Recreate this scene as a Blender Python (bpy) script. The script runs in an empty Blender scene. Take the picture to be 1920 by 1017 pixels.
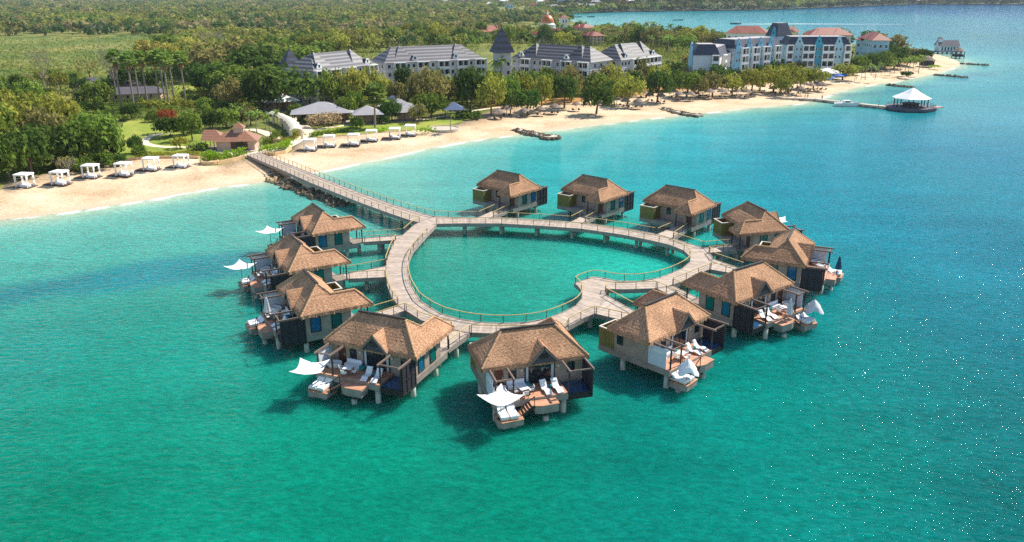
import bpy, math, random
import numpy as np
from mathutils import Matrix, Vector
from mathutils.geometry import tessellate_polygon

# ------------------------------------------------------------------ camera, light, exposure
SC = bpy.context.scene
F, TH, RO, H = 1512.32, math.radians(19.3105), math.radians(-.2162), 40.2
cam_data = bpy.data.cameras.new('camera')
cam = bpy.data.objects.new('camera', cam_data)
SC.collection.objects.link(cam)
cam.matrix_world = (Matrix.Translation((0, 0, H)) @ Matrix.Rotation(math.pi/2-TH, 4, 'X')
                    @ Matrix.Rotation(RO, 4, 'Z'))
cam_data.sensor_width = 36
cam_data.lens = 36*F/1920
cam_data.clip_start = .5
cam_data.clip_end = 20000
SC.camera = cam

SUN_AZ, SUN_EL = math.radians(54), math.radians(47)      # azimuth measured from +Y towards +X
sun_dir = Vector((math.sin(SUN_AZ)*math.cos(SUN_EL), math.cos(SUN_AZ)*math.cos(SUN_EL), math.sin(SUN_EL)))
sl = bpy.data.lights.new('sun', 'SUN')
sl.energy = 4.8
sl.angle = math.radians(.5)
sl.color = (1, .93, .82)
so = bpy.data.objects.new('sun', sl)
SC.collection.objects.link(so)
so.rotation_euler = sun_dir.to_track_quat('Z', 'Y').to_euler()

W = bpy.data.worlds.new('World')
SC.world = W
W.use_nodes = True
wn = W.node_tree
bg = wn.nodes['Background']
sky = wn.nodes.new('ShaderNodeTexSky')
sky.sky_type = 'NISHITA'
sky.sun_disc = False
sky.sun_elevation = SUN_EL
sky.sun_rotation = SUN_AZ
sky.air_density = 1.0
sky.dust_density = .15
wn.links.new(sky.outputs[0], bg.inputs[0])
bg.inputs[1].default_value = .125
SC.view_settings.view_transform = 'Standard'
SC.view_settings.look = 'None'
SC.view_settings.exposure = 0.62
SC.view_settings.gamma = 1
SC.cycles.max_bounces = 5
SC.cycles.diffuse_bounces = 2
SC.cycles.glossy_bounces = 2
SC.cycles.transmission_bounces = 2
SC.cycles.caustics_reflective = False
SC.cycles.caustics_refractive = False
SC.cycles.use_denoising = False

# ------------------------------------------------------------------ helpers
rnd = random.Random(7)

def at(px, py, z=0.):
    """a pixel of the 1920 x 1017 photograph -> the world point at height z"""
    du, dw = px-960, py-508.5
    c, s = math.cos(RO), math.sin(RO)
    u, w = (c*du+s*dw)/F, (-s*du+c*dw)/F
    dy, dz = math.cos(TH)-math.sin(TH)*w, -(math.sin(TH)+math.cos(TH)*w)
    t = (z-H)/dz
    return Vector((u*t, dy*t, z))

def pr(x, y, z):
    z -= H
    dep = y*math.cos(TH)-z*math.sin(TH)
    v = -z*math.cos(TH)-y*math.sin(TH)
    u, w = F*x/dep, F*v/dep
    c, s = math.cos(RO), math.sin(RO)
    return 960+c*u-s*w, 508.5+s*u+c*w

def hgt(p, ty):
    lo, hi = p[2], 200
    for _ in range(40):
        m = (lo+hi)/2
        if pr(p[0], p[1], m)[1] > ty: lo = m
        else: hi = m
    return lo-p[2]

def ppm(p):
    """photograph pixels per metre at a world point"""
    return F/(p[1]*math.cos(TH)-(p[2]-H)*math.sin(TH))

class MB:
    def __init__(s):
        s.v, s.f, s.m, s.uv = [], [], [], []
    def face(s, pts, m=0, uv=None):
        b = len(s.v)
        s.v += [tuple(p) for p in pts]
        s.f.append(tuple(range(b, b+len(pts))))
        s.m.append(m); s.uv.append(uv)
        return s
    def mesh(s, V, Fs, m=0):
        b = len(s.v)
        s.v += [tuple(p) for p in V]
        for f in Fs:
            s.f.append(tuple(i+b for i in f)); s.m.append(m); s.uv.append(None)
        return s
    def box(s, x0, x1, y0, y1, z0, z1, m=0, rot=0, c=None):
        P = [(x, y, z) for z in (z0, z1) for x, y in ((x0, y0), (x1, y0), (x1, y1), (x0, y1))]
        if rot:
            cx, cy = c or ((x0+x1)/2, (y0+y1)/2)
            ca, sa = math.cos(rot), math.sin(rot)
            P = [(cx+ca*(x-cx)-sa*(y-cy), cy+sa*(x-cx)+ca*(y-cy), z) for x, y, z in P]
        return s.mesh(P, [(3, 2, 1, 0), (4, 5, 6, 7), (0, 1, 5, 4), (1, 2, 6, 5), (2, 3, 7, 6), (3, 0, 4, 7)], m)
    def bar(s, a, b, w, h=None, m=0):
        """a square bar from a to b"""
        a, b = Vector(a), Vector(b)
        h = h or w
        d = (b-a).normalized()
        up = Vector((0, 0, 1)) if abs(d.z) < .95 else Vector((0, 1, 0))
        sx = d.cross(up).normalized()*w/2
        sy = sx.cross(d).normalized()*h/2
        P = [q+i*sx+j*sy for q in (a, b) for i, j in ((-1, -1), (1, -1), (1, 1), (-1, 1))]
        return s.mesh(P, [(0, 1, 2, 3), (7, 6, 5, 4), (0, 4, 5, 1), (1, 5, 6, 2), (2, 6, 7, 3), (3, 7, 4, 0)], m)
    def tube(s, a, b, r0, r1=None, n=8, m=0):
        a, b = Vector(a), Vector(b)
        r1 = r0 if r1 is None else r1
        d = (b-a).normalized()
        up = Vector((0, 0, 1)) if abs(d.z) < .95 else Vector((0, 1, 0))
        ex = d.cross(up).normalized(); ey = ex.cross(d)
        P = []
        for q, r in ((a, r0), (b, r1)):
            P += [q+r*(math.cos(2*math.pi*i/n)*ex+math.sin(2*math.pi*i/n)*ey) for i in range(n)]
        Fs = [(i, (i+1) % n, n+(i+1) % n, n+i) for i in range(n)]+[tuple(range(n))[::-1], tuple(range(n, 2*n))]
        return s.mesh(P, Fs, m)
    def prism(s, poly, z0, z1, m=0, mside=None):
        n = len(poly)
        a = sum(poly[i][0]*poly[(i+1) % n][1]-poly[(i+1) % n][0]*poly[i][1] for i in range(n))
        if a < 0: poly = poly[::-1]
        P = [(p[0], p[1], z0) for p in poly]+[(p[0], p[1], z1) for p in poly]
        tri = tessellate_polygon([[Vector((p[0], p[1], 0)) for p in poly]])
        s.mesh(P, [tuple(i+n for i in t) for t in tri]+[t[::-1] for t in tri], m)
        return s.mesh(P, [(i, (i+1) % n, n+(i+1) % n, n+i) for i in range(n)], m if mside is None else mside)
    def lathe(s, prof, n=16, m=0, c=(0, 0)):
        P = []
        for r, z in prof:
            P += [(c[0]+r*math.cos(2*math.pi*i/n), c[1]+r*math.sin(2*math.pi*i/n), z) for i in range(n)]
        Fs = []
        for k in range(len(prof)-1):
            Fs += [(k*n+i, k*n+(i+1) % n, (k+1)*n+(i+1) % n, (k+1)*n+i) for i in range(n)]
        return s.mesh(P, Fs, m)
    def data(s, name, mats, smooth=False):
        me = bpy.data.meshes.new(name)
        me.from_pydata(s.v, [], s.f)
        for m in (mats if isinstance(mats, (list, tuple)) else [mats]):
            me.materials.append(m)
        if any(s.m): me.polygons.foreach_set('material_index', s.m)
        if any(u is not None for u in s.uv):
            L = me.uv_layers.new(name='UVMap')
            co = []
            for f, u in zip(s.f, s.uv):
                co += list(u) if u is not None else [(0, 0)]*len(f)
            L.data.foreach_set('uv', np.array(co, dtype=np.float32).ravel())
        if smooth: me.polygons.foreach_set('use_smooth', [True]*len(s.f))
        me.update()
        return me
    def build(s, name, mats, parent=None, smooth=False):
        return link(name, s.data(name, mats, smooth), parent)

def link(name, data, parent=None, loc=None, rz=None, scale=None):
    o = bpy.data.objects.new(name, data)
    SC.collection.objects.link(o)
    if parent is not None: o.parent = parent
    if loc is not None: o.location = loc
    if rz is not None: o.rotation_euler = (0, 0, rz)
    if scale is not None: o.scale = scale
    return o

def tag(o, label=None, cat=None, group=None, kind=None):
    if label: o['label'] = label
    if cat: o['category'] = cat
    if group: o['group'] = group
    if kind: o['kind'] = kind
    return o

def thing(name, label, cat, loc=(0, 0, 0), rz=0, group=None, scale=None):
    return tag(link(name, None, None, loc, rz, scale), label, cat, group)

def mesh_np(name, V, Q, mats, col=None, smooth=False):
    """a mesh of quads straight from arrays; col is an RGB per vertex"""
    me = bpy.data.meshes.new(name)
    me.vertices.add(len(V)); me.vertices.foreach_set('co', np.asarray(V, np.float32).ravel())
    k = Q.shape[1]
    me.loops.add(Q.size); me.loops.foreach_set('vertex_index', Q.astype(np.int32).ravel())
    me.polygons.add(len(Q)); me.polygons.foreach_set('loop_start', np.arange(0, Q.size, k, dtype=np.int32))
    me.update(calc_edges=True)
    me.materials.append(mats)
    if col is not None:
        a = me.color_attributes.new('Tint', 'FLOAT_COLOR', 'POINT')
        c = np.ones((len(V), 4), np.float32); c[:, :3] = col
        a.data.foreach_set('color', c.ravel())
    if smooth: me.polygons.foreach_set('use_smooth', [True]*len(Q))
    return me

# ------------------------------------------------------------------ materials
def new_mat(name):
    m = bpy.data.materials.new(name)
    m.use_nodes = True
    nt = m.node_tree
    return m, nt, nt.nodes['Principled BSDF']

def N(nt, typ, **kw):
    n = nt.nodes.new(typ)
    for k, v in kw.items():
        if k.startswith('i_'):
            key = k[2:]
            n.inputs[int(key) if key.isdigit() else key.replace('_', ' ')].default_value = v
        else: setattr(n, k, v)
    return n

def srgb(r, g, b):
    f = lambda c: (c/12.92 if c <= .04045 else ((c+.055)/1.055)**2.4)
    return (f(r/255), f(g/255), f(b/255))

def mix_rgb(nt, a, b, fac, blend='MIX'):
    n = N(nt, 'ShaderNodeMix', data_type='RGBA', blend_type=blend)
    for i, v in ((0, fac), (6, a), (7, b)):
        if hasattr(v, 'is_output') or isinstance(v, bpy.types.NodeSocket): nt.links.new(v, n.inputs[i])
        else: n.inputs[i].default_value = v if i == 0 else (*v[:3], 1)
    return n.outputs[2]

def mat(name, col, rough=.75, var=.18, scale=1.5, bump=0., bscale=12, metal=0, spec=.4, stretch=None, coord='Object', detail=4):
    m, nt, p = new_mat(name)
    tc = N(nt, 'ShaderNodeTexCoord')
    src = tc.outputs[coord]
    if stretch:
        mp = N(nt, 'ShaderNodeMapping'); mp.inputs['Scale'].default_value = stretch
        nt.links.new(src, mp.inputs[0]); src = mp.outputs[0]
    nz = N(nt, 'ShaderNodeTexNoise', i_Scale=scale, i_Detail=detail, i_Roughness=.65)
    nt.links.new(src, nz.inputs['Vector'])
    lo = [c*(1-var) for c in col]; hi = [min(1, c*(1+var)) for c in col]
    rmp = N(nt, 'ShaderNodeMapRange'); rmp.inputs[1].default_value = .3; rmp.inputs[2].default_value = .7
    nt.links.new(nz.outputs[0], rmp.inputs[0])
    nt.links.new(mix_rgb(nt, lo, hi, rmp.outputs[0]), p.inputs['Base Color'])
    p.inputs['Roughness'].default_value = rough
    p.inputs['Metallic'].default_value = metal
    p.inputs['Specular IOR Level'].default_value = spec
    if bump:
        n2 = N(nt, 'ShaderNodeTexNoise', i_Scale=bscale, i_Detail=5)
        nt.links.new(src, n2.inputs['Vector'])
        b = N(nt, 'ShaderNodeBump', i_Strength=bump, i_Distance=.05)
        nt.links.new(n2.outputs[0], b.inputs['Height']); nt.links.new(b.outputs[0], p.inputs['Normal'])
    return m

def boards(name, col, pitch, axis='Z', var=.22, gap=.5, rough=.7, coord='Object'):
    """planks: each board its own tone, dark joints between"""
    m, nt, p = new_mat(name)
    tc = N(nt, 'ShaderNodeTexCoord')
    sp = N(nt, 'ShaderNodeSeparateXYZ'); nt.links.new(tc.outputs[coord], sp.inputs[0])
    d = N(nt, 'ShaderNodeMath', operation='DIVIDE', i_1=pitch); nt.links.new(sp.outputs[axis], d.inputs[0])
    fl = N(nt, 'ShaderNodeMath', operation='FLOOR'); nt.links.new(d.outputs[0], fl.inputs[0])
    fr = N(nt, 'ShaderNodeMath', operation='FRACT'); nt.links.new(d.outputs[0], fr.inputs[0])
    wn_ = N(nt, 'ShaderNodeTexWhiteNoise', noise_dimensions='1D'); nt.links.new(fl.outputs[0], wn_.inputs['W'])
    lo = [c*(1-var) for c in col]; hi = [min(1, c*(1+var)) for c in col]
    c1 = mix_rgb(nt, lo, hi, wn_.outputs[0])
    nz = N(nt, 'ShaderNodeTexNoise', i_Scale=1.3, i_Detail=5); nt.links.new(tc.outputs['Object'], nz.inputs['Vector'])
    mr = N(nt, 'ShaderNodeMapRange'); mr.inputs[1].default_value = .3; mr.inputs[2].default_value = .7
    mr.inputs[3].default_value = .8; mr.inputs[4].default_value = 1.15
    nt.links.new(nz.outputs[0], mr.inputs[0])
    c2 = mix_rgb(nt, c1, (0, 0, 0), 1, 'MULTIPLY')
    nt.links.new(mr.outputs[0], nt.nodes[-1].inputs[7])
    lt = N(nt, 'ShaderNodeMath', operation='LESS_THAN', i_1=.1); nt.links.new(fr.outputs[0], lt.inputs[0])
    g = N(nt, 'ShaderNodeMath', operation='MULTIPLY', i_1=gap); nt.links.new(lt.outputs[0], g.inputs[0])
    nt.links.new(mix_rgb(nt, c2, [c*.25 for c in col], g.outputs[0]), p.inputs['Base Color'])
    p.inputs['Roughness'].default_value = rough
    return m

def leaf_mat(name, c1, c2, scale=.6, attr=False, objvar=.28, trans=.35):
    m, nt, p = new_mat(name)
    nt.nodes.remove(p)
    out = nt.nodes['Material Output']
    tc = N(nt, 'ShaderNodeTexCoord'); ge = N(nt, 'ShaderNodeNewGeometry')
    nz = N(nt, 'ShaderNodeTexNoise', i_Scale=scale, i_Detail=4, i_Roughness=.7)
    nt.links.new(ge.outputs['Position'], nz.inputs['Vector'])
    mr = N(nt, 'ShaderNodeMapRange'); mr.inputs[1].default_value = .35; mr.inputs[2].default_value = .65
    nt.links.new(nz.outputs[0], mr.inputs[0])
    c1 = [min(1, x*1.45) for x in c1]; c2 = [min(1, x*1.45) for x in c2]
    c = mix_rgb(nt, c1, c2, mr.outputs[0])
    if attr:
        at_ = N(nt, 'ShaderNodeAttribute', attribute_name='Tint')
        c = mix_rgb(nt, c, at_.outputs['Color'], .8)
    oi = N(nt, 'ShaderNodeObjectInfo')
    hs = N(nt, 'ShaderNodeHueSaturation')
    a = N(nt, 'ShaderNodeMapRange'); a.inputs[3].default_value = 1-objvar; a.inputs[4].default_value = 1+objvar
    nt.links.new(oi.outputs['Random'], a.inputs[0]); nt.links.new(a.outputs[0], hs.inputs['Value'])
    wr = N(nt, 'ShaderNodeTexWhiteNoise', noise_dimensions='1D'); nt.links.new(oi.outputs['Random'], wr.inputs['W'])
    h = N(nt, 'ShaderNodeMapRange'); h.inputs[3].default_value = .488; h.inputs[4].default_value = .51
    nt.links.new(wr.outputs[0], h.inputs[0]); nt.links.new(h.outputs[0], hs.inputs['Hue'])
    nt.links.new(c, hs.inputs['Color'])
    d = N(nt, 'ShaderNodeBsdfDiffuse'); t = N(nt, 'ShaderNodeBsdfTranslucent')
    nt.links.new(hs.outputs[0], d.inputs[0]); nt.links.new(hs.outputs[0], t.inputs[0])
    mx = N(nt, 'ShaderNodeMixShader'); mx.inputs[0].default_value = trans
    nt.links.new(d.outputs[0], mx.inputs[1]); nt.links.new(t.outputs[0], mx.inputs[2])
    nt.links.new(mx.outputs[0], out.inputs[0])
    return m

def thatch_mat(name, c_lo, c_hi):
    m, nt, p = new_mat(name)
    uv = N(nt, 'ShaderNodeTexCoord')
    def noise(sx, sy, det=3, rough=.6):
        mp = N(nt, 'ShaderNodeMapping'); mp.inputs['Scale'].default_value = (sx, sy, 1)
        nt.links.new(uv.outputs['UV'], mp.inputs[0])
        n = N(nt, 'ShaderNodeTexNoise', i_Scale=1, i_Detail=det, i_Roughness=rough)
        nt.links.new(mp.outputs[0], n.inputs['Vector'])
        return n.outputs[0]
    a = noise(3.2, 17, 5, .75); b = noise(24, 7, 3); c = noise(.35, .5, 2)
    r = N(nt, 'ShaderNodeValToRGB')
    r.color_ramp.elements[0].position = .36; r.color_ramp.elements[0].color = (*[x*.36 for x in c_lo], 1)
    r.color_ramp.elements[1].position = .62; r.color_ramp.elements[1].color = (*c_hi, 1)
    e = r.color_ramp.elements.new(.47); e.color = (*c_lo, 1)
    ad = N(nt, 'ShaderNodeMath', operation='ADD'); nt.links.new(a, ad.inputs[0])
    sb = N(nt, 'ShaderNodeMath', operation='MULTIPLY_ADD', i_1=.5, i_2=-.25); nt.links.new(b, sb.inputs[0])
    nt.links.new(sb.outputs[0], ad.inputs[1]); nt.links.new(ad.outputs[0], r.inputs[0])
    mr = N(nt, 'ShaderNodeMapRange'); mr.inputs[1].default_value = .3; mr.inputs[2].default_value = .7
    mr.inputs[3].default_value = .72; mr.inputs[4].default_value = 1.2
    nt.links.new(c, mr.inputs[0])
    oi = N(nt, 'ShaderNodeObjectInfo')
    o2 = N(nt, 'ShaderNodeMapRange'); o2.inputs[3].default_value = .84; o2.inputs[4].default_value = 1.1
    nt.links.new(oi.outputs['Random'], o2.inputs[0])
    mm = N(nt, 'ShaderNodeMath', operation='MULTIPLY'); nt.links.new(mr.outputs[0], mm.inputs[0]); nt.links.new(o2.outputs[0], mm.inputs[1])
    col = mix_rgb(nt, r.outputs[0], (0, 0, 0), 1, 'MULTIPLY'); nt.links.new(mm.outputs[0], nt.nodes[-1].inputs[7])
    nt.links.new(col, p.inputs['Base Color'])
    p.inputs['Roughness'].default_value = .95; p.inputs['Specular IOR Level'].default_value = .1
    bp = N(nt, 'ShaderNodeBump', i_Strength=.55, i_Distance=.05)
    nt.links.new(ad.outputs[0], bp.inputs['Height']); nt.links.new(bp.outputs[0], p.inputs['Normal'])
    return m

def banded_roof(name, c1, c2, n=6.0, rough=.6):
    """roof with broad lighter and darker courses running along the eave (UV v counts metres up the slope)"""
    m, nt, p = new_mat(name)
    uv = N(nt, 'ShaderNodeTexCoord')
    sp = N(nt, 'ShaderNodeSeparateXYZ'); nt.links.new(uv.outputs['UV'], sp.inputs[0])
    d = N(nt, 'ShaderNodeMath', operation='DIVIDE', i_1=n); nt.links.new(sp.outputs['Y'], d.inputs[0])
    fr = N(nt, 'ShaderNodeMath', operation='FRACT'); nt.links.new(d.outputs[0], fr.inputs[0])
    r = N(nt, 'ShaderNodeValToRGB')
    r.color_ramp.elements[0].position = .4; r.color_ramp.elements[0].color = (*c1, 1)
    r.color_ramp.elements[1].position = .5; r.color_ramp.elements[1].color = (*c2, 1)
    nt.links.new(fr.outputs[0], r.inputs[0])
    nz = N(nt, 'ShaderNodeTexNoise', i_Scale=.8, i_Detail=4); nt.links.new(uv.outputs['Object'], nz.inputs['Vector'])
    mr = N(nt, 'ShaderNodeMapRange'); mr.inputs[3].default_value = .75; mr.inputs[4].default_value = 1.25
    nt.links.new(nz.outputs[0], mr.inputs[0])
    col = mix_rgb(nt, r.outputs[0], (0, 0, 0), 1, 'MULTIPLY'); nt.links.new(mr.outputs[0], nt.nodes[-1].inputs[7])
    nt.links.new(col, p.inputs['Base Color']); p.inputs['Roughness'].default_value = rough
    return m

m_thatch = thatch_mat('thatch', srgb(156, 115, 87), srgb(226, 182, 144))
m_thatch_grey = mat('weathered_thatch', srgb(142, 122, 108), .95, .3, 2.5, .6, 8)
m_siding = boards('taupe_siding', srgb(166, 148, 134), .2, 'Z', .07, .3)
m_skirt = boards('skirt_boards', srgb(150, 137, 128), .26, 'Z', .12, .35)
m_dark = mat('dark_timber', srgb(48, 40, 38), .6, .25, 3)
m_louvre = boards('dark_louvre', srgb(44, 42, 52), .14, 'Z', .2, .85)
m_beam = mat('pergola_timber', srgb(126, 106, 94), .7, .2, 3)
m_gold = boards('gold_bamboo_screen', srgb(128, 114, 54), .16, 'Y', .18, .45)
m_cap = mat('screen_cap_paint', srgb(214, 203, 186), .6, .08)
m_deck = boards('red_deck_boards', srgb(196, 142, 110), .14, 'Y', .16, .4)
m_walk = boards('walkway_boards', srgb(176, 159, 142), .3, 'X', .17, .5, coord='UV')
m_fascia = boards('walkway_fascia', srgb(158, 143, 132), .22, 'Z', .15, .4)
m_rail = mat('handrail_wood', srgb(186, 160, 96), .5, .15, 2)
m_post = mat('rail_post', srgb(84, 62, 44), .6, .2)
m_pile = mat('concrete_pile', srgb(176, 178, 164), .8, .2, 1.2)
m_white = mat('white_paint', srgb(232, 230, 226), .55, .05)
m_fabric = mat('white_fabric', srgb(238, 236, 232), .85, .05, 2)
m_cush = mat('white_cushion', srgb(240, 240, 240), .85, .04, 2)
m_teal = mat('teal_fabric', srgb(40, 140, 140), .85, .1, 2)
m_bluewhite = mat('pale_panel', srgb(206, 212, 220), .6, .05)
m_frame = mat('window_frame', srgb(38, 36, 36), .5, .1)
def glass(name, col, rough=.06):
    m, nt, p = new_mat(name)
    nz = N(nt, 'ShaderNodeTexNoise', i_Scale=.9, i_Detail=3)
    tc = N(nt, 'ShaderNodeTexCoord'); nt.links.new(tc.outputs['Object'], nz.inputs['Vector'])
    nt.links.new(mix_rgb(nt, [c*.6 for c in col], [min(1, c*1.5) for c in col], nz.outputs[0]), p.inputs['Base Color'])
    p.inputs['Roughness'].default_value = rough; p.inputs['Specular IOR Level'].default_value = .6
    return m
m_glass_teal = glass('glass_teal_reflection', srgb(14, 92, 88))  # tinted pane, the reflected sea put into its colour
m_glass_blue = glass('glass_blue_reflection', srgb(22, 92, 130))  # bluer pane, its reflection likewise put into the colour
m_glass = glass('dark_glass', srgb(34, 44, 52))
m_pool = glass('pool_blue', srgb(36, 74, 108), .1)
m_door = mat('brown_door', srgb(92, 52, 40), .5, .2)

# ------------------------------------------------------------------ coast lines (photograph pixels on the water level)
SHORE_PX = [(0, 413), (50, 408), (100, 402), (150, 395), (200, 388), (250, 380), (300, 372), (350, 362), (400, 353), (450, 347), (500, 342), (560, 330),
            (620, 318), (700, 302), (760, 289), (800, 280), (850, 270), (900, 262), (950, 256), (1000, 250), (1060, 243), (1130, 234), (1200, 225), (1260, 219),
            (1320, 213), (1380, 206), (1440, 201), (1500, 196), (1530, 190), (1548, 182), (1570, 174), (1600, 166), (1640, 159), (1680, 155), (1705, 149),
            (1735, 143), (1765, 136), (1790, 128), (1806, 121), (1792, 112), (1768, 105), (1744, 100)]
REAR_PX = [(1700, 94), (1640, 88), (1500, 80), (1345, 75), (1290, 72), (1200, 64), (1110, 55), (1080, 45), (1030, 30)]
FAR_PX = [(1040, 26.5), (1100, 25), (1200, 22.5), (1320, 21), (1440, 19.5), (1540, 15.5), (1640, 12), (1720, 9), (1800, 9.5), (1920, 9.5), (2200, 8.5), (2600, 8), (3600, 7.5), (4800, 7)]
shore = [at(*p)[:2] for p in SHORE_PX]
shore = [(-300, 20), (-220, 78), (-150, 115), (-120, 131)]+shore
rear = [at(*p)[:2] for p in REAR_PX]
far = [at(*p)[:2] for p in FAR_PX]
SAND_PX = [(0, 357), (18, 338), (77, 328), (133, 320), (194, 311), (230, 301), (266, 297.5), (371, 295), (380, 312), (409, 311), (460, 299), (498, 290), (544, 287),
           (556, 268), (582, 259), (656, 250), (710, 249), (756, 244), (815, 246), (858, 234), (885, 222), (909, 212), (950, 199), (1030, 190), (1100, 187), (1180, 178), (1250, 170),
           (1330, 164), (1400, 158), (1480, 150), (1540, 141), (1600, 134), (1660, 126), (1700, 116), (1730, 108), (1742, 103)]
LZ = 1.35
sand_in = [(-290, 50), (-220, 100), (-150, 137)]+[at(*p, LZ)[:2] for p in SAND_PX]

def resample(P, step):
    out = [P[0]]
    for a, b in zip(P, P[1:]):
        n = max(1, int(math.dist(a[:2], b[:2])/step))
        for i in range(1, n+1):
            t = i/n
            out.append(tuple(a[k]+(b[k]-a[k])*t for k in range(len(a))))
    return out

def smooth(P, it=2):
    for _ in range(it):
        Q = [P[0]]
        for a, b in zip(P, P[1:]):
            Q += [tuple(.75*x+.25*y for x, y in zip(a, b)), tuple(.25*x+.75*y for x, y in zip(a, b))]
        P = Q+[P[-1]]
    return P

def pair_up(A, B, pen=0.0):
    """monotonic matching of two polylines -> list of index pairs"""
    a, b = np.array(A), np.array(B)
    D = np.hypot(a[:, None, 0]-b[None, :, 0], a[:, None, 1]-b[None, :, 1])
    n, m = D.shape
    C = np.full((n, m), 1e18); C[0, 0] = D[0, 0]
    T = np.zeros((n, m), np.int8)
    for i in range(n):
        for j in range(m):
            if i == j == 0: continue
            o = (C[i-1, j-1] if i and j else 1e18, C[i-1, j] if i else 1e18, C[i, j-1] if j else 1e18)
            k = int(np.argmin(o)); T[i, j] = k; C[i, j] = o[k]+D[i, j]
    i, j, out = n-1, m-1, []
    while True:
        out.append((i, j))
        if i == j == 0: break
        k = T[i, j]
        if k == 0: i, j = i-1, j-1
        elif k == 1: i -= 1
        else: j -= 1
    return out[::-1]

def seg_dist(X, Y, L):
    """distance of many points to a polyline"""
    best = np.full(X.shape, 1e12)
    for (ax, ay), (bx, by) in zip(L, L[1:]):
        vx, vy = bx-ax, by-ay
        q = vx*vx+vy*vy+1e-9
        t = np.clip(((X-ax)*vx+(Y-ay)*vy)/q, 0, 1)
        best = np.minimum(best, (ax+t*vx-X)**2+(ay+t*vy-Y)**2)
    return np.sqrt(best)

def inside(X, Y, poly):
    r = np.zeros(np.shape(X), bool)
    n = len(poly)
    for i in range(n):
        (x0, y0), (x1, y1) = poly[i], poly[(i+1) % n]
        if y0 == y1: continue
        c = ((y0 > Y) != (y1 > Y)) & (X < (x1-x0)*(Y-y0)/(y1-y0)+x0)
        r ^= c
    return r

def vnoise(X, Y, s, seed):
    """smooth value noise on a lattice of s metres, 0..1"""
    R = np.random.RandomState(seed).rand(128, 128)
    x, y = X/s+64, Y/s+64
    i, j = np.floor(x).astype(int), np.floor(y).astype(int)
    u, v = x-i, y-j
    u, v = u*u*(3-2*u), v*v*(3-2*v)
    g = lambda a, b: R[a % 128, b % 128]
    return (g(i, j)*(1-u)+g(i+1, j)*u)*(1-v)+(g(i, j+1)*(1-u)+g(i+1, j+1)*u)*v

def sst(x, a, b):
    t = np.clip((x-a)/(b-a), 0, 1)
    return t*t*(3-2*t)

# ------------------------------------------------------------------ water
WATER_COL = [
    (100, 450, 0.0000, 0.2183, 0.1826),
    (60, 640, 0.0000, 0.1868, 0.1555),
    (100, 800, 0.0000, 0.1734, 0.1153),
    (100, 980, 0.0000, 0.1381, 0.0806),
    (350, 620, 0.0000, 0.1938, 0.1482),
    (450, 900, 0.0000, 0.1754, 0.1137),
    (700, 900, 0.0000, 0.1718, 0.1107),
    (1000, 900, 0.0000, 0.1369, 0.0863),
    (1300, 900, 0.0000, 0.1214, 0.0923),
    (1000, 480, 0.0225, 0.2064, 0.1445),
    (900, 560, 0.0000, 0.1703, 0.1220),
    (1180, 480, 0.0123, 0.3426, 0.2530),
    (700, 350, 0.0781, 0.3046, 0.2446),
    (900, 300, 0.0000, 0.2415, 0.2388),
    (1100, 285, 0.0000, 0.2573, 0.2665),
    (1250, 310, 0.0000, 0.2499, 0.2702),
    (1450, 320, 0.0000, 0.1729, 0.2324),
    (1400, 260, 0.0000, 0.1871, 0.2310),
    (1650, 420, 0.0000, 0.1610, 0.2211),
    (1550, 300, 0.0000, 0.1608, 0.2188),
    (1850, 300, 0.0000, 0.1485, 0.2257),
    (1850, 450, 0.0000, 0.1167, 0.1715),
    (1800, 620, 0.0000, 0.1173, 0.1494),
    (1600, 700, 0.0000, 0.1433, 0.1443),
    (1600, 850, 0.0000, 0.1358, 0.1048),
    (1850, 800, 0.0000, 0.0984, 0.1046),
    (1850, 980, 0.0000, 0.0849, 0.0863),
    (1440, 720, 0.0000, 0.1830, 0.1429),
    (1850, 150, 0.0000, 0.1715, 0.2259),
    (1850, 70, 0.0000, 0.1650, 0.2208),
    (1500, 38, 0.0000, 0.2878, 0.3848),
    (1250, 40, 0.0756, 0.3921, 0.4228),
    (1700, 50, 0.0000, 0.1693, 0.2670),
    (1640, 185, 0.0000, 0.1566, 0.1826),
    (1300, 250, 0.0132, 0.3082, 0.3461),
    (300, 430, 0.0067, 0.2158, 0.1781),
    (1900, 20, 0.0000, 0.1507, 0.3593),
    (1900, 230, 0.0000, 0.1650, 0.2259)
]
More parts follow.
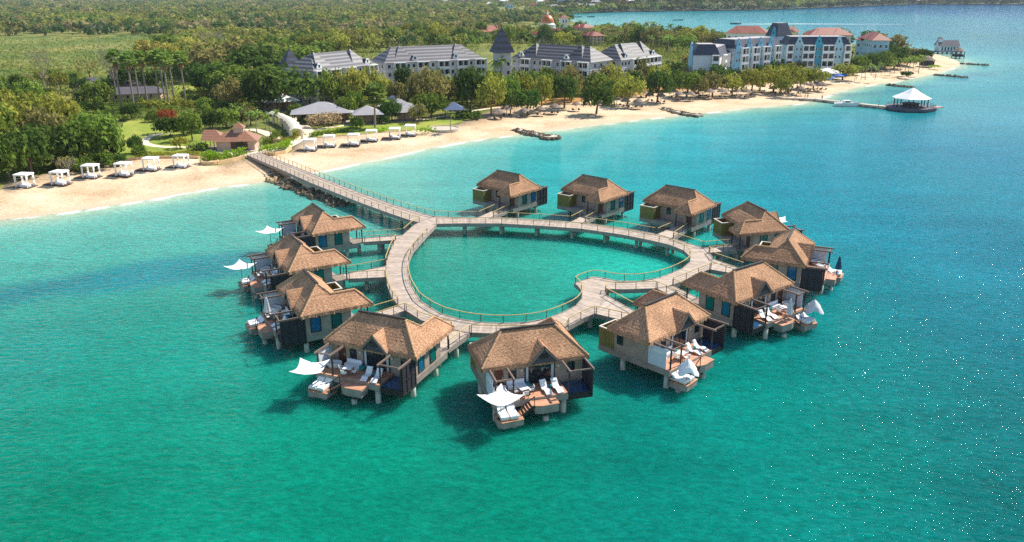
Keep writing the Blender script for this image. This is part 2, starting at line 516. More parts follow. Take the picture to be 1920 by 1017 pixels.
def build_water():
    yy = np.concatenate([np.linspace(-150, 20, 12), np.geomspace(24, 9000, 260)])
    ss = np.linspace(-1, 1, 240)
    Y, S = np.meshgrid(yy, ss, indexing='ij')
    X = S*(150+1.15*np.maximum(Y, 0))
    d = seg_dist(X, Y, shore+rear)
    df = seg_dist(X, Y, far)
    L = lambda *c: np.array(srgb(*c))
    pale, sandy, grass = L(112, 186, 172), L(176, 190, 160), L(0, 122, 130)
    n1, n2, n3 = vnoise(X+.4*Y, Y-.2*X, 26, 1), vnoise(X, Y, 60, 2), vnoise(X-.3*Y, Y, 9, 3)
    # sea bed tones tuned to offset reflected sky: colours at some spots, blended between
    wsum, C = 0, 0
    for px, py, r, g, bl in WATER_COL:
        p = at(px, py)
        q = 1/(((X-p.x+8*(n2-.5))/(.12*p.y+6))**2+((Y-p.y)/(.26*p.y+6))**2+.35)**2
        wsum = wsum+q; C = C+q[..., None]*np.array((r, g, bl))
    C = C/wsum[..., None]
    # shallows over the sand
    w = np.clip(.95*np.exp(-np.maximum(d+3*(n3-.5), 0)/(15+6*n2)), 0, 1)[..., None]
    C = C*(1-w)+pale*.85*w
    w2 = np.clip(np.exp(-np.maximum(d-1+2*(n3-.5), 0)/3.0), 0, 1)[..., None]
    C = C*(1-w2)+sandy*.9*w2
    # a long bed of sea grass off the left beach, smaller beds by the far spit
    G = [at(*p)[:2] for p in ((-60, 575), (60, 545), (170, 528), (300, 508), (420, 499))]
    s = sst(-seg_dist(X, Y, G)+3.5*(n3-.5)+4*(n1-.5), -7.5, -1.5)[..., None]*.95
    C = C*(1-s)+grass*.8*s
    for P, r in (([(1580, 178), (1680, 172)], 6), ([(1690, 165), (1760, 160)], 5), ([(1790, 150), (1850, 138)], 8)):
        s = sst(-seg_dist(X, Y, [at(*q)[:2] for q in P])+6*(n3-.5), -r*1.3, -r*.3)[..., None]*.5
        C = C*(1-s)+L(52, 110, 130)*s
    C *= (.93+.07*n1+.07*n2+.04*(n3-.5))[..., None]
    n, k = X.shape
    idx = np.arange(n*k).reshape(n, k)
    Q = np.stack([idx[:-1, :-1], idx[:-1, 1:], idx[1:, 1:], idx[1:, :-1]], -1).reshape(-1, 4)
    V = np.stack([X, Y, np.zeros_like(X)], -1).reshape(-1, 3)
    m, nt, p = new_mat('sea_water')
    me = mesh_np('water', V, Q, m, C.reshape(-1, 3))
    a = me.attributes.new('shore', 'FLOAT', 'POINT'); a.data.foreach_set('value', np.minimum(d, 200).astype(np.float32).ravel())
    ca = N(nt, 'ShaderNodeAttribute', attribute_name='Tint'); da = N(nt, 'ShaderNodeAttribute', attribute_name='shore')
    tc = N(nt, 'ShaderNodeTexCoord')
    def nz(sx, sy, rot, det, rough=.55):
        mp = N(nt, 'ShaderNodeMapping'); mp.inputs['Scale'].default_value = (sx, sy, 1); mp.inputs['Rotation'].default_value = (0, 0, rot)
        nt.links.new(tc.outputs['Object'], mp.inputs[0])
        q = N(nt, 'ShaderNodeTexNoise', i_Scale=1, i_Detail=det, i_Roughness=rough, i_Distortion=.4)
        nt.links.new(mp.outputs[0], q.inputs['Vector'])
        return q.outputs[0]
    w1, w2_, w3 = nz(.62, 1.35, .62, 4, .55), nz(1.6, 3.2, .95, 2, .5), nz(.05, .12, .5, 3)
    # foam along the swash line
    fm = N(nt, 'ShaderNodeMath', operation='MULTIPLY_ADD', i_1=2.4, i_2=-1.0); nt.links.new(nz(.12, .12, 0, 4), fm.inputs[0])
    fs = N(nt, 'ShaderNodeMath', operation='SUBTRACT'); nt.links.new(da.outputs['Fac'], fs.inputs[0]); nt.links.new(fm.outputs[0], fs.inputs[1])
    fr = N(nt, 'ShaderNodeMapRange'); fr.inputs[1].default_value = .4; fr.inputs[2].default_value = 1.5; fr.inputs[3].default_value = .85; fr.inputs[4].default_value = 0
    nt.links.new(fs.outputs[0], fr.inputs[0])
    # light and shade of the ripples painted into the base colour as streaks
    st = N(nt, 'ShaderNodeMapRange'); st.inputs[1].default_value = .32; st.inputs[2].default_value = .68; st.inputs[3].default_value = .84; st.inputs[4].default_value = 1.17
    nt.links.new(w1, st.inputs[0])
    c = mix_rgb(nt, ca.outputs['Color'], (0, 0, 0), 1, 'MULTIPLY'); nt.links.new(st.outputs[0], nt.nodes[-1].inputs[7])
    s2 = N(nt, 'ShaderNodeMapRange'); s2.inputs[1].default_value = .3; s2.inputs[2].default_value = .7; s2.inputs[3].default_value = .88; s2.inputs[4].default_value = 1.12
    nt.links.new(w3, s2.inputs[0])
    c = mix_rgb(nt, c, (0, 0, 0), 1, 'MULTIPLY'); nt.links.new(s2.outputs[0], nt.nodes[-1].inputs[7])
    s3 = N(nt, 'ShaderNodeMapRange'); s3.inputs[1].default_value = .3; s3.inputs[2].default_value = .7; s3.inputs[3].default_value = .84; s3.inputs[4].default_value = 1.18
    nt.links.new(w2_, s3.inputs[0])
    c = mix_rgb(nt, c, (0, 0, 0), 1, 'MULTIPLY'); nt.links.new(s3.outputs[0], nt.nodes[-1].inputs[7])
    c = mix_rgb(nt, c, (.8, .82, .8), fr.outputs[0])
    nt.links.new(c, p.inputs['Base Color'])
    p.inputs['Subsurface Radius'].default_value = (.25, 1.7, 1.3); p.inputs['Subsurface Scale'].default_value = 2.1
    p.subsurface_method = 'BURLEY'
    p.inputs['Roughness'].default_value = .025; p.inputs['IOR'].default_value = 1.33; p.inputs['Specular IOR Level'].default_value = .05; p.inputs['Specular Tint'].default_value = (.3, .8, 1, 1)
    h = N(nt, 'ShaderNodeMath', operation='MULTIPLY_ADD', i_1=.4); nt.links.new(w2_, h.inputs[0]); nt.links.new(w1, h.inputs[2])
    b = N(nt, 'ShaderNodeBump', i_Strength=.5, i_Distance=.66)
    ge = N(nt, 'ShaderNodeNewGeometry'); sp = N(nt, 'ShaderNodeSeparateXYZ'); nt.links.new(ge.outputs['Position'], sp.inputs[0])
    cm = N(nt, 'ShaderNodeMapRange'); cm.inputs[1].default_value = 85; cm.inputs[2].default_value = 260; cm.inputs[3].default_value = .5; cm.inputs[4].default_value = .12
    nt.links.new(sp.outputs['Y'], cm.inputs[0]); nt.links.new(cm.outputs[0], b.inputs['Strength'])     # the bay lies calmer
    sw = N(nt, 'ShaderNodeMapRange'); sw.inputs[1].default_value = 130; sw.inputs[2].default_value = 175; sw.inputs[3].default_value = 1; sw.inputs[4].default_value = 0
    nt.links.new(sp.outputs['Y'], sw.inputs[0]); nt.links.new(sw.outputs[0], p.inputs['Subsurface Weight'])
    sv = N(nt, 'ShaderNodeMapRange'); sv.inputs[1].default_value = 110; sv.inputs[2].default_value = 320; sv.inputs[3].default_value = .05; sv.inputs[4].default_value = .006
    nt.links.new(sp.outputs['Y'], sv.inputs[0]); nt.links.new(sv.outputs[0], p.inputs['Specular IOR Level'])
    nt.links.new(h.outputs[0], b.inputs['Height']); nt.links.new(b.outputs[0], p.inputs['Normal'])
    tag(link('water', me), 'turquoise sea, green near the camera and bluer far out', 'sea', kind='structure')
build_water()

# ------------------------------------------------------------------ land
def flat_poly(name, poly, z, m, kind='structure', label=None, cat=None, thick=.6, holes=()):
    loops = [[Vector((p[0], p[1], 0)) for p in poly]]+[[Vector((p[0], p[1], 0)) for p in h] for h in holes]
    tri = tessellate_polygon(loops)
    pts = [q for l in loops for q in l]
    b = MB()
    T = []
    for t in tri:
        a, c, d = (pts[i] for i in t)
        T.append(t if (c-a).cross(d-a).z > 0 else t[::-1])
    b.mesh([(q.x, q.y, z) for q in pts], T)
    return tag(b.build(name, m), label, cat, None, kind)

def ground_mat(name, cols, s1=.02, s2=.25, rough=.95, bump=.3):
    m, nt, p = new_mat(name)
    ge = N(nt, 'ShaderNodeNewGeometry')
    a = N(nt, 'ShaderNodeTexNoise', i_Scale=s1, i_Detail=5, i_Roughness=.65); b = N(nt, 'ShaderNodeTexNoise', i_Scale=s2, i_Detail=6, i_Roughness=.7)
    for q in (a, b): nt.links.new(ge.outputs['Position'], q.inputs['Vector'])
    ad = N(nt, 'ShaderNodeMath', operation='ADD'); nt.links.new(a.outputs[0], ad.inputs[0])
    h = N(nt, 'ShaderNodeMath', operation='MULTIPLY_ADD', i_1=.8, i_2=-.4); nt.links.new(b.outputs[0], h.inputs[0]); nt.links.new(h.outputs[0], ad.inputs[1])
    r = N(nt, 'ShaderNodeValToRGB')
    n = len(cols)
    while len(r.color_ramp.elements) < n: r.color_ramp.elements.new(.5)
    for i, c in enumerate(cols):
        r.color_ramp.elements[i].position = .3+.4*i/(n-1); r.color_ramp.elements[i].color = (*c, 1)
    nt.links.new(ad.outputs[0], r.inputs[0]); nt.links.new(r.outputs[0], p.inputs['Base Color'])
    p.inputs['Roughness'].default_value = rough; p.inputs['Specular IOR Level'].default_value = .15
    if bump:
        bp = N(nt, 'ShaderNodeBump', i_Strength=bump, i_Distance=.3); nt.links.new(b.outputs[0], bp.inputs['Height']); nt.links.new(bp.outputs[0], p.inputs['Normal'])
    return m
m_ground = ground_mat('scrub_ground', [srgb(78, 92, 40), srgb(112, 118, 56), srgb(150, 138, 84)])
m_lawn = ground_mat('mown_lawn', [srgb(104, 124, 44), srgb(134, 148, 58), srgb(162, 158, 78)], .05, .6, bump=.15)
m_meadow = ground_mat('reed_meadow', [srgb(66, 92, 40), srgb(104, 118, 56), srgb(146, 136, 78)], .014, .3, bump=1.0)
m_path = mat('pale_path', srgb(226, 208, 178), .9, .08, .5)
m_soil = ground_mat('ochre_soil', [srgb(150, 110, 66), srgb(196, 150, 92)], .05, .6)

land_poly = [(-300, 40)]+[(x-3*0, y+1.5) for x, y in shore[1:]]+rear+far+[(9500, 3000), (9500, 6500), (-6500, 6500), (-6500, 40)]
# the land itself starts a few metres behind the waterline (the beach slopes below it)
inner = [(-6500, 50)]+sand_in+[(x, y) for x, y in rear]+far+[(9500, 3000), (9500, 6500), (-6500, 6500)]
flat_poly('ground', inner, LZ, m_ground, label='flat scrub and garden ground behind the beach', cat='ground')

def build_beach():
    A, B = resample(smooth(shore), 2.5), resample(sand_in, 2.5)
    prs = pair_up(A[::1], B[::1])
    prof = [(-9, -1.3, 0), (0, -.02, 0), (.12, .22, 1), (.35, .62, 1), (.7, 1.05, 1), (1.0, LZ+.03, 1), (1.0, LZ-.5, 1)]
    V, idx = [], []
    R = random.Random(3)
    for i, j in prs:
        a, b = np.array(A[i]), np.array(B[j])
        d = b-a; l = np.hypot(*d)+1e-6
        for t, z, k in prof:
            q = a+d/l*t if not k else a+d*t
            bumpz = (.05*math.sin(q[0]*.31+q[1]*.17)+.04*math.sin(q[0]*.9-q[1]*.5)) if .2 < t < .95 else 0
            V.append((q[0], q[1], z+bumpz))
    n, k = len(prs), len(prof)
    Q = [(r*k+c, (r+1)*k+c, (r+1)*k+c+1, r*k+c+1) for r in range(n-1) for c in range(k-1)]
    m = ground_mat('beach_sand', [srgb(178, 150, 116), srgb(206, 180, 146), srgb(226, 204, 174)], .07, 1.6, bump=.6)
    # wet band near the waterline
    nt = m.node_tree; p = nt.nodes['Principled BSDF']
    src = p.inputs['Base Color'].links[0].from_socket
    ge = N(nt, 'ShaderNodeNewGeometry'); sp = N(nt, 'ShaderNodeSeparateXYZ'); nt.links.new(ge.outputs['Position'], sp.inputs[0])
    mr = N(nt, 'ShaderNodeMapRange'); mr.inputs[1].default_value = .05; mr.inputs[2].default_value = .3; nt.links.new(sp.outputs['Z'], mr.inputs[0])
    nt.links.new(mix_rgb(nt, srgb(196, 178, 150), src, mr.outputs[0]), p.inputs['Base Color'])
    me = mesh_np('beach', np.array(V), np.array(Q), m, smooth=True)
    tag(link('beach', me), 'pale sand beach running along the shore', 'beach', kind='structure')
build_beach()

def px_poly(P, z=LZ): return [at(*p, z)[:2] for p in P]
flat_poly('meadow', px_poly([(-200, 72), (120, 68), (215, 66), (310, 69), (345, 80), (300, 105), (215, 128), (110, 150), (-20, 160), (-200, 165)]), LZ+.06, m_meadow, label='open reed meadow behind the trees', cat='meadow')
flat_poly('lawn', smooth(px_poly([(218, 300), (222, 245), (232, 228), (280, 222), (305, 240), (345, 252), (395, 250), (400, 275), (345, 292), (262, 296)]), 1), LZ+.04, m_lawn, label='mown lawn between the dense trees and the beach hut', cat='lawn')
flat_poly('lawn', smooth(px_poly([(575, 248), (610, 236), (700, 232), (830, 222), (880, 222), (855, 232), (810, 243), (650, 252), (600, 258)]), 1), LZ+.04, m_lawn, label='mown lawn in front of the grey tent pavilions', cat='lawn')
flat_poly('lawn', smooth(px_poly([(112, 206), (120, 198), (165, 193), (172, 202), (150, 208)]), 1), LZ+.04, m_lawn, label='small bright lawn among the garden shrubs', cat='lawn')
flat_poly('lawn', px_poly([(325, 158), (395, 150), (410, 165), (330, 178)]), LZ+.04, m_lawn, label='small lawn below the white house in the trees', cat='lawn')
def ribbon(name, P, w, z, m, label, cat='path'):
    P = resample(smooth(P, 2), 1.5)
    b = MB()
    L, R_ = [], []
    for i, p in enumerate(P):
        a, c = P[max(0, i-1)], P[min(len(P)-1, i+1)]
        d = Vector((c[0]-a[0], c[1]-a[1])).normalized()
        L.append((p[0]-d.y*w/2, p[1]+d.x*w/2, z)); R_.append((p[0]+d.y*w/2, p[1]-d.x*w/2, z))
    n = len(P)
    b.mesh(L+R_, [(n+i, n+i+1, i+1, i) for i in range(n-1)])
    return tag(b.build(name, m), label, cat, kind='structure')
ribbon('path', px_poly([(306, 251), (285, 255), (272, 262), (270, 269), (290, 275), (330, 277), (372, 277), (400, 283), (440, 290), (470, 292)]), 2.2, LZ+.07, m_path, 'pale winding garden path across the lawn')
ribbon('path', px_poly([(470, 290), (500, 284), (530, 278), (560, 262), (578, 246), (565, 236), (545, 222)]), 4.0, LZ+.07, m_path, 'pale path from the jetty up to the covered walkway')
ribbon('path', px_poly([(578, 246), (640, 236), (720, 231), (800, 224), (850, 217), (905, 205), (960, 200)]), 2.0, LZ+.08, m_path, 'pale path behind the cabanas to the beach trees')
ribbon('path', px_poly([(455, 245), (475, 243), (500, 250), (520, 262)]), 3.0, LZ+.09, m_path, 'pale path curving behind the beach hut')
flat_poly('soil_bed', px_poly([(900, 205), (905, 185), (960, 175), (1250, 160), (1450, 140), (1620, 122), (1720, 106), (1735, 112), (1640, 132), (1480, 153), (1250, 172), (1100, 190), (950, 202)]), LZ+.03, m_soil, label='bare ochre soil under the beach trees', cat='soil')

HPROF = [(0, -.3), (8, 1.5), (60, 9), (180, 26), (420, 60), (800, 95), (1500, 120)]
def hill_z(x, d):
    z = np.interp(d, [p[0] for p in HPROF], [p[1] for p in HPROF])
    f = 1+.25*math.sin(x*.006+d*.004)+.12*math.sin(x*.021)
    return z*f*(min(1, max(.25, x/350)) if d > 20 else 1)

def build_hills():
    """low ridge rising behind the far shore"""
    R = random.Random(5)
    b = MB()
    P = resample([far[0]]+far, 60)
    prof = HPROF
    V = []
    for i, p in enumerate(P):
        for d, z in prof:
            V.append((p[0]*(1+d/2200), p[1]+d, hill_z(p[0], d)))
    n, k = len(P), len(prof)
    b.mesh(V, [(r*k+c, (r+1)*k+c, (r+1)*k+c+1, r*k+c+1) for r in range(n-1) for c in range(k-1)])
    tag(b.build('hills', mat('far_scrub', srgb(62, 72, 56), .95, .3, .02), smooth=True), 'low wooded ridge on the far side of the bay', 'hills', kind='structure')
build_hills()

# ------------------------------------------------------------------ heart-shaped walkway, jetty
DZ = 2.1
IN_PX = [(818.8, 420.4), (860, 419.6), (936.7, 419.6), (1013, 424), (1090, 429.5), (1166.7, 440.6), (1217.8, 450.8), (1256, 459.7), (1281.7, 470), (1294.5, 481.5), (1294.5, 491.7),
         (1279, 504.5), (1238, 521), (1197, 528), (1159, 527.5), (1125.8, 521), (1110.5, 519.8), (1077, 531.3), (1084.6, 537.4), (1091.5, 546.2), (1091.5, 560), (1080.6, 573.8), (1055, 586.5),
         (1025, 598), (984.7, 605), (941.7, 607), (898.8, 604.7), (862.6, 599), (825, 588.4), (788, 565), (778.7, 549.4), (770.8, 535.3), (766, 516.4), (764.5, 500.7), (766.9, 485), (774, 469.2),
         (785, 456.6), (800.7, 439)]
OUT_PX = [(815, 406), (860, 408.2), (936, 408.6), (1013, 412.5), (1090, 418), (1166.7, 427.8), (1230.6, 439.3), (1269, 450), (1318, 465.5), (1337, 483.4), (1330.8, 505), (1300, 520), (1259.6, 535.5),
          (1232, 541.3), (1167, 543.3), (1137.7, 542.3), (1127.8, 570), (1116, 588.5), (1094, 597), (1059, 616), (1000, 625), (941.7, 626.5), (875, 624), (830, 614), (790, 601), (749, 575), (735.4, 558),
          (726, 534), (724, 510), (724.4, 492.8), (731.5, 472.4), (739, 453.5), (758, 439.3), (775.5, 423.6), (786.5, 417.3)]
h_in = [at(*p, DZ)[:2] for p in IN_PX]
h_out = [at(*p, DZ)[:2] for p in OUT_PX]

def part_rail(parent, P, name='railing', spacing=2.75, z=DZ, zs=None, post_data=[None]):
    """handrail along a polyline with a post every few metres (the posts are its sub-parts)"""
    b = MB()
    Q = [(p[0], p[1], (p[2] if len(p) > 2 else z)) for p in P]
    for a, c in zip(Q, Q[1:]):
        if math.dist(a, c) < .05: continue
        b.bar((a[0], a[1], a[2]+1.05), (c[0], c[1], c[2]+1.05), .11, .07)
        for h in (.35, .7):
            b.bar((a[0], a[1], a[2]+h), (c[0], c[1], c[2]+h), .018, .018, 1)
    r = b.build(name, [m_rail, m_post], parent)
    if post_data[0] is None:
        post_data[0] = MB().box(-.04, .04, -.04, .04, -.25, 1.02).data('rail_post', m_post)
    L = [0]
    for a, c in zip(Q, Q[1:]): L.append(L[-1]+math.dist(a, c))
    n = max(1, round(L[-1]/spacing))
    for i in range(n+1):
        s = L[-1]*i/n
        k = max(q for q in range(len(L)) if L[q] <= s+1e-6); k = min(k, len(Q)-2)
        t = (s-L[k])/max(1e-6, L[k+1]-L[k])
        link('rail_post', post_data[0], r, [Q[k][e]+(Q[k+1][e]-Q[k][e])*t for e in range(3)])
    return r

def ring_deck(A, B, z):
    """boards between two edge lines; UV x runs along the walk in metres"""
    prs = pair_up(A, B)
    b = MB()
    u = 0.
    for (i, j), (k, l) in zip(prs, prs[1:]):
        du = max(math.dist(A[i], A[k]), math.dist(B[j], B[l]))*.5+min(math.dist(A[i], A[k]), math.dist(B[j], B[l]))*.5
        pts = [(A[i], u), (A[k], u+du), (B[l], u+du), (B[j], u)]
        q = []
        for p, uu in pts:
            if not q or math.dist(q[-1][0], p) > 1e-5: q.append((p, uu))
        if len(q) > 2:
            ar = sum(q[n][0][0]*q[(n+1) % len(q)][0][1]-q[(n+1) % len(q)][0][0]*q[n][0][1] for n in range(len(q)))
            if ar < 0: q = q[::-1]
            b.face([(*p, z) for p, _ in q], 0, [(uu, 0) for _, uu in q])
        u += du
    return b

def skirt_line(b, P, z0, z1, t=.12, m=0):
    for a, c in zip(P, P[1:]):
        if math.dist(a, c) < .02: continue
        d = Vector((c[0]-a[0], c[1]-a[1])).normalized()
        n = Vector((-d.y, d.x))*t/2
        V = [(a[0]-n.x, a[1]-n.y, z0), (c[0]-n.x, c[1]-n.y, z0), (c[0]+n.x, c[1]+n.y, z0), (a[0]+n.x, a[1]+n.y, z0)]
        V += [(x, y, z1) for x, y, _ in V]
        b.mesh(V, [(3, 2, 1, 0), (4, 5, 6, 7), (0, 1, 5, 4), (1, 2, 6, 5), (2, 3, 7, 6), (3, 0, 4, 7)])

pile_data = MB().tube((0, 0, -1.6), (0, 0, 1.7), .29, .29, 14).data('pile', m_pile, True)
heart = thing('heart_walkway', 'heart-shaped timber walkway with gold handrails joining all the bungalows', 'walkway', (0, 0, 0))
hi = resample(h_in+[h_in[0]], .9); ho = resample(h_out, .9)
b = ring_deck(hi, ho, DZ)
b.face([(*h_out[-1], DZ), (*h_in[0], DZ), (*h_out[0], DZ)], 0, [(0, 0), (1.4, 0), (2.6, 0)])
b.build('deck', m_walk, heart)
b = MB(); skirt_line(b, h_in+[h_in[0]], DZ-.55, DZ+.06); skirt_line(b, h_out, DZ-.55, DZ+.06)
b.build('fascia', m_fascia, heart)
flat = MB(); flat.mesh([(*p, DZ-.3) for p in hi[:-1]]+[(*p, DZ-.3) for p in ho], [])
cl = [tuple((A+B)/2 for A, B in zip(hi[i], ho[j])) for i, j in pair_up(hi, ho)]
acc = 0
for a, c in zip(cl, cl[1:]):
    acc += math.dist(a, c)
    if acc > 5.6:
        acc = 0
        d = Vector((c[0]-a[0], c[1]-a[1]))
        if d.length < 1e-4: continue
        d.normalize()
        for s in (-.75, .75):
            link('pile', pile_data, heart, (a[0]-d.y*s, a[1]+d.x*s, 0))
part_rail(heart, smooth(h_in, 1), 'inner_railing', 2.8)
def out_seg(i0, i1, a=None, b_=None):
    P = [h_out[i] for i in range(i0, i1+1)]
    if a: P = [at(*a, DZ)[:2]]+P
    if b_: P = P+[at(*b_, DZ)[:2]]
    part_rail(heart, P, 'outer_railing', 2.8)
out_seg(0, 1, None, (894, 408.4)); out_seg(2, 3, (926, 408.5), (1068, 416.6)); out_seg(5, 5, (1098, 418.6), (1228, 438.8)); out_seg(7, 7, (1262, 448.2), (1317, 465.0))
out_seg(9, 9, (1329, 474), (1336.5, 485.5))
P_ = [at(1330.5, 507, DZ)[:2]]+[h_out[i] for i in (11,)]+[at(1262, 534.8, DZ)[:2]]; part_rail(heart, P_, 'outer_railing')
P_ = [at(1230, 541.4, DZ)[:2]]+[h_out[i] for i in (14, 15)]+[at(1135, 550, DZ)[:2]]; part_rail(heart, P_, 'outer_railing')
P_ = [at(1115, 589, DZ)[:2], h_out[18], at(1066, 612.5, DZ)[:2]]; part_rail(heart, P_, 'outer_railing')
P_ = [at(1022, 622, DZ)[:2], h_out[20], h_out[21], at(884, 624.6, DZ)[:2]]; part_rail(heart, P_, 'outer_railing')
P_ = [at(846, 617.6, DZ)[:2], h_out[23], h_out[24], at(762, 583.2, DZ)[:2]]; part_rail(heart, P_, 'outer_railing')
P_ = [at(746.5, 572, DZ)[:2], h_out[26], h_out[27], at(724.4, 521, DZ)[:2]]; part_rail(heart, P_, 'outer_railing')
P_ = [at(724.1, 498, DZ)[:2], h_out[29], h_out[30], at(742.5, 451, DZ)[:2]]; part_rail(heart, P_, 'outer_railing')
P_ = [at(757, 440, DZ)[:2], h_out[33], h_out[34]]; part_rail(heart, P_, 'outer_railing')

# the long jetty from the beach
JN_PX = [(463, 291), (480, 298.4), (531, 320), (582, 343), (633.4, 363.6), (684.5, 384), (735.6, 402.3), (771, 414.2), (786.5, 417.6)]
JF_PX = [(486, 285), (500, 292), (556.7, 314.5), (607.8, 335), (671.7, 360.5), (735.6, 383.5), (798, 402.5), (815, 406.3)]
jn, jf = [at(*p, DZ)[:2] for p in JN_PX], [at(*p, DZ)[:2] for p in JF_PX]
jetty = thing('jetty', 'long straight timber jetty from the beach to the heart walkway', 'jetty', (0, 0, 0))
ring_deck(resample(jn, 1), resample(jf, 1), DZ).build('deck', m_walk, jetty)
b = MB(); skirt_line(b, jn, DZ-.6, DZ+.06); skirt_line(b, jf, DZ-.6, DZ+.06)
b.build('fascia', m_fascia, jetty)
for e in (jn, jf): part_rail(jetty, e, 'railing', 2.4)
J = resample([tuple((a+c)/2 for a, c in zip(jn[-1], jf[-1])), tuple((a+c)/2 for a, c in zip(jn[4], jf[3]))], 6.6)
for a, c in zip(J, J[1:]):
    d = Vector((c[0]-a[0], c[1]-a[1])).normalized()
    for s in (-.9, .9): link('pile', pile_data, jetty, (c[0]-d.y*s, c[1]+d.x*s, 0))

# ------------------------------------------------------------------ bungalows
# local frame: +Y out to sea, -X the end with the entrance wing; a mirrored twin has m = -1
BUNG = {'B8': (1.597, 76.129, 196.003, 1), 'B9': (-13.839, 79.415, 156.805, 1), 'B10': (-24.362, 91.697, 119.202, 1), 'B11': (-30.017, 107.083, 121.336, 1),
        'B12': (-30.836, 124.418, 120.474, 1), 'B7': (16.605, 83.776, -136.955, 1), 'B6': (29.489, 95.0, -143.821, -1), 'B5': (39.302, 108.862, -115.428, -1),
        'B4': (38.837, 124.182, -76.586, -1), 'B3': (29.293, 136.991, -41.773, -1), 'B2': (15.285, 145.505, -42.921, -1), 'B1': (-0.616, 149.711, -41.916, -1)}
A_, B_, R_, ZE, ZR = 5.6, 2.89, 2.8, 4.8, 7.4
WL, WW, WO = 2.77, 3.24, 1.54
TW = (ZE+(ZR-ZE)/(A_-R_)*WW/2-ZE)/(ZR-ZE)
ZW = ZE+(ZR-ZE)*TW

def thatch_grid(b, c, R, cell=.22):
    """one shaggy slope: c = eave a, eave b, top b, top a"""
    c = [Vector(p) for p in c]
    le = max((c[1]-c[0]).length, (c[2]-c[3]).length, .3); lv = max((c[3]-c[0]).length, (c[2]-c[1]).length)
    nu, nv = max(2, int(le/cell)), max(2, int(lv/cell))
    nrm = (c[1]-c[0]).cross(c[3]-c[0]).normalized() if (c[1]-c[0]).length > .01 else (c[2]-c[3]).cross(c[3]-c[0]).normalized()
    if nrm.z < 0: nrm = -nrm
    eu = (c[1]-c[0]).normalized() if (c[1]-c[0]).length > .01 else (c[2]-c[3]).normalized()
    ev = nrm.cross(eu)
    V, UV = [], []
    ox, oy = R.random()*50, R.random()*50
    for j in range(nv+1):
        for i in range(nu+1):
            s, t = i/nu, j/nv
            p = (c[0]*(1-s)+c[1]*s)*(1-t)+(c[3]*(1-s)+c[2]*s)*t
            d = 0
            if 0 < i < nu and 0 < j < nv:
                v = t*lv+R.uniform(-.03, .03)
                d = .01+.018*((-v/.44) % 1)+R.uniform(0, .02)
                p = p+eu*R.uniform(-.04, .04)
            q = p+nrm*d
            V.append(q); UV.append(((p-c[0]).dot(eu)+ox, (p-c[0]).dot(ev)+oy))
    for j in range(nv):
        for i in range(nu):
            k = [j*(nu+1)+i, j*(nu+1)+i+1, (j+1)*(nu+1)+i+1, (j+1)*(nu+1)+i]
            b.face([V[x] for x in k], 0, [UV[x] for x in k])

def eave_fringe(b, a, c, out, R, drop=.34):
    """ragged hanging edge of the thatch"""
    a, c, out = Vector(a), Vector(c), Vector(out)
    n = max(3, int((c-a).length/.14))
    P = [a.lerp(c, i/n) for i in range(n+1)]
    lo = [p+out*(.10+R.uniform(-.04, .08))+Vector((0, 0, -drop+R.uniform(-.09, .09))) for p in P]
    hi_ = [p+out*.05+Vector((0, 0, .06)) for p in P]
    for i in range(n):
        u = i*.14
        b.face([hi_[i], lo[i], lo[i+1], hi_[i+1]], 0, [(u*3, .4), (u*3, 0), (u*3+.42, 0), (u*3+.42, .4)])
        b.face([lo[i], lo[i+1], P[i+1]-out*.5+Vector((0, 0, -.16)), P[i]-out*.5+Vector((0, 0, -.16))], 0, [(u, 0)]*4)

def roof_mesh(m):
    R = random.Random(11)
    b = MB()
    X = lambda p: (p[0]*m, p[1], p[2])
    def slope(*c): thatch_grid(b, [X(p) for p in c], R)
    wx, vy = -A_+(A_-R_)*TW, B_*(1-TW)
    V = (wx, -vy, ZW); WR = (wx, -B_-WL+WO, ZW)
    slope((-A_, B_, ZE), (A_, B_, ZE), (R_, 0, ZR), (-R_, 0, ZR))
    slope((A_, B_, ZE), (A_, -B_, ZE), (R_, 0, ZR), (R_, 0, ZR))
    slope((-A_, -B_-WL, ZE), (-A_, B_, ZE), (wx, vy, ZW), WR)
    slope((wx, -vy, ZW), (wx, vy, ZW), (-R_, 0, ZR), (-R_, 0, ZR))
    xi = -A_+WW
    slope((A_, -B_, ZE), (xi, -B_, ZE), V, (A_-(A_-R_)*TW, -vy, ZW))
    slope((A_-(A_-R_)*TW, -vy, ZW), V, (-R_, 0, ZR), (R_, 0, ZR))
    slope((xi, -B_, ZE), (xi, -B_-WL, ZE), WR, V)
    slope((xi, -B_-WL, ZE), (-A_, -B_-WL, ZE), WR, WR)
    E = [((-A_, B_), (A_, B_), (0, 1)), ((A_, B_), (A_, -B_), (1, 0)), ((A_, -B_), (xi, -B_), (0, -1)), ((xi, -B_), (xi, -B_-WL), (1, 0)),
         ((xi, -B_-WL), (-A_, -B_-WL), (0, -1)), ((-A_, -B_-WL), (-A_, B_), (-1, 0))]
    for p, q, o in E:
        eave_fringe(b, X((*p, ZE)), X((*q, ZE)), (o[0]*m, o[1], 0), R)
    return b.data('thatch_roof', m_thatch)

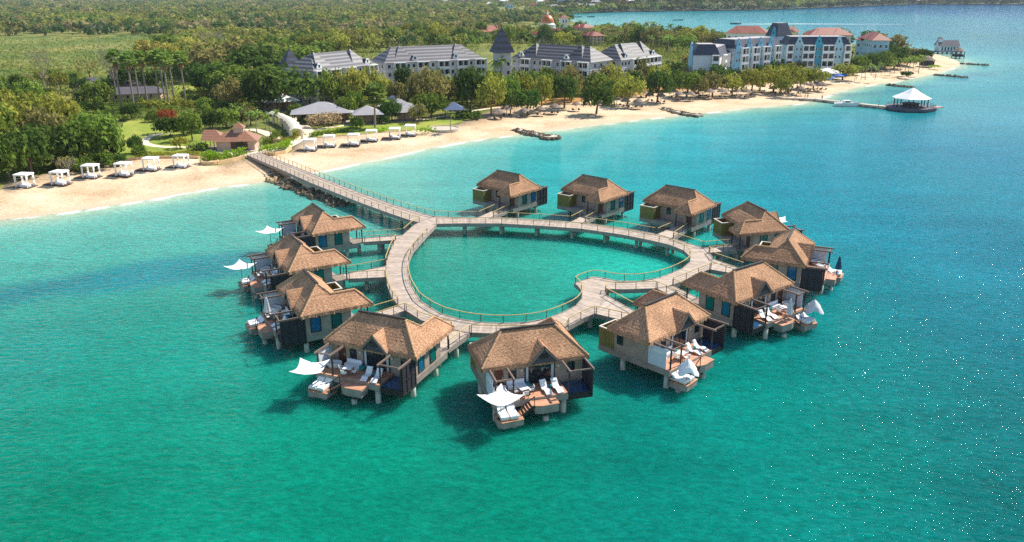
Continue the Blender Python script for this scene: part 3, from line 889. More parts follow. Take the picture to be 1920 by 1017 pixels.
def ridge_mesh(m):
    R = random.Random(4)
    b = MB()
    X = lambda p: Vector((p[0]*m, p[1], p[2]))
    wx, vy = -A_+(A_-R_)*TW, B_*(1-TW)
    def line(p, q, r):
        p, q = X(p), X(q)
        n = max(2, int((q-p).length/.35))
        for i in range(n):
            a, c = p.lerp(q, i/n), p.lerp(q, (i+1.12)/n)
            b.tube(a+Vector((0, 0, .02+R.uniform(0, .03))), c+Vector((0, 0, .02+R.uniform(0, .05))), r*R.uniform(.85, 1.15), r, 7)
    for s in (-1, 1):
        for k in (-1, 1):
            if s < 0 and k < 0: line((-R_, 0, ZR), (wx, -vy, ZW), .11)
            else: line((s*R_, 0, ZR), (s*A_, k*B_, ZE), .12)
    d = b.data('ridge_roll', m_ridge)
    b = MB(); line((wx, -vy, ZW), (wx, -B_-WL+WO, ZW), .14)
    line((wx, -B_-WL+WO, ZW), (-A_, -B_-WL, ZE), .11); line((wx, -B_-WL+WO, ZW), (-A_+WW, -B_-WL, ZE), .11)
    d3 = b.data('ridge_roll', m_ridge)
    b2 = MB(); b2.bar(X((-R_-.15, 0, ZR+.12)), X((R_+.15, 0, ZR+.12)), .3, .12)
    return d, b2.data('ridge_board', m_dark), d3
m_ridge = mat('ridge_thatch', srgb(190, 150, 112), .95, .3, 5, .5, 14)

def bungalow_data(m):
    """mesh data of every part for one handedness"""
    D = {}
    def bx(b, x0, x1, y0, y1, z0, z1, mi=0):
        a, c = sorted((x0*m, x1*m)); b.box(a, c, y0, y1, z0, z1, mi)
    b = MB(); bx(b, -5.2, 5.05, -2.35, 2.35, 2.15, 4.98); bx(b, -5.2, -2.75, -3.1, -2.35, 2.15, 4.98)
    D['wall'] = b.data('wall', m_siding)
    b = MB(); bx(b, -5.26, 5.11, -4.55, 2.41, 1.42, 2.148); bx(b, -2.58, 5.11, 2.412, 5.36, 1.5, 2.148)
    D['skirt'] = b.data('skirt', m_skirt)
    D['roof'] = roof_mesh(m)
    D['ridge'], D['ridge_board'], D['ridge_wing'] = ridge_mesh(m)
    # sea-side gable
    R = random.Random(21)
    gx, gw, gz, gy = -.75, 1.62, 6.55, 3.2
    X = lambda p: (p[0]*m, p[1], p[2])
    b = MB()
    for s in (-1, 1):
        thatch_grid(b, [X(p) for p in ((gx+s*gw, gy, ZE-.02), (gx+s*gw, B_-.05, ZE-.02), (gx, .95, gz), (gx, gy, gz))], R)
        a, c = Vector(X((gx+s*gw, gy, ZE-.02))), Vector(X((gx, gy, gz)))
        b.face([a+Vector((0, 0, .1)), a-Vector((0, 0, .1)), c-Vector((0, 0, .1)), c+Vector((0, 0, .1))], 0, [(0, 0), (0, .3), (2, .3), (2, 0)])
    D['dormer'] = b.data('dormer', m_thatch)
    b = MB()
    for s in (-1, 1): b.bar(X((gx+s*(gw+.02), gy+.04, ZE-.14)), X((gx, gy+.04, gz-.12)), .08, .26)
    D['bargeboard'] = b.data('bargeboard', m_beam)
    b = MB()
    V = [X(p) for p in ((gx-1.5, gy-.1, ZE-.12), (gx+1.5, gy-.1, ZE-.12), (gx, gy-.1, gz-.22))]
    V += [(x, y-.1, z) for x, y, z in V]
    b.mesh(V, [(0, 1, 2), (5, 4, 3), (0, 3, 4, 1), (1, 4, 5, 2), (2, 5, 3, 0)])
    bx(b, gx-.42, gx+.42, gy-.11, gy-.07, 5.2, 5.7, 1)
    D['gable_panel'] = b.data('gable_panel', [m_siding_shade, m_frame])
    # window: 1.15 wide along Y on the wing-end wall
    b = MB()
    for y0, y1, z0, z1 in ((-.62, -.53, 2.42, 4.38), (.53, .62, 2.42, 4.38), (-.53, .53, 2.42, 2.52), (-.53, .53, 4.28, 4.38)): b.box(-.05, .05, y0, y1, z0, z1)
    D['window'] = b.data('window', m_frame)
    D['pane_teal'] = MB().box(-.02, .02, -.53, .53, 2.52, 4.28).data('pane', m_glass_teal)
    D['pane_blue'] = MB().box(-.02, .02, -.53, .53, 2.52, 4.28).data('pane', m_glass_blue)
    # small dark window on other walls, facing +Y
    b = MB()
    for x0, x1, z0, z1 in ((-.42, -.34, 3.0, 4.4), (.34, .42, 3.0, 4.4), (-.34, .34, 3.0, 3.08), (-.34, .34, 4.32, 4.4)): b.box(x0, x1, -.04, .04, z0, z1)
    D['window_small'] = b.data('window', m_frame)
    D['pane_small'] = MB().box(-.34, .34, -.02, .02, 3.08, 4.32).data('pane', m_glass)
    # sliding glass door to the deck
    b = MB()
    for x0, x1, z0, z1 in ((-2.15, -2.05, 2.16, 4.6), (.95, 1.05, 2.16, 4.6), (-2.05, .95, 4.5, 4.6), (-.59, -.51, 2.16, 4.5), (-2.05, .95, 2.16, 2.22)): bx(b, x0, x1, 2.33, 2.44, z0, z1)
    D['sliding_door'] = b.data('sliding_door', m_frame)
    b = MB(); bx(b, -2.05, .95, 2.36, 2.4, 2.22, 4.5)
    D['pane_door'] = b.data('pane', m_glass)
    b = MB(); bx(b, -2.03, -1.75, 2.41, 2.43, 2.24, 4.48); D['curtain'] = b.data('curtain', m_curtain)
    b = MB(); bx(b, .68, .93, 2.41, 2.43, 2.24, 4.48); D['curtain_b'] = b.data('curtain', m_curtain)
    b = MB(); bx(b, 3.3, 4.2, 2.33, 2.42, 2.16, 4.35); D['door'] = b.data('door', m_door)
    b = MB(); b.tube((3.42*m, 2.47, 3.2), (3.42*m, 2.47, 3.45), .03); D['handle'] = b.data('handle', m_cap)
    b = MB(); bx(b, -4.3, -3.35, -3.18, -3.09, 2.16, 4.3); D['entry_door'] = b.data('door', m_door)
    # walled yard on the inland corner
    b = MB()
    bx(b, 5.0, 5.1, -4.5, -2.36, 2.15, 4.25); bx(b, 2.3, 5.0, -4.5, -4.4, 2.15, 4.25); bx(b, 2.3, 2.4, -4.4, -2.36, 2.15, 4.25)
    D['yard_screen'] = b.data('yard_screen', m_gold)
    b = MB()
    bx(b, 4.96, 5.14, -4.54, -2.36, 4.252, 4.36); bx(b, 2.26, 4.96, -4.54, -4.36, 4.252, 4.36); bx(b, 2.26, 2.44, -4.36, -2.36, 4.252, 4.36)
    D['screen_cap'] = b.data('screen_cap', m_cap)
    b = MB(); bx(b, -5.2, -2.4, -5.45, -3.11, 1.98, 2.152); D['porch_deck'] = b.data('porch_deck', m_walk)
    D['porch_post'] = MB().box(-.07, .07, -.07, .07, 2.15, 4.85).data('porch_post', m_dark)
    # sea deck
    b = MB(); bx(b, -2.58, 5.06, 2.42, 5.3, 2.155, 2.2); D['deck'] = b.data('deck', m_deck)
    b = MB(); b.prism([(x*m, y) for x, y in ((-1.25, 5.37), (1.25, 5.37), (1.25, 6.5), (.5, 6.72), (-1.25, 6.62))], 1.86, 1.95, 0)
    b.prism([(x*m, y) for x, y in ((-1.22, 5.37), (1.22, 5.37), (1.22, 6.47), (.5, 6.69), (-1.22, 6.59))], 1.05, 1.858, 1)
    D['platform'] = b.data('platform', [m_deck, m_skirt])
    low = ((2.55, 5.38), (5.15, 5.38), (5.15, 6.75), (4.75, 7.42), (2.55, 7.2))
    b = MB(); b.prism([(x*m, y) for x, y in low], 1.02, 1.1, 0)
    b.prism([(x*m, y) for x, y in ((2.58, 5.38), (5.12, 5.38), (5.12, 6.73), (4.73, 7.39), (2.58, 7.17))], .42, 1.018, 1)
    D['lower_deck'] = b.data('lower_deck', [m_deck, m_skirt])
    b = MB()
    for i in range(5):
        x0 = 1.28+i*.26; bx(b, x0, x1 := x0+.28, 5.4, 6.5, 2.0-.2*i-.05, 2.0-.2*i)
    for y in (5.4, 6.5): b.bar((1.26*m, y, 1.9), (2.6*m, y, .95), .06, .22, 1)
    D['stair'] = b.data('stair', [m_deck, m_dark])
    b = MB()
    b.bar((1.3*m, 6.52, 1.95), (1.3*m, 6.52, 3.0), .06); b.bar((2.55*m, 6.52, 1.1), (2.55*m, 6.52, 2.05), .06)
    b.bar((1.3*m, 6.52, 3.0), (2.55*m, 6.52, 2.05), .07); b.bar((2.55*m, 6.52, 2.05), (2.9*m, 6.9, 1.95), .06)
    D['stair_rail'] = b.data('stair_rail', m_dark)
    def perg(x0, x1):
        b = MB()
        for x in (x0, x1): b.bar((x*m, 2.5, 4.58), (x*m, 5.65, 4.58), .13, .2)
        b.bar((x0*m, 5.2, 4.46), (x1*m, 5.2, 4.46), .1, .16)
        for x in (x0, x1): b.box(x*m-.07, x*m+.07, 5.13, 5.27, 2.2 if x > 0 or x > -3 else 1.5, 4.5, 1)
        return b
    D['pergola_a'] = perg(3.05, 4.85).data('pergola', [m_beam, m_dark]); D['pergola_b'] = perg(-5.15, -2.72).data('pergola', [m_beam, m_dark])
    b = MB(); bx(b, 5.0, 5.08, 2.42, 4.75, 2.2, 4.45); D['side_panel'] = b.data('side_panel', m_bluewhite)
    b = MB(); bx(b, 4.96, 5.12, 3.0, 4.4, 3.85, 4.1); D['panel_slot'] = b.data('panel_slot', m_white)
    # plunge pool with its slatted screen at the wing end
    b = MB(); bx(b, -5.2, -2.62, 2.42, 5.1, 1.25, 1.9); D['pool_tub'] = b.data('pool_tub', m_dark)
    b = MB(); bx(b, -5.05, -2.75, 2.5, 4.98, 1.9, 1.96); D['pool_water'] = b.data('pool_water', m_pool)
    b = MB()
    bx(b, -5.24, -5.14, 2.42, 5.12, 1.3, 4.45)
    for y in (2.46, 3.3, 4.2, 5.06): bx(b, -5.3, -5.24, y-.05, y+.05, 1.3, 4.45, 1)
    for z in (1.4, 2.9, 4.4): bx(b, -5.29, -5.242, 2.42, 5.12, z-.05, z+.05, 1)
    D['slat_screen'] = b.data('slat_screen', [m_louvre, m_dark])
    D['pile'] = MB().tube((0, 0, -1.6), (0, 0, 1.42), .3, .3, 14).data('pile', m_pile, True)
    D['low_pile'] = MB().tube((0, 0, -1.6), (0, 0, .42), .3, .3, 14).data('pile', m_pile, True)
    D['lamp'] = MB().box(-.08, .08, 0, .14, 3.75, 4.05).data('wall_lamp', m_cap)
    return D
m_siding_shade = boards('gable_boards_shaded', srgb(66, 64, 72), .16, 'Z', .15, .5)  # darker siding: the shade on the gable is put into its colour
m_curtain = mat('curtain', srgb(196, 200, 204), .9, .1, 4)
BD = {1: bungalow_data(1), -1: bungalow_data(-1)}

def bungalow(key, label, panes=('pane_teal', 'pane_blue')):
    x, y, q, m = BUNG[key]
    D = BD[m]
    t = thing('bungalow', label, 'bungalow', (x, y, 0), math.radians(q), 'thatched overwater bungalows')
    p = lambda n, d, par=t, loc=None, rz=None: link(n, D[d], par, loc, rz)
    p('wall', 'wall'); p('skirt', 'skirt')
    r = p('thatch_roof', 'roof'); p('ridge_roll', 'ridge', r); p('ridge_roll', 'ridge_wing', r); p('ridge_board', 'ridge_board', r)
    d = p('dormer', 'dormer', r); p('bargeboard', 'bargeboard', t); p('gable_panel', 'gable_panel', t)
    for yy, pn in ((1.2, panes[1]), (-1.3, panes[0])):
        w = p('window', 'window', t, (-5.22*m, yy, 0)); p('pane', pn, w)
    for lx, ly, rz in ((2.35, 2.36, 0), (-3.9, 2.36, 0), (.6, -2.36, 0), (5.06, -1.5, math.pi/2)):
        w = p('window', 'window_small', t, (lx*m, ly, 0), rz); p('pane', 'pane_small', w)
    s = p('sliding_door', 'sliding_door'); p('pane', 'pane_door', s); p('curtain', 'curtain', s); p('curtain', 'curtain_b', s)
    dd = p('door', 'door'); p('handle', 'handle', dd); p('entry_door', 'entry_door')
    ys = p('yard_screen', 'yard_screen'); p('screen_cap', 'screen_cap', ys)
    p('porch_deck', 'porch_deck')
    for lx in (-5.05, -2.55): p('porch_post', 'porch_post', t, (lx*m, -5.2, 0))
    p('deck', 'deck'); p('platform', 'platform'); p('lower_deck', 'lower_deck')
    st = p('stair', 'stair'); p('stair_rail', 'stair_rail', st)
    p('pergola', 'pergola_a'); p('pergola', 'pergola_b')
    sp = p('side_panel', 'side_panel'); p('panel_slot', 'panel_slot', sp)
    pt = p('plunge_pool', 'pool_tub'); p('pool_water', 'pool_water', pt); p('slat_screen', 'slat_screen')
    for lx, ly in ((-4.8, 2.4), (-4.7, -2.7), (4.75, -1.2), (-2.2, 5.0), (4.75, 4.75), (0, 0), (-3.9, -5.0)):
        p('pile', 'pile', t, (lx*m, ly, 0))
    for lx, ly in ((3.4, 6.4), (4.6, 6.2), (0, 6.1)): p('pile', 'low_pile', t, (lx*m, ly, 0))
    for lx in (1.4, -2.5): p('wall_lamp', 'lamp', t, (lx*m, 2.36, 0))
    return t

BLAB = {
 'B1': ('far bungalow by the jetty end', 'leftmost of the three thatched bungalows behind the far walkway, gold screens towards the camera'),
 'B2': ('middle far bungalow', 'middle one of the three thatched bungalows behind the far walkway'),
 'B3': ('third far bungalow', 'rightmost of the three thatched bungalows behind the far walkway'),
 'B4': ('bungalow with the parasol tip behind it', 'thatched bungalow at the upper right bend, white open parasol showing behind its roof'),
 'B5': ('rightmost bungalow', 'rightmost thatched bungalow, seen end-on with dark slatted screen and blue window'),
 'B6': ('bungalow with two closed grey parasols', 'thatched bungalow with dark gable and two closed parasols on its decks'),
 'B7': ('bungalow beside the heart notch', 'thatched bungalow by the heart notch with long plain wall and pale blue side panel'),
 'B8': ('frontmost bungalow', 'frontmost thatched bungalow, open white parasol and stair facing the camera'),
 'B9': ('bungalow left of the frontmost', 'thatched bungalow left of the frontmost one, parasol spread beyond its deck corner'),
 'B10': ('lowest left bungalow', 'lowest of the three left-hand thatched bungalows, navy slatted screen and closed white parasol'),
 'B11': ('middle left bungalow', 'middle one of the three left-hand thatched bungalows, open white parasol over its lower deck'),
 'B12': ('upper left bungalow', 'uppermost of the three left-hand thatched bungalows, nearest the jetty')}
for k, (sh, lab) in BLAB.items():
    bungalow(k, lab)

def blocal(key, lx, ly, z=0):
    x, y, q, m = BUNG[key]
    q = math.radians(q); lx *= m
    return Vector((x+math.cos(q)*lx-math.sin(q)*ly, y+math.sin(q)*lx+math.cos(q)*ly, z))

# footbridges from the heart to each entrance
BR = {'B1': [(896, 408.5), (924, 408.6)], 'B2': [(1070, 416.8), (1096, 418.6)], 'B3': [(1232, 439.8), (1262, 448)], 'B4': [(1318, 465.6), (1329, 474.6)], 'B5': [(1336.5, 486), (1331, 505.5)],
      'B6': [(1259.6, 535.6), (1231, 541.4)], 'B7': [(1134, 553), (1116, 588.6)], 'B8': [(1064, 613.5), (1024, 621.5)], 'B9': [(882, 624.5), (848, 618)], 'B10': [(748, 574), (761, 582.5)],
      'B11': [(724.2, 499), (724.1, 520)], 'B12': [(756.5, 440.6), (743, 450.5)]}
m_hb = boards('bridge_boards', srgb(182, 165, 148), .3, 'X', .13, .42, coord='UV')
for k, (p1, p2) in BR.items():
    e1, e2 = at(*p1, DZ)[:2], at(*p2, DZ)[:2]
    c1, c2 = blocal(k, -4.95, -5.44)[:2], blocal(k, -2.65, -5.44)[:2]
    if math.dist(e1, c1)+math.dist(e2, c2) > math.dist(e1, c2)+math.dist(e2, c1): c1, c2 = c2, c1
    t = thing('footbridge', 'short railed footbridge from the heart walkway to the '+BLAB[k][0], 'footbridge', (0, 0, 0), 0, 'footbridges to the bungalows')
    zb = DZ-.012
    b = ring_deck(resample([e1, c1], .8), resample([e2, c2], .8), zb); b.build('deck', m_hb, t)
    b = MB(); skirt_line(b, [e1, c1], DZ-.55, DZ+.04, .1); skirt_line(b, [e2, c2], DZ-.55, DZ+.04, .1); b.build('fascia', m_fascia, t)
    sh = lambda a, c: [tuple(a[i]*.97+c[i]*.03 for i in (0, 1)), tuple(a[i]*.03+c[i]*.97 for i in (0, 1))]
    for a, c in ((e1, c1), (e2, c2)): part_rail(t, sh(a, c), 'railing', 2.0)
    mid = [(e1[i]+c1[i]+e2[i]+c2[i])/4 for i in (0, 1)]
    n = Vector((e2[0]-e1[0], e2[1]-e1[1])).normalized()*.7
    if math.dist(e1, c1) > 4:
        for s in (-1, 1): link('pile', pile_data, t, (mid[0]+n.x*s, mid[1]+n.y*s, 0))

# ------------------------------------------------------------------ things on the bungalow decks
def star_parasol(rad=2.25, sag=.42):
    """open square shade sail parasol: four raised tips, hollow edges"""
    n = 10
    b = MB()
    V = []
    for j in range(n+1):
        for i in range(n+1):
            u, v = 2*i/n-1, 2*j/n-1
            k = 1-.13*(1-v*v)*abs(u)**3 ; l = 1-.13*(1-u*u)*abs(v)**3      # hollow edges
            r = max(abs(u), abs(v)); c = abs(u*v)
            V.append((rad*.72*u*k, rad*.72*v*l, .5*(1-r)**1.2+.30*c**2-.10*r*(1-c)))
    Fs = [(j*(n+1)+i, j*(n+1)+i+1, (j+1)*(n+1)+i+1, (j+1)*(n+1)+i) for j in range(n) for i in range(n)]
    return b.mesh(V, Fs).data('canopy', m_fabric, True)
D_star = star_parasol()
D_mast = MB().tube((0, 0, .05), (0, 0, 2.75), .035, .03, 8).box(-.3, .3, -.3, .3, 0, .06).data('mast', m_frame)
def closed_canopy():
    b = MB()
    prof = [(.05, 2.75), (.11, 2.6), (.17, 2.2), (.24, 1.7), (.32, 1.2), (.38, .95)]
    n = 16
    V = []
    for r, z in prof:
        V += [((r*(1+.35*(i % 2)))*math.cos(2*math.pi*i/n), (r*(1+.35*(i % 2)))*math.sin(2*math.pi*i/n), z-(.12 if (i % 4 == 1 and z < 1.3) else 0)) for i in range(n)]
    Fs = [(k*n+i, (k+1)*n+i, (k+1)*n+(i+1) % n, k*n+(i+1) % n) for k in range(len(prof)-1) for i in range(n)]+[tuple(range(n))]
    return b.mesh(V, Fs).data('canopy', m_grey_fab)
m_grey_fab = mat('folded_fabric', srgb(206, 204, 204), .9, .1, 3)
m_blue_fab = mat('navy_fabric', srgb(40, 84, 110), .9, .1, 3)
D_closed = closed_canopy()
D_closed_blue = D_closed.copy(); D_closed_blue.materials[0] = m_blue_fab
def half_canopy():
    b = MB(); n = 20; V = []; prof = [(.03, 2.8), (.35, 2.5), (.8, 2.0), (1.15, 1.45)]
    for k, (r, z) in enumerate(prof):
        V += [(r*(1+.22*k/3*math.cos(4*2*math.pi*i/n))*math.cos(2*math.pi*i/n), r*(1+.22*k/3*math.cos(4*2*math.pi*i/n))*math.sin(2*math.pi*i/n), z-.2*k/3*math.cos(4*2*math.pi*i/n)) for i in range(n)]
    return b.mesh(V, [(k*n+i, (k+1)*n+i, (k+1)*n+(i+1) % n, k*n+(i+1) % n) for k in range(3) for i in range(n)]).data('canopy', m_fabric)
D_half = half_canopy()

def lounger_data():
    """wave-shaped moulded lounger, head towards -Y"""
    prof = [(.95, .16), (.75, .22), (.45, .36), (.2, .36), (0, .26), (-.2, .24), (-.4, .36), (-.65, .66), (-.88, .92)]
    b = MB(); w = .34
    for (y0, z0), (y1, z1) in zip(prof, prof[1:]):
        V = [(x, y, z) for x in (-w, w) for y, z in ((y0, z0), (y1, z1), (y1, z1-.09), (y0, z0-.09))]
        b.mesh(V, [(0, 1, 5, 4), (3, 7, 6, 2), (0, 4, 7, 3), (1, 2, 6, 5), (0, 3, 2, 1), (4, 5, 6, 7)])
    sh = b.data('shell', m_white)
    b = MB()
    for x in (-.28, .28):
        for y, z in ((.5, .27), (-.45, .3)): b.box(x-.03, x+.03, y-.03, y+.03, 0, z)
    ft = b.data('foot_frame', m_cap)
    b = MB(); b.bar((0, -.80, .93), (0, -.66, .74), .5, .1)
    return sh, ft, b.data('head_pillow', m_cush)
D_lounge = lounger_data()
def daybed_data():
    b = MB(); b.box(-.42, .42, -.95, .95, .08, .24); base = b.data('base', m_cap)
    b = MB(); b.box(-.4, .4, -.35, .93, .242, .42); b.bar((0, -.38, .34), (0, -.98, .78), .8, .16)
    return base, b.data('mattress', m_cush)
D_daybed = daybed_data()
def chair_data():
    b = MB(); b.box(-.24, .24, -.22, .22, .42, .48); b.bar((0, -.2, .46), (0, -.3, .86), .46, .05)
    for s in (-1, 1): b.bar((s*.24, -.2, .66), (s*.24, .14, .6), .05, .04)
    seat = b.data('seat', m_white)
    leg = MB().box(-.022, .022, -.022, .022, 0, .42).data('leg', m_beam)
    return seat, leg
D_chair = chair_data()
def table_data():
    top = MB().box(-.48, .48, -.48, .48, .70, .745).data('tabletop', m_white)
    leg = MB().box(-.03, .03, -.03, .03, 0, .7).data('leg', m_beam)
    return top, leg
D_table = table_data()
D_sofa = (MB().box(-.95, .95, -.36, .36, .06, .3).data('sofa_base', m_bluewhite), MB().box(-.92, .92, -.34, .34, .302, .46).data('seat_cushion', m_cush), MB().box(-.92, .92, -.36, -.2, .462, .85).data('back_cushion', m_cush))
def otto():
    b = MB(); b.lathe([(0, .02), (.3, .02), (.34, .1), (.34, .38), (.3, .44), (0, .45)], 14); return b.data('ottoman', m_teal, True)
D_otto = otto()
def tub():
    b = MB(); n = 20; V = []
    for r, z, in ((.5, 0), (.62, .2), (.72, .58), (.66, .58), (.5, .16), (0, .14)):
        V += [(r*1.25*math.cos(2*math.pi*i/n), r*.75*math.sin(2*math.pi*i/n), z) for i in range(n)]
    b.mesh(V, [(k*n+i, k*n+(i+1) % n, (k+1)*n+(i+1) % n, (k+1)*n+i) for k in range(5) for i in range(n)])
    return b.data('bathtub', m_white, True)
D_tub = tub()
D_side = MB().tube((0, 0, 0), (0, 0, .4), .05, .05, 8).tube((0, 0, .4), (0, 0, .44), .22, .22, 14).data('side_table', m_teal)

def rz_of(key, r=0):
    x, y, q, m = BUNG[key]
    return math.radians(q)+r*m

def put(key, name, label, cat, lx, ly, z, r, parts, group=None):
    t = thing(name, label, cat, blocal(key, lx, ly, z), rz_of(key, r), group)
    for n, d, *rest in parts:
        for loc in (rest[0] if rest else [(0, 0, 0)]): link(n, d, t, loc)
    return t

def furnish(key, seen):
    w = BLAB[key][0]
    if 'loungers' in seen:
        for i, (lx, ly) in enumerate(((-.55, 4.35), (-1.75, 4.35))):
            put(key, 'sun_lounger', 'white sun lounger on the %s, %s' % (w, ('nearer the stair', 'nearer the plunge pool')[i]), 'sun lounger', lx, ly, 2.2, .12,
                [('shell', D_lounge[0]), ('foot_frame', D_lounge[1]), ('head_pillow', D_lounge[2])], 'white sun loungers on the bungalow decks')
        put(key, 'side_table', 'small teal table between the loungers, '+w, 'side table', -1.15, 4.0, 2.2, 0, [('table_top', D_side)], 'teal side tables')
    if 'table' in seen:
        put(key, 'dining_table', 'square white deck table, '+w, 'table', 1.75, 4.3, 2.2, .2, [('tabletop', D_table[0]), ('leg', D_table[1], [(x, y, 0) for x in (-.4, .4) for y in (-.4, .4)])], 'white deck tables')
        for i, (dx, dy, r, wh) in enumerate(((-.78, .05, math.pi/2*3, 'lounger side'), (.78, 0, math.pi/2, 'tub side'), (0, .8, math.pi, 'sea side'))):
            put(key, 'deck_chair', 'white deck chair of the %s, %s of table' % (w, wh), 'chair', 1.75+dx, 4.3+dy, 2.2, r,
                [('seat', D_chair[0]), ('leg', D_chair[1], [(x, y, 0) for x in (-.2, .2) for y in (-.18, .18)])], 'white chairs at the deck tables')
    if 'sofa' in seen:
        put(key, 'sofa', 'pale sofa by the glass door, '+w, 'sofa', 2.1, 2.86, 2.2, 0, [('sofa_base', D_sofa[0]), ('seat_cushion', D_sofa[1]), ('back_cushion', D_sofa[2])], 'pale deck sofas')
        put(key, 'ottoman', 'round teal ottoman beside the sofa, '+w, 'ottoman', .95, 2.95, 2.2, 0, [('cushion', D_otto)], 'teal ottomans')
    if 'tub' in seen:
        put(key, 'bathtub', 'oval white outdoor bathtub, '+w, 'bathtub', 4.1, 3.5, 2.2, .4, [('tub_shell', D_tub)], 'white outdoor bathtubs')
    if 'daybeds' in seen:
        for i, lx in enumerate((3.45, 4.4)):
            put(key, 'daybed', 'white daybed below the %s, %s' % (w, ('beside its stair', 'at the outer edge')[i]), 'daybed', lx, 6.15, 1.1, 0,
                [('base', D_daybed[0]), ('mattress', D_daybed[1])], 'white daybeds on the lower decks')

def parasol(key, lx, ly, z, canopy, label, r=0, tilt=0, s=1):
    t = put(key, 'parasol', label, 'parasol', lx, ly, z, r, [('canopy', canopy, [(0, 0, 2.35 if canopy is D_star else 0)]), ('mast', D_mast)], 'parasols at the bungalows')
    if tilt: t.rotation_euler = (tilt, tilt*.6, t.rotation_euler[2])
    return t
ALL = ('loungers', 'table', 'sofa', 'tub', 'daybeds')
for k in ('B8', 'B9', 'B6', 'B7', 'B10', 'B11'): furnish(k, ALL)
furnish('B5', ('table', 'tub', 'daybeds')); furnish('B12', ('tub', 'table', 'loungers'))
parasol('B8', 4.7, 6.55, 1.1, D_star, 'open white parasol over the daybeds of the frontmost bungalow', .5)
parasol('B9', 4.7, 6.75, 1.1, D_star, 'open white parasol reaching past the deck of the bungalow left of the frontmost', .3)
parasol('B11', 4.6, 6.8, 1.1, D_star, 'lower of two open white parasols beside the left-hand bungalows', .6)
parasol('B12', 4.6, 6.8, 1.1, D_star, 'upper of two open white parasols beside the left-hand bungalows', .7)
parasol('B4', 4.6, 6.8, 1.1, D_star, 'open white parasol half hidden behind the upper right bungalow', .4)
parasol('B7', 4.2, 6.9, 1.1, D_half, 'half-open white parasol on the lower deck beside the pale blue panel')
parasol('B10', 2.3, 5.0, 2.2, D_closed, 'closed white parasol on the deck of the lowest left bungalow')
parasol('B6', .9, 5.9, 1.95, D_closed, 'closed white parasol standing on the sun platform below the dark gable')
D_half_grey = D_half.copy(); D_half_grey.materials[0] = m_grey_fab
parasol('B6', 4.85, 6.6, 1.1, D_half_grey, 'drooping grey parasol at the outer corner of the lower deck by the sea')
parasol('B5', 3.9, 6.6, 1.1, D_closed_blue, 'closed dark blue parasol on the lower deck of the rightmost bungalow')

# ------------------------------------------------------------------ buildings on shore
m_hwall = mat('hotel_wall', srgb(196, 190, 192), .8, .06, .4)
m_hroof = banded_roof('grey_banded_roof', srgb(122, 120, 122), srgb(70, 69, 74), 1.9)
m_hroof_d = banded_roof('dark_banded_roof', srgb(98, 97, 100), srgb(50, 50, 56), 1.9)
m_tower = banded_roof('slate_blue_roof', srgb(34, 46, 74), srgb(14, 20, 38), 2.3)
m_blue = mat('pale_blue_wall', srgb(158, 192, 204), .8, .06, .4)
m_turq = mat('turquoise_wall', srgb(64, 154, 178), .8, .08, .4)
m_sky = mat('sky_blue_wall', srgb(122, 178, 204), .8, .06, .4)
m_paleb = mat('pale_grey_blue_wall', srgb(190, 204, 212), .8, .06, .4)
m_slate = banded_roof('slate_mansard', srgb(64, 68, 84), srgb(46, 50, 64), .9)
m_flat = mat('flat_grey_roof', srgb(172, 166, 164), .85, .08, .3)
m_terra = banded_roof('terracotta_roof', srgb(150, 60, 30), srgb(110, 42, 22), 1.1)
m_cream = mat('cream_wall', srgb(226, 212, 190), .8, .08, .4)
m_tent = mat('grey_tent_roof', srgb(164, 160, 163), .7, .06, .6)
m_btent = mat('blue_tent_roof', srgb(86, 102, 134), .7, .08, .6)
m_copper = mat('copper_dome', srgb(200, 118, 56), .35, .2, .5, metal=.5)
m_shingle = banded_roof('brown_shingles', srgb(166, 118, 90), srgb(136, 92, 70), .55)
m_darkroof = mat('dark_grey_roof', srgb(92, 88, 96), .8, .15, .3)
m_pinkwall = mat('pinkish_wall', srgb(200, 168, 150), .8, .08, .5)
m_conc = mat('pale_concrete', srgb(190, 176, 158), .85, .1, .6)
m_rock = mat('sea_rock', srgb(120, 104, 84), .95, .45, .9, .8, 3)

D_hwin = (MB().box(-.62, .62, -.06, .06, 0, 1.5).data('window', m_white), MB().box(-.5, .5, -.1, -.065, .1, 1.4).data('pane', m_glass))
m_redglass = glass('curtained_glass', srgb(84, 52, 46))
def bal_mesh(w, floors, fh, cols, proj=1.5):
    b = MB()
    for i in range(cols+1):
        x = -w/2+w*i/cols
        b.box(x-.14, x+.14, -proj, -proj+.28, 0, floors*fh+.1)
    for x in (-w/2, w/2): b.box(x-.1, x+.1, -proj+.28, -.01, 0, floors*fh+.1)
    for k in range(1, floors+1):
        b.box(-w/2-.2, w/2+.2, -proj-.06, -.012, k*fh-.18, k*fh+.12)
        if k < floors+1: b.box(-w/2+.1, w/2-.1, -proj+.06, -proj+.12, (k-1)*fh+.13, (k-1)*fh+.95)
    return b
def door_mesh(w, fh, cols, m):
    b = MB()
    for i in range(cols):
        x0 = -w/2+w*i/cols
        b.box(x0+.25, x0+w/cols-.25, -.09, -.015, .15, fh-.55)
    return b.data('balcony_door', m)
_cache = {}
def balcony(par, x, w, floors, fh, cols, y=0, rz=0, mw=None):
    k = (w, floors, fh, cols)
    if k not in _cache: _cache[k] = (bal_mesh(w, floors, fh, cols).data('balcony_stack', m_white), door_mesh(w, fh, cols, m_glass), door_mesh(w, fh, cols, m_redglass))
    d = _cache[k]
    o = link('balcony_stack', d[0], par, (x, y, 0), rz)
    for f in range(floors): link('balcony_door', d[2] if (f*3+int(x)) % 4 == 0 else d[1], o, (0, 0, f*fh))
    return o

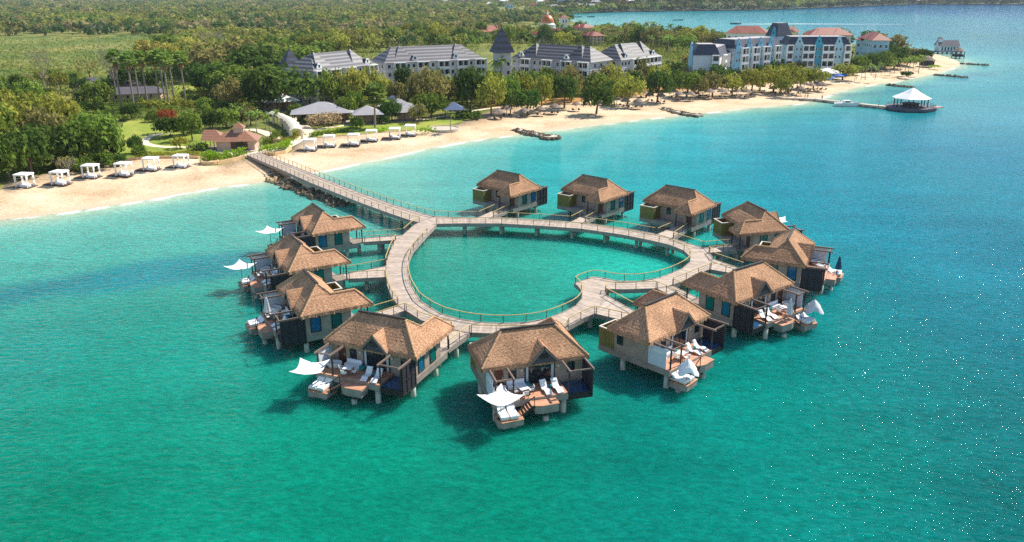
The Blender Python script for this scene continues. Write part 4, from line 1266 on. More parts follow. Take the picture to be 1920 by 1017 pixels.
def hip(b, x0, x1, y0, y1, z0, z1, hl, hr, oh=.6, m=0, flat=0):
    """hip roof with UV in metres; hl/hr = hip run at the left/right end"""
    x0 -= oh; x1 += oh; y0 -= oh; y1 += oh
    ym = (y0+y1)/2
    if flat: ya, yb = y0+flat, y1-flat
    else: ya = yb = ym
    R0, R1 = (x0+hl, ya, z1), (x1-hr, ya, z1); S0, S1 = (x0+hl, yb, z1), (x1-hr, yb, z1)
    def sl(*p):
        p = [Vector(q) for q in p]
        eu = (p[1]-p[0]).normalized()
        b.face(p, m, [((q-p[0]).dot(eu), ((q-p[0])-eu*(q-p[0]).dot(eu)).length) for q in p])
    sl((x0, y0, z0), (x1, y0, z0), R1, R0)
    sl((x1, y1, z0), (x0, y1, z0), S0, S1)
    if flat:
        sl((x1, y0, z0), (x1, y1, z0), S1, R1); sl((x0, y1, z0), (x0, y0, z0), R0, S0)
    else:
        sl((x1, y0, z0), (x1, y1, z0), R1); sl((x0, y1, z0), (x0, y0, z0), R0)
    b.face([(x0, y0, z0-.02), (x0, y1, z0-.02), (x1, y1, z0-.02), (x1, y0, z0-.02)], m, [(0, 0)]*4)
    return b

def site(name, label, cat, pa, pb, ze, group=None):
    """an empty at the ground under the front eave's left end, x along the front"""
    A, B = at(*pa, ze), at(*pb, ze)
    t = thing(name, label, cat, (A.x, A.y, LZ), math.atan2(B.y-A.y, B.x-A.x), group)
    return t, math.dist(A[:2], B[:2]), ze-LZ

def hotel(label, pa, pb, ze, dp, rh, hl, hr, bays, dormers=(), roof=None, gallery=None, floors=4):
    t, L, e = site('hotel_building', label, 'hotel', pa, pb, ze, 'grey hotel blocks')
    fh = e/floors
    b = MB(); b.box(0, L, 0, dp, 0, e); b.build('wall', m_hwall, t)
    b = MB()
    for k in range(1, floors): b.box(-.05, L+.05, -.06, dp+.06, k*fh-.12, k*fh+.08)
    b.build('string_course', m_white, t)
    r = hip(MB(), 0, L, 0, dp, e+.02, e+rh, hl, hr).build('roof', roof or m_hroof, t)
    for fx in (.2, .78) if L > 30 else (.3, .8):
        x = fx*L
        hip(MB(), x-4.4, x+4.4, .25, dp*.8, e+.03, e+rh+.55, 4.6, 4.6, .3).build('roof_bay', roof or m_hroof, r)
    for fx in bays: balcony(t, fx*L, 4.6, floors, fh, 2)
    if gallery: balcony(t, gallery[0]*L, gallery[1]*L, floors, fh, gallery[2])
    xs = sorted(bays)
    for i in range(len(xs)+1):
        a = 0 if i == 0 else xs[i-1]*L+2.6
        c = L if i == len(xs) else xs[i]*L-2.6
        if gallery: c = min(c, (gallery[0]-gallery[1]/2)*L-.3)
        n = int((c-a)/2.1)
        for j in range(n):
            x = a+(c-a)*(j+.5)/n
            for f in range(floors):
                w = link('window', D_hwin[0], t, (x, 0, f*fh+.9)); link('pane', D_hwin[1], w)
    for j in range(3):
        for f in range(floors):
            for X_, rz in ((0, -math.pi/2), (L, math.pi/2)):
                w = link('window', D_hwin[0], t, (X_, dp*(j+.7)/3.4, f*fh+.9), rz); link('pane', D_hwin[1], w)
    for fx in dormers:
        b = MB()
        x = fx*L
        z = e+1.0
        P = [(x-1.3, z-.5), (x-1.2, z+.3), (x-.75, z+.7), (x-.6, z+1.5), (x+.6, z+1.5), (x+.75, z+.7), (x+1.2, z+.3), (x+1.3, z-.5)]
        n = len(P)
        V = [(px, .35, pz) for px, pz in P]+[(px, .65, pz) for px, pz in P]
        b.mesh(V, [tuple(range(n)), tuple(range(2*n-1, n-1, -1))]+[(i, n+i, n+(i+1) % n, (i+1) % n) for i in range(n)])
        b.box(x-.75, x+.75, .65, 3.6, z-.2, z+1.3, 1)
        b.box(x-.35, x+.35, .3, .34, z, z+.9, 2)
        b.build('dormer', [m_white, m_slate, m_glass], r)
    return t, L, e, dp
hotel('leftmost grey hotel block, its long facade turning away behind the orange-green trees', (588, 134), (704, 121), 13.5, 15, 5.2, 7, 8, (.08, .3, .55, .92), (.1, .88))
hotel('long grey hotel block with two roof dormers left of the pointed tower', (722, 119), (905, 110.5), 13.5, 15, 5.4, 6, 7, (.14, .37, .58, .78, .97), (.3, .72))
hotel('grey hotel block with darker roof just right of the pointed tower', (960, 108.5), (1107, 117.7), 13.5, 15, 5.4, 8, 6, (.2, .48, .72, .93), (.12, .7), m_hroof_d)
hotel('grey hotel block with white open galleries at the right end of the row', (1164, 113.5), (1236, 105), 13.5, 15, 5.4, 7, 8, (), (.16, .86), m_hroof_d, (.62, .74, 7))

def spire(label, c, w, ze, zt, rz):
    p = at(*c, ze)
    t = thing('spire_tower', label, 'tower', (p.x, p.y, LZ), rz)
    b = MB(); b.box(-w/2+.6, w/2-.6, -w/2+.6, w/2-.6, 0, ze-LZ); b.build('wall', m_hwall, t)
    r = hip(MB(), -w/2, w/2, -w/2, w/2, ze-LZ+.02, zt-LZ, w/2+.6, w/2+.6).build('spire_roof', m_tower, t)
    b = MB(); b.tube((0, 0, zt-LZ-.3), (0, 0, zt-LZ+1.6), .12, .03, 6); b.build('finial', m_dark, r)
    for f in range(4):
        for s in (-1.6, 1.6):
            o = link('window', D_hwin[0], t, (s, -w/2+.6, f*3.2+1)); link('pane', D_hwin[1], o)
    b = MB(); b.box(-1.1, 1.1, -w/2+.6, -w/2+2, ze-LZ+.1, ze-LZ+2.4); b.build('dormer', m_blue, r)
spire('tall dark blue pointed tower between the two long grey blocks', (941, 98), 6.6, 17, 26.5, math.radians(20))
spire('small dark pointed tower at the far left end of the grey hotel', (545, 124), 5.6, 14, 20.2, math.radians(35))

# ornate blue hotels
def dutch(b, x, w, z, h, y0, y1, m=0):
    P = [(-.5, -z), (-.5, 0), (-.46, .16), (-.34, .32), (-.27, .5), (-.2, .66), (-.16, .84), (0, 1)]
    P = [(x+px*w, z+pz*h if pz > -.5 else 0) for px, pz in P]+[(x-px*w, z+pz*h if pz > -.5 else 0) for px, pz in P[-2::-1]]
    n = len(P)
    V = [(px, y0, pz) for px, pz in P]+[(px, y1, pz) for px, pz in P]
    b.mesh(V, [tuple(range(n))[::-1], tuple(range(n, 2*n))]+[(i, (i+1) % n, n+(i+1) % n, n+i) for i in range(n)], m)
def ornate(label, pa, pb, ze, dp, gables, bals, rh=3.6, cols=None, floors=4, bw=4.6, wall=None, left_gable=None):
    t, L, e = site('hotel_building', label, 'hotel', pa, pb, ze, 'blue hotel blocks with curved gables')
    fh = e/floors
    b = MB(); b.box(0, L, 0, dp, 0, e); b.build('wall', wall or m_blue, t)
    r = hip(MB(), 0, L, 0, dp, e+.02, e+rh, 2.0, 2.0, .3, 0, 2.0).build('mansard_roof', m_slate, t)
    MB().box(1.9, L-1.9, 1.9, dp-1.9, e+rh-.1, e+rh+.12).build('roof_deck', m_flat, r)
    for fx, c in gables:
        b = MB(); dutch(b, fx*L, 4.0, e, 4.2, -.35, .5); g = b.build('gable_bay', c, t)
        MB().box(fx*L-.3, fx*L+.3, -.4, -.36, e+1.2, e+2.2).build('attic_window', m_glass, g)
        for f in range(floors):
            for s in (-.9, .9):
                o = link('window', D_hwin[0], t, (fx*L+s, -.35, f*fh+1), None, (.7, 1, .8)); link('pane', D_hwin[1], o)
    for fx, w, c in bals: balcony(t, fx*L, w, floors, fh, c)
    for j in range(2):
        for f in range(floors):
            o = link('window', D_hwin[0], t, (L, dp*(j+.5)/2, f*fh+1), math.pi/2); link('pane', D_hwin[1], o)
            o = link('window', D_hwin[0], t, (0, dp*(j+.5)/2, f*fh+1), -math.pi/2); link('pane', D_hwin[1], o)
    if left_gable:
        b = MB(); dutch(b, 0, dp*.75, e, 5, -.2, .2); g = b.build('end_gable', left_gable, t); g.rotation_euler = (0, 0, -math.pi/2); g.location = (-.2, dp/2, 0)
    return t, L, e
ornate('blue hotel block facing the beach with one turquoise middle gable', (1476, 85), (1594, 85), 15, 13, ((.19, m_blue), (.5, m_turq), (.82, m_blue)), ((.05, 2.6, 1), (.345, 5.2, 2), (.66, 5.2, 2), (.965, 2.6, 1)))
ornate('blue hotel block with four small gables running back behind the yellow-green trees', (1378, 91.4), (1462, 85.5), 15, 13, ((.07, m_sky), (.31, m_sky), (.55, m_sky), (.79, m_sky)), ((.19, 4.6, 2), (.43, 4.6, 2), (.67, 4.6, 2), (.93, 4.0, 2)), wall=m_paleb)
ornate('low blue and white wing with dark roof at the left end of the blue hotel', (1301, 104), (1349, 104), 14, 12, (), ((.85, 2.6, 1),), 4.2, left_gable=m_sky, wall=m_paleb)
t, L, e = ornate('white stepped balcony wing joining the two parts of the blue hotel', (1350, 106), (1379, 93.5), 13, 9, (), ((.2, 4.2, 1), (.5, 4.2, 1), (.8, 4.2, 1)), 3.4, wall=m_white)
ornate('square turquoise tower block with steep dark roof behind the four-gabled hotel', (1436, 67.5), (1457, 69), 18, 9, ((.7, m_turq),), (), 6.0, wall=m_paleb)

def red_block(label, pa, pb, ze, dp, rh, wall, hl=6, hr=6, cat='villa', floors=3):
    t, L, e = site('tiled_building', label, cat, pa, pb, ze, 'buildings with red tiled roofs')
    MB().box(0, L, 0, dp, 0, e).build('wall', wall, t)
    r = hip(MB(), 0, L, 0, dp, e+.02, e+rh, min(hl, L/2.2), min(hr, L/2.2), .9).build('roof', m_terra, t)
    for fx in (.25, .7): hip(MB(), fx*L-3.2, fx*L+3.2, -.6, dp*.7, e+.035, e+rh*.86, 3.4, 3.4, .5).build('roof_bay', m_terra, r)
    n = max(2, int(L/3.4)); fh = e/floors
    for j in range(n):
        for f in range(floors):
            w = link('window', D_hwin[0], t, (L*(j+.5)/n, 0, f*fh+.8), None, (1.2, 1, 1.1)); link('pane', D_hwin[1], w)
    for f in range(floors):
        for j in range(3):
            for X_, rz in ((0, -math.pi/2), (L, math.pi/2)):
                w = link('window', D_hwin[0], t, (X_, dp*(j+.5)/3, f*fh+.8), rz, (1.2, 1, 1.1)); link('pane', D_hwin[1], w)
    return t
red_block('red tiled roof block behind the blue hotel with the turquoise gable', (1521, 66), (1597, 66), 15.5, 14, 3.6, m_cream)
red_block('blue walled block with red hipped roof at the right end of the hotels', (1613, 70.5), (1637, 76), 15, 8, 3.2, m_blue)
red_block('smaller red roofed block stepping back at the far right of the hotels', (1638, 76.5), (1661, 74), 14, 9, 3, m_blue)
red_block('red roofed pale building left of the turquoise tower block, water behind it', (1362, 62), (1437, 63), 14, 16, 4, m_white)
red_block('little red roofed pavilion between the blue hotel blocks', (1474, 60), (1497, 60), 15, 10, 3, m_cream)
red_block('long red tiled roof in the trees left of the copper dome', (906, 60), (960, 57), 8, 16, 4, m_cream)
red_block('red tiled wing in front of the copper dome', (997, 64), (1060, 66), 8, 14, 4, m_cream)
red_block('red tiled roof right of the white belfry', (1074, 52), (1096, 53), 11, 12, 3, m_pinkwall)
red_block('small red tiled house among palms right of the dome', (1093, 66), (1112, 68), 8, 9, 3, m_pinkwall)

p = at(1026, 66, LZ)
t = thing('domed_hall', 'white hall with a shining copper dome above the trees', 'hall', p)
MB().lathe([(0, 0), (7.5, 0), (7.5, 9), (6.4, 9.2), (5.9, 10.2)], 24).build('drum', m_white, t)
d = MB().lathe([(5.9*math.cos(a), 10+7*math.sin(a)) for a in [i*math.pi/2/10 for i in range(11)]], 28).build('dome', m_copper, t, True)
MB().lathe([(.9, 16.8), (.9, 18.2), (.5, 18.6), (.1, 20)], 10).build('lantern', m_white, d)
p = at(1056, 68, LZ)
t = thing('belfry', 'square white belfry tower right of the copper dome', 'tower', p, .3)
MB().box(-3, 3, -3, 3, 0, 15).build('wall', m_white, t)
hip(MB(), -3, 3, -3, 3, 15.02, 17.5, 3.6, 3.6).build('roof', m_terra, t)
for s in (-1.3, 1.3):
    o = link('window', D_hwin[0], t, (s, -3, 11), None, (1, 1, 1.7)); link('pane', D_hwin[1], o)

# tent-roofed pavilions
def pavilion(label, c, w, d, eave, top, m, rz=0, name='pavilion', ridge=0):
    p = at(*c, LZ)
    t = thing(name, label, 'pavilion', p, rz, 'tent-roofed pavilions')
    b = MB()
    hip(b, -w/2, w/2, -d/2, d/2, eave, top, (w-ridge)/2+.5, (w-ridge)/2+.5, .5); b.build('roof', m, t)
    for i in range(4):
        for s in (-1, 1): link('post', D_ppost, t, (-w/2+.3+(w-.6)*i/3, s*(d/2-.3), 0), None, (1, 1, eave))
    MB().box(-w/2, w/2, -d/2, d/2, -.05, .12).build('floor_slab', m_conc, t)
    MB().box(-w/2+1, w/2-1, d/2-1, d/2-.8, .12, eave-.3).build('back_wall', m_pinkwall, t)
D_ppost = MB().box(-.1, .1, -.1, .1, 0, 1).data('post', m_dark)
pavilion('largest grey tent roof behind a flowering bush', (606, 229), 18, 9, 3.2, 6.2, m_tent, .2, ridge=2)
pavilion('grey tent roof beside the big fan palm', (690, 231), 8.6, 7, 3, 5.4, m_tent, .2)
pavilion('grey tent roof left of the blue one', (766, 226), 8.6, 7, 3, 5.6, m_tent, .2)
pavilion('grey tent roof standing furthest back between the trees', (738, 214), 10, 8, 3.2, 6.2, m_tent, .2)
pavilion('small blue-grey tent roof at the edge of the beach', (851, 221), 6.0, 5, 2.8, 5, m_btent, .1)
pavilion('white ribbed roof under the big dark tree', (526, 208), 11, 8, 3.4, 6, m_white, .5)
def long_roof(label, c, w, d, e, h, rz, m, cat='building'):
    t = thing('long_building', label, cat, at(*c, LZ), rz)
    MB().box(-w/2, w/2, -d/2, d/2, 0, e).build('wall', m_pinkwall, t)
    hip(MB(), -w/2, w/2, -d/2, d/2, e+.02, e+h, 3, 3, 1).build('roof', m, t)
    for i in range(int(w/4)):
        o = link('window', D_hwin[0], t, (-w/2+2+4*i, -d/2, .8)); link('pane', D_hwin[1], o)
long_roof('long low dark grey roof behind the row of fan palms', (215, 170), 27, 10, 2.8, 2.6, .1, m_darkroof)
long_roof('second low dark roof nearer the garden below the palms', (258, 187), 17, 8, 2.6, 2.2, .25, m_darkroof)
long_roof('white house half hidden in the trees with a grey porch roof', (352, 146), 11, 7, 4.6, 2.4, .3, m_tent, 'house')

m_canvas = mat('cream_canvas', srgb(208, 200, 182), .85, .06, 1)
D_pillar = MB().box(-.3, .3, -.3, .3, 0, 2.7).data('pillar', m_cream)
# curved covered walkway
t = thing('covered_walkway', 'curved white roofed walkway on cream pillars by the garden path', 'walkway', (0, 0, 0))
P = resample(smooth(px_poly([(513, 228), (528, 233), (545, 242), (555, 254), (557, 263)]), 2), 1.2)
b = MB(); n = len(P)
secs = []
for i, p in enumerate(P):
    a, c = P[max(0, i-1)], P[min(n-1, i+1)]
    d = Vector((c[0]-a[0], c[1]-a[1])).normalized()
    secs.append([(p[0]-d.y*s*1.5, p[1]+d.x*s*1.5, LZ+2.7+.5*(1-s*s)) for s in (-1, -.6, -.2, .2, .6, 1)])
for A, B in zip(secs, secs[1:]):
    for k in range(5): b.face([A[k], A[k+1], B[k+1], B[k]])
b.build('barrel_roof', m_canvas, t)
for i in range(0, n, 4):
    for k in (0, 5):
        link('pillar', D_pillar, t, (secs[i][k][0], secs[i][k][1], LZ))

# beach hut
t = thing('beach_hut', 'beach hut with brown shingle roof and small square cupola by the jetty', 'hut', at(447, 279, LZ), .12)
MB().box(-4.7, 4.7, -2.8, 3, 0, 2.5).build('wall', m_pinkwall, t)
r = hip(MB(), -5.0, 5.0, -3.2, 3.4, 2.5, 5.0, 4.0, 4.0, .6).build('roof', m_shingle, t)
MB().box(-.5, 1.9, -1.1, 1.1, 4.2, 5.5).build('cupola', m_pinkwall, r)
hip(MB(), -.5, 1.9, -1.1, 1.1, 5.5, 6.8, 1.5, 1.5, .35).build('cupola_roof', m_shingle, r)
b = MB()
hip(b, -8.2, -3.4, -1.6, 3.6, 2.6, 4.9, .4, 2.4, .5); b.build('porch_roof', m_shingle, r)
for x, y in ((-7.6, -1.2), (-7.6, 3.2), (-5.6, -1.4)): link('porch_post', BD[1]['porch_post'], t, (x, y, -2.3))
MB().box(-1.2, 3.0, -2.86, -2.8, .05, 2.2).build('door', m_door, t)
MB().box(.2, 2.0, -2.9, -2.862, .05, 2.1).build('glazed_opening', m_glass, t)
MB().box(-7.8, 5.6, -4.4, 3.4, -.1, .1).build('terrace', m_conc, t)

# walls of the planting beds by the jetty
def wall_thing(name, label, P, h, w, m, cat='wall', z=LZ-.3):
    b = MB()
    P = [at(*p, LZ)[:2] for p in P]
    skirt_line(b, P, z, z+h, w)
    return tag(b.build(name, m), label, cat)
m_stone = mat('cream_stone_wall', srgb(222, 184, 138), .85, .12, .8)
wall_thing('garden_wall', 'low cream stone wall along the lawn behind the left cabanas', [(226, 302.5), (262, 299), (300, 297.5), (345, 296.5), (374, 298)], .9, .35, m_stone)
wall_thing('garden_wall', 'straight cream wall holding the clipped hedge up to the jetty', [(408, 309), (435, 303.5), (461, 297)], 1.1, .35, m_stone)
b = MB(); c = at(394, 307, LZ); b.lathe([(2.0, -.9), (2.0, .75), (1.7, .75), (1.7, .6), (0, .6)], 24, 0)
o = tag(b.build('round_planter', m_stone), 'round cream stone planter with clipped hedge beside the left cabanas', 'planter'); o.location = c
wall_thing('garden_wall', 'curved cream wall below the hedge right of the jetty', [(492, 292), (515, 291.5), (535, 288), (546, 281)], 1.1, .35, m_stone)
wall_thing('garden_wall', 'low wall at the lawn edge behind the right-hand cabanas', [(585, 260), (640, 254.5), (700, 250.5), (760, 245)], .5, .3, m_stone)
b = MB(); c = at(832, 243, LZ); b.lathe([(4.6, -.6), (4.6, .5), (4.3, .5), (4.3, .3), (0, .3)], 28)
o = tag(b.build('round_terrace', m_conc), 'round pale terrace at the bend of the beach below the palm', 'terrace'); o.location = c

# cabanas
def cabana_data():
    D = {}
    b = MB()
    for x in (-1.35, 1.35):
        for y in (-1.2, 1.2): b.box(x-.05, x+.05, y-.05, y+.05, .1, 2.8)
    D['frame'] = b.data('frame', m_white)
    b = MB(); b.box(-1.45, 1.45, -1.3, 1.3, 2.81, 2.9); b.box(-1.45, 1.45, -1.33, -1.301, 2.6, 2.86); b.box(-1.48, -1.451, -1.3, 1.3, 2.6, 2.86); b.box(1.451, 1.48, -1.3, 1.3, 2.6, 2.86)
    D['canopy'] = b.data('canopy', m_fabric)
    b = MB()
    for k, y in enumerate((0, .14, .28, .42, .56)):
        b.tube((0, (y-.28)*.8, 2.75), (.03*(k % 2), (y-.28)*.35, 1.3), .05, .045, 6); b.tube((.03*(k % 2), (y-.28)*.35, 1.3), (.05*(k % 2), (y-.28)*.75, .12), .045, .08, 6)
    D['curtain'] = b.data('curtain', m_fabric, True)
    D['mat'] = MB().box(-3.6, 1.7, -1.2, 1.5, 0, .1).data('floor_mat', m_matting)
    D['bed'] = MB().box(-1.0, 1.0, -.6, .9, .1, .5).box(-1.0, -.6, -.6, .9, .5, .85).data('day_bed', m_cush)
    return D
m_matting = mat('dark_matting', srgb(96, 76, 66), .9, .2, 2)
D_cab = cabana_data()
CAB = [(48.6, 350.8), (115, 345.7), (172.5, 333), (234, 329), (285, 318.8), (341, 313.7), (582.2, 281.8), (618, 274.5), (664, 271.6), (697.3, 264), (740.7, 259.5), (770, 253.7)]
ORD = ['first', 'second', 'third', 'fourth', 'fifth', 'sixth']
for i, c in enumerate(CAB):
    side = 'left of the jetty' if i < 6 else 'right of the jetty'
    t = thing('beach_cabana', 'white curtained beach cabana, %s from the left %s' % (ORD[i % 6], side), 'cabana', at(*c, 1.15), (-.12 if i < 6 else .05)+rnd.uniform(-.06, .06), 'white beach cabanas')
    for n_ in ('frame', 'canopy'): link(n_, D_cab[n_], t)
    link('floor_mat', D_cab['mat'], t); link('day_bed', D_cab['bed'], t)
    for x, y in ((-1.35, -1.0), (1.35, -1.0), (-1.35, 1.0), (1.35, 1.0)): link('curtain', D_cab['curtain'], t, (x, y*.9, 0))

# palapas on the beach
def palapa_data():
    R = random.Random(8)
    b = MB(); n = 22; V = []
    for r, z in ((.05, 2.95), (.55, 2.7), (1.15, 2.3), (1.7, 1.9)):
        V += [(r*(1+R.uniform(-.05, .07))*math.cos(2*math.pi*i/n), r*(1+R.uniform(-.05, .07))*math.sin(2*math.pi*i/n), z+R.uniform(-.05, .05)-(R.uniform(0, .2) if r > 1.5 else 0)) for i in range(n)]
    b.mesh(V, [(k*n+i, (k+1)*n+i, (k+1)*n+(i+1) % n, k*n+(i+1) % n) for k in range(3) for i in range(n)])
    return b.data('thatch_roof', m_thatch_grey), MB().tube((0, 0, -.3), (0, 0, 2.8), .07, .07, 7).data('pole', m_beam)
D_pal = palapa_data()
D_bl = D_lounge[0].copy(); D_bl.materials[0] = m_door
PAL = [(934, 223), (950, 217), (983, 219), (1013, 216), (1040, 212.5), (1080, 207), (1156, 198), (1172, 201), (1196, 202), (1217, 190), (1239, 192.5), (1262, 183), (1273, 188), (1295, 188), (1317, 181), (1330, 184), (1353, 183), (1381, 182),
       (1400, 182.5), (1425, 172), (1465, 175), (1476, 173), (1488, 166), (1500, 176), (1507, 168), (1520, 170.5), (1533, 168), (1541, 169), (1448, 176), (1100, 196), (1135, 197), (1206, 183), (1300, 176), (1365, 175)]
for i, c in enumerate(PAL):
    g = 'grey thatched parasol on the sand ' + ('in front of the trees by the grey hotel' if c[0] < 1250 else 'in the long row under the trees' if c[0] < 1430 else 'by the rocky pier')
    t = thing('thatched_parasol', g, 'palapa', at(*c, 1.1), rnd.uniform(0, 6), 'thatched beach parasols '+('near the grey hotel' if c[0] < 1250 else 'under the trees' if c[0] < 1430 else 'by the pier'), [rnd.uniform(1.0, 1.22)]*3)
    link('thatch_roof', D_pal[0], t); link('pole', D_pal[1], t)
    p = at(*c, 1.1)
    for s in (-1, 1):
        q = thing('beach_lounger', 'brown beach lounger in the shade of the thatched parasols '+('near the grey hotel' if c[0] < 1250 else 'under the trees' if c[0] < 1430 else 'by the pier'), 'sun lounger', (p.x+s*.95, p.y-.9, p.z+.02), rnd.uniform(-.5, .5), 'beach loungers '+('near the grey hotel' if c[0] < 1250 else 'under the trees' if c[0] < 1430 else 'by the pier'))
        link('shell', D_bl, q); link('foot_frame', D_lounge[1], q)

# beach umbrellas by the blue hotel
D_umb = MB().lathe([(.03, 2.7), (.8, 2.45), (1.5, 2.05), (1.55, 1.95)], 12).data('canopy', m_fabric)
m_royal = mat('royal_blue_fabric', srgb(44, 104, 186), .8, .08, 2)
D_umb_b = D_umb.copy(); D_umb_b.materials[0] = m_royal
m_aqua = mat('aqua_fabric', srgb(110, 196, 200), .8, .08, 2); D_umb_a = D_umb.copy(); D_umb_a.materials[0] = m_aqua
D_upole = MB().tube((0, 0, -.3), (0, 0, 2.7), .04, .04, 6).data('pole', m_white)
for c, d, lab, s in [((1549, 157), D_umb_b, 'blue beach umbrella, nearer of the blue group on the sand', 1.5), ((1557, 155), D_umb_b, 'blue beach umbrella in the middle of the nearer blue group', 1.5), ((1572, 151), D_umb_b, 'blue beach umbrella, left one of the further pair', 1.4), ((1581, 150), D_umb_b, 'blue beach umbrella, right one of the further pair', 1.4),
                     ((1497, 129), D_umb, 'white umbrella left of the white arch', 1.5), ((1532, 132), D_umb, 'white umbrella just right of the white arch', 1.3), ((1549, 131), D_umb, 'white umbrella below the turquoise gable', 1.4), ((1490, 152), D_umb_a, 'aqua umbrella glimpsed through the yellow-green trees', 1.6),
                     ((1388, 152), D_umb_a, 'aqua canopy beneath the white balcony wing', 2.4), ((1631, 132), D_umb_a, 'aqua umbrella among the palms on the spit', 1.9), ((1657, 128), D_umb, 'white umbrella among the palms on the spit', 1.8), ((1606, 135), D_umb, 'white umbrella behind the first young palms', 1.5)]:
    t = thing('beach_umbrella', lab, 'umbrella', at(*c, LZ), 0, 'beach umbrellas by the blue hotel', (s, s, 1)); link('canopy', d, t); link('pole', D_upole, t)
t = thing('shade_canopy', 'large white stretched canopy on the sand before the blue hotel', 'canopy', at(1550, 147, LZ), .2)
b = MB(); b.face([(-5, -4, 2.6), (6, -5, 2.4), (0, 0, 4.6)]); b.face([(6, -5, 2.4), (4, 5, 3), (0, 0, 4.6)]); b.face([(4, 5, 3), (-4, 5, 3), (0, 0, 4.6)]); b.face([(-4, 5, 3), (-5, -4, 2.6), (0, 0, 4.6)]); b.build('membrane', m_fabric, t)
for q in ((-5, -4, 2.6), (6, -5, 2.4), (4, 5, 3), (-4, 5, 3)): link('mast', D_ppost, t, (q[0], q[1], 0), None, (.6, .6, q[2]))
t = thing('white_arch', 'white pillared arch standing before the blue hotel', 'arch', at(1517, 135, LZ), 0)
MB().box(-4.4, 4.4, -1.2, 1.2, 4.6, 5.5).build('lintel', m_white, t)
for x in (-3.8, 3.8):
    for y in (-.8, .8): link('pillar', D_pillar, t, (x, y, 0), None, (1, 1, 1.7))

# ------------------------------------------------------------------ rocks, groynes, piers
def rock_mesh(name, pts, R, m=None):
    b = MB()
    for (x, y, z, s) in pts:
        b0 = len(b.v)
        q = Matrix.Rotation(R.uniform(0, 6), 3, Vector((R.random(), R.random(), R.random()+.1)).normalized())
        V = []
        for i in range(3):
            for j in range(5):
                r = s*R.uniform(.75, 1.15)*(1 if i == 1 else .68)
                a = 2*math.pi*j/5+i*.5
                V.append(Vector((x, y, z))+q @ Vector((r*math.cos(a), r*math.sin(a)*.8, (i-1)*s*.6)))
        b.mesh(V, [(i*5+j, i*5+(j+1) % 5, (i+1)*5+(j+1) % 5, (i+1)*5+j) for i in range(2) for j in range(5)]+[(4, 3, 2, 1, 0), (10, 11, 12, 13, 14)])
    return b.data(name, m or m_rock)
def line_rocks(P, w, s, z, dens, R):
    out = []
    for p, q in zip(P, P[1:]):
        n = max(1, int(math.dist(p, q)*dens))
        for i in range(n):
            t = R.random()
            d = Vector((q[0]-p[0], q[1]-p[1])).normalized(); o = R.uniform(-w, w)
            out.append((p[0]+(q[0]-p[0])*t-d.y*o, p[1]+(q[1]-p[1])*t+d.x*o, z+R.uniform(-.3, .25)-abs(o)/w*.35, s*R.uniform(.6, 1.3)))
    return out
R5 = random.Random(55)
P = [at(*p, 0)[:2] for p in [(492, 317), (512, 331), (540, 347), (580, 364), (622, 379), (650, 388)]]
o = link('boulders', rock_mesh('boulders', line_rocks(P, 2.2, .62, .35, 5.5, R5), R5))
tag(o, 'heaped brown boulders along the foot of the jetty', 'rocks', None, 'stuff')
o = link('boulders', rock_mesh('boulders', line_rocks([at(506, 338, 0)[:2], at(524, 343, 0)[:2]], 1.2, .7, .35, 4, R5), R5, mat('pale_rock', srgb(190, 160, 120), .95, .3, 1, .6, 3)))
tag(o, 'pale sunlit boulders at the water end of the beach beside the jetty', 'rocks', None, 'stuff')
def groyne(label, P, w, head=0, slab=True, z=.75):
    P = [at(*p, .4)[:2] for p in P]
    t = thing('rock_groyne', label, 'groyne', (0, 0, 0), 0, 'rock groynes along the beach')
    link('rocks', rock_mesh('rocks', line_rocks(P, w*.85, .95 if slab else .75, .25, 5.5, R5)+([(P[-1][0]+2.6*math.cos(a), P[-1][1]+2.6*math.sin(a), .2, .9) for a in np.arange(0, 6.2, .45)] if head else []), R5), t)['kind'] = 'stuff'
    if slab:
        b = MB(); n = len(P)
        for a, c in zip(P, P[1:]):
            d = Vector((c[0]-a[0], c[1]-a[1])).normalized()*w/2
            b.prism([(a[0]-d.y, a[1]+d.x), (a[0]+d.y, a[1]-d.x), (c[0]+d.y, c[1]-d.x), (c[0]-d.y, c[1]+d.x)], .1, z)
        if head: b.lathe([(head, .1), (head, z+.02), (0, z+.02)], 18, 0, P[-1])
        b.build('concrete_slab', m_conc, t)
    return t
groyne('nearest groyne with pale slab and round head, beside the far bungalows', [(967, 243.5), (985, 248), (1005, 252.5), (1032, 257.5)], 2.2, 2.0)
groyne('second groyne with pale slab running from the palapa beach', [(1240, 204.5), (1262, 209), (1285, 214), (1312, 217.5)], 2.4)
groyne('short dark groyne behind the white-roofed gazebo', [(1662, 159), (1690, 161.5), (1716, 163)], 1.6, 0, False)
groyne('middle groyne off the far spit', [(1752, 140), (1780, 142), (1812, 144.5)], 1.8, 0, False)
groyne('furthest thin groyne at the very tip of the spit', [(1800, 119), (1826, 120.5), (1852, 122)], 1.6, 0, False)

t = thing('stone_pier', 'long stone pier out to the white-roofed gazebo', 'pier', (0, 0, 0))
P = [at(*p, .6)[:2] for p in [(1450, 184.5), (1490, 185.5), (1530, 187), (1570, 191.5), (1610, 196), (1664, 201.5)]]
link('rocks', rock_mesh('rocks', line_rocks(P, 2.4, .75, .2, 3.6, R5), R5), t)['kind'] = 'stuff'
b = MB()
for a, c in zip(P, P[1:]):
    d = Vector((c[0]-a[0], c[1]-a[1])).normalized()*1.2
    b.prism([(a[0]-d.y, a[1]+d.x), (a[0]+d.y, a[1]-d.x), (c[0]+d.y, c[1]-d.x), (c[0]-d.y, c[1]+d.x)], .1, .95)
b.build('walkway_slab', m_conc, t)

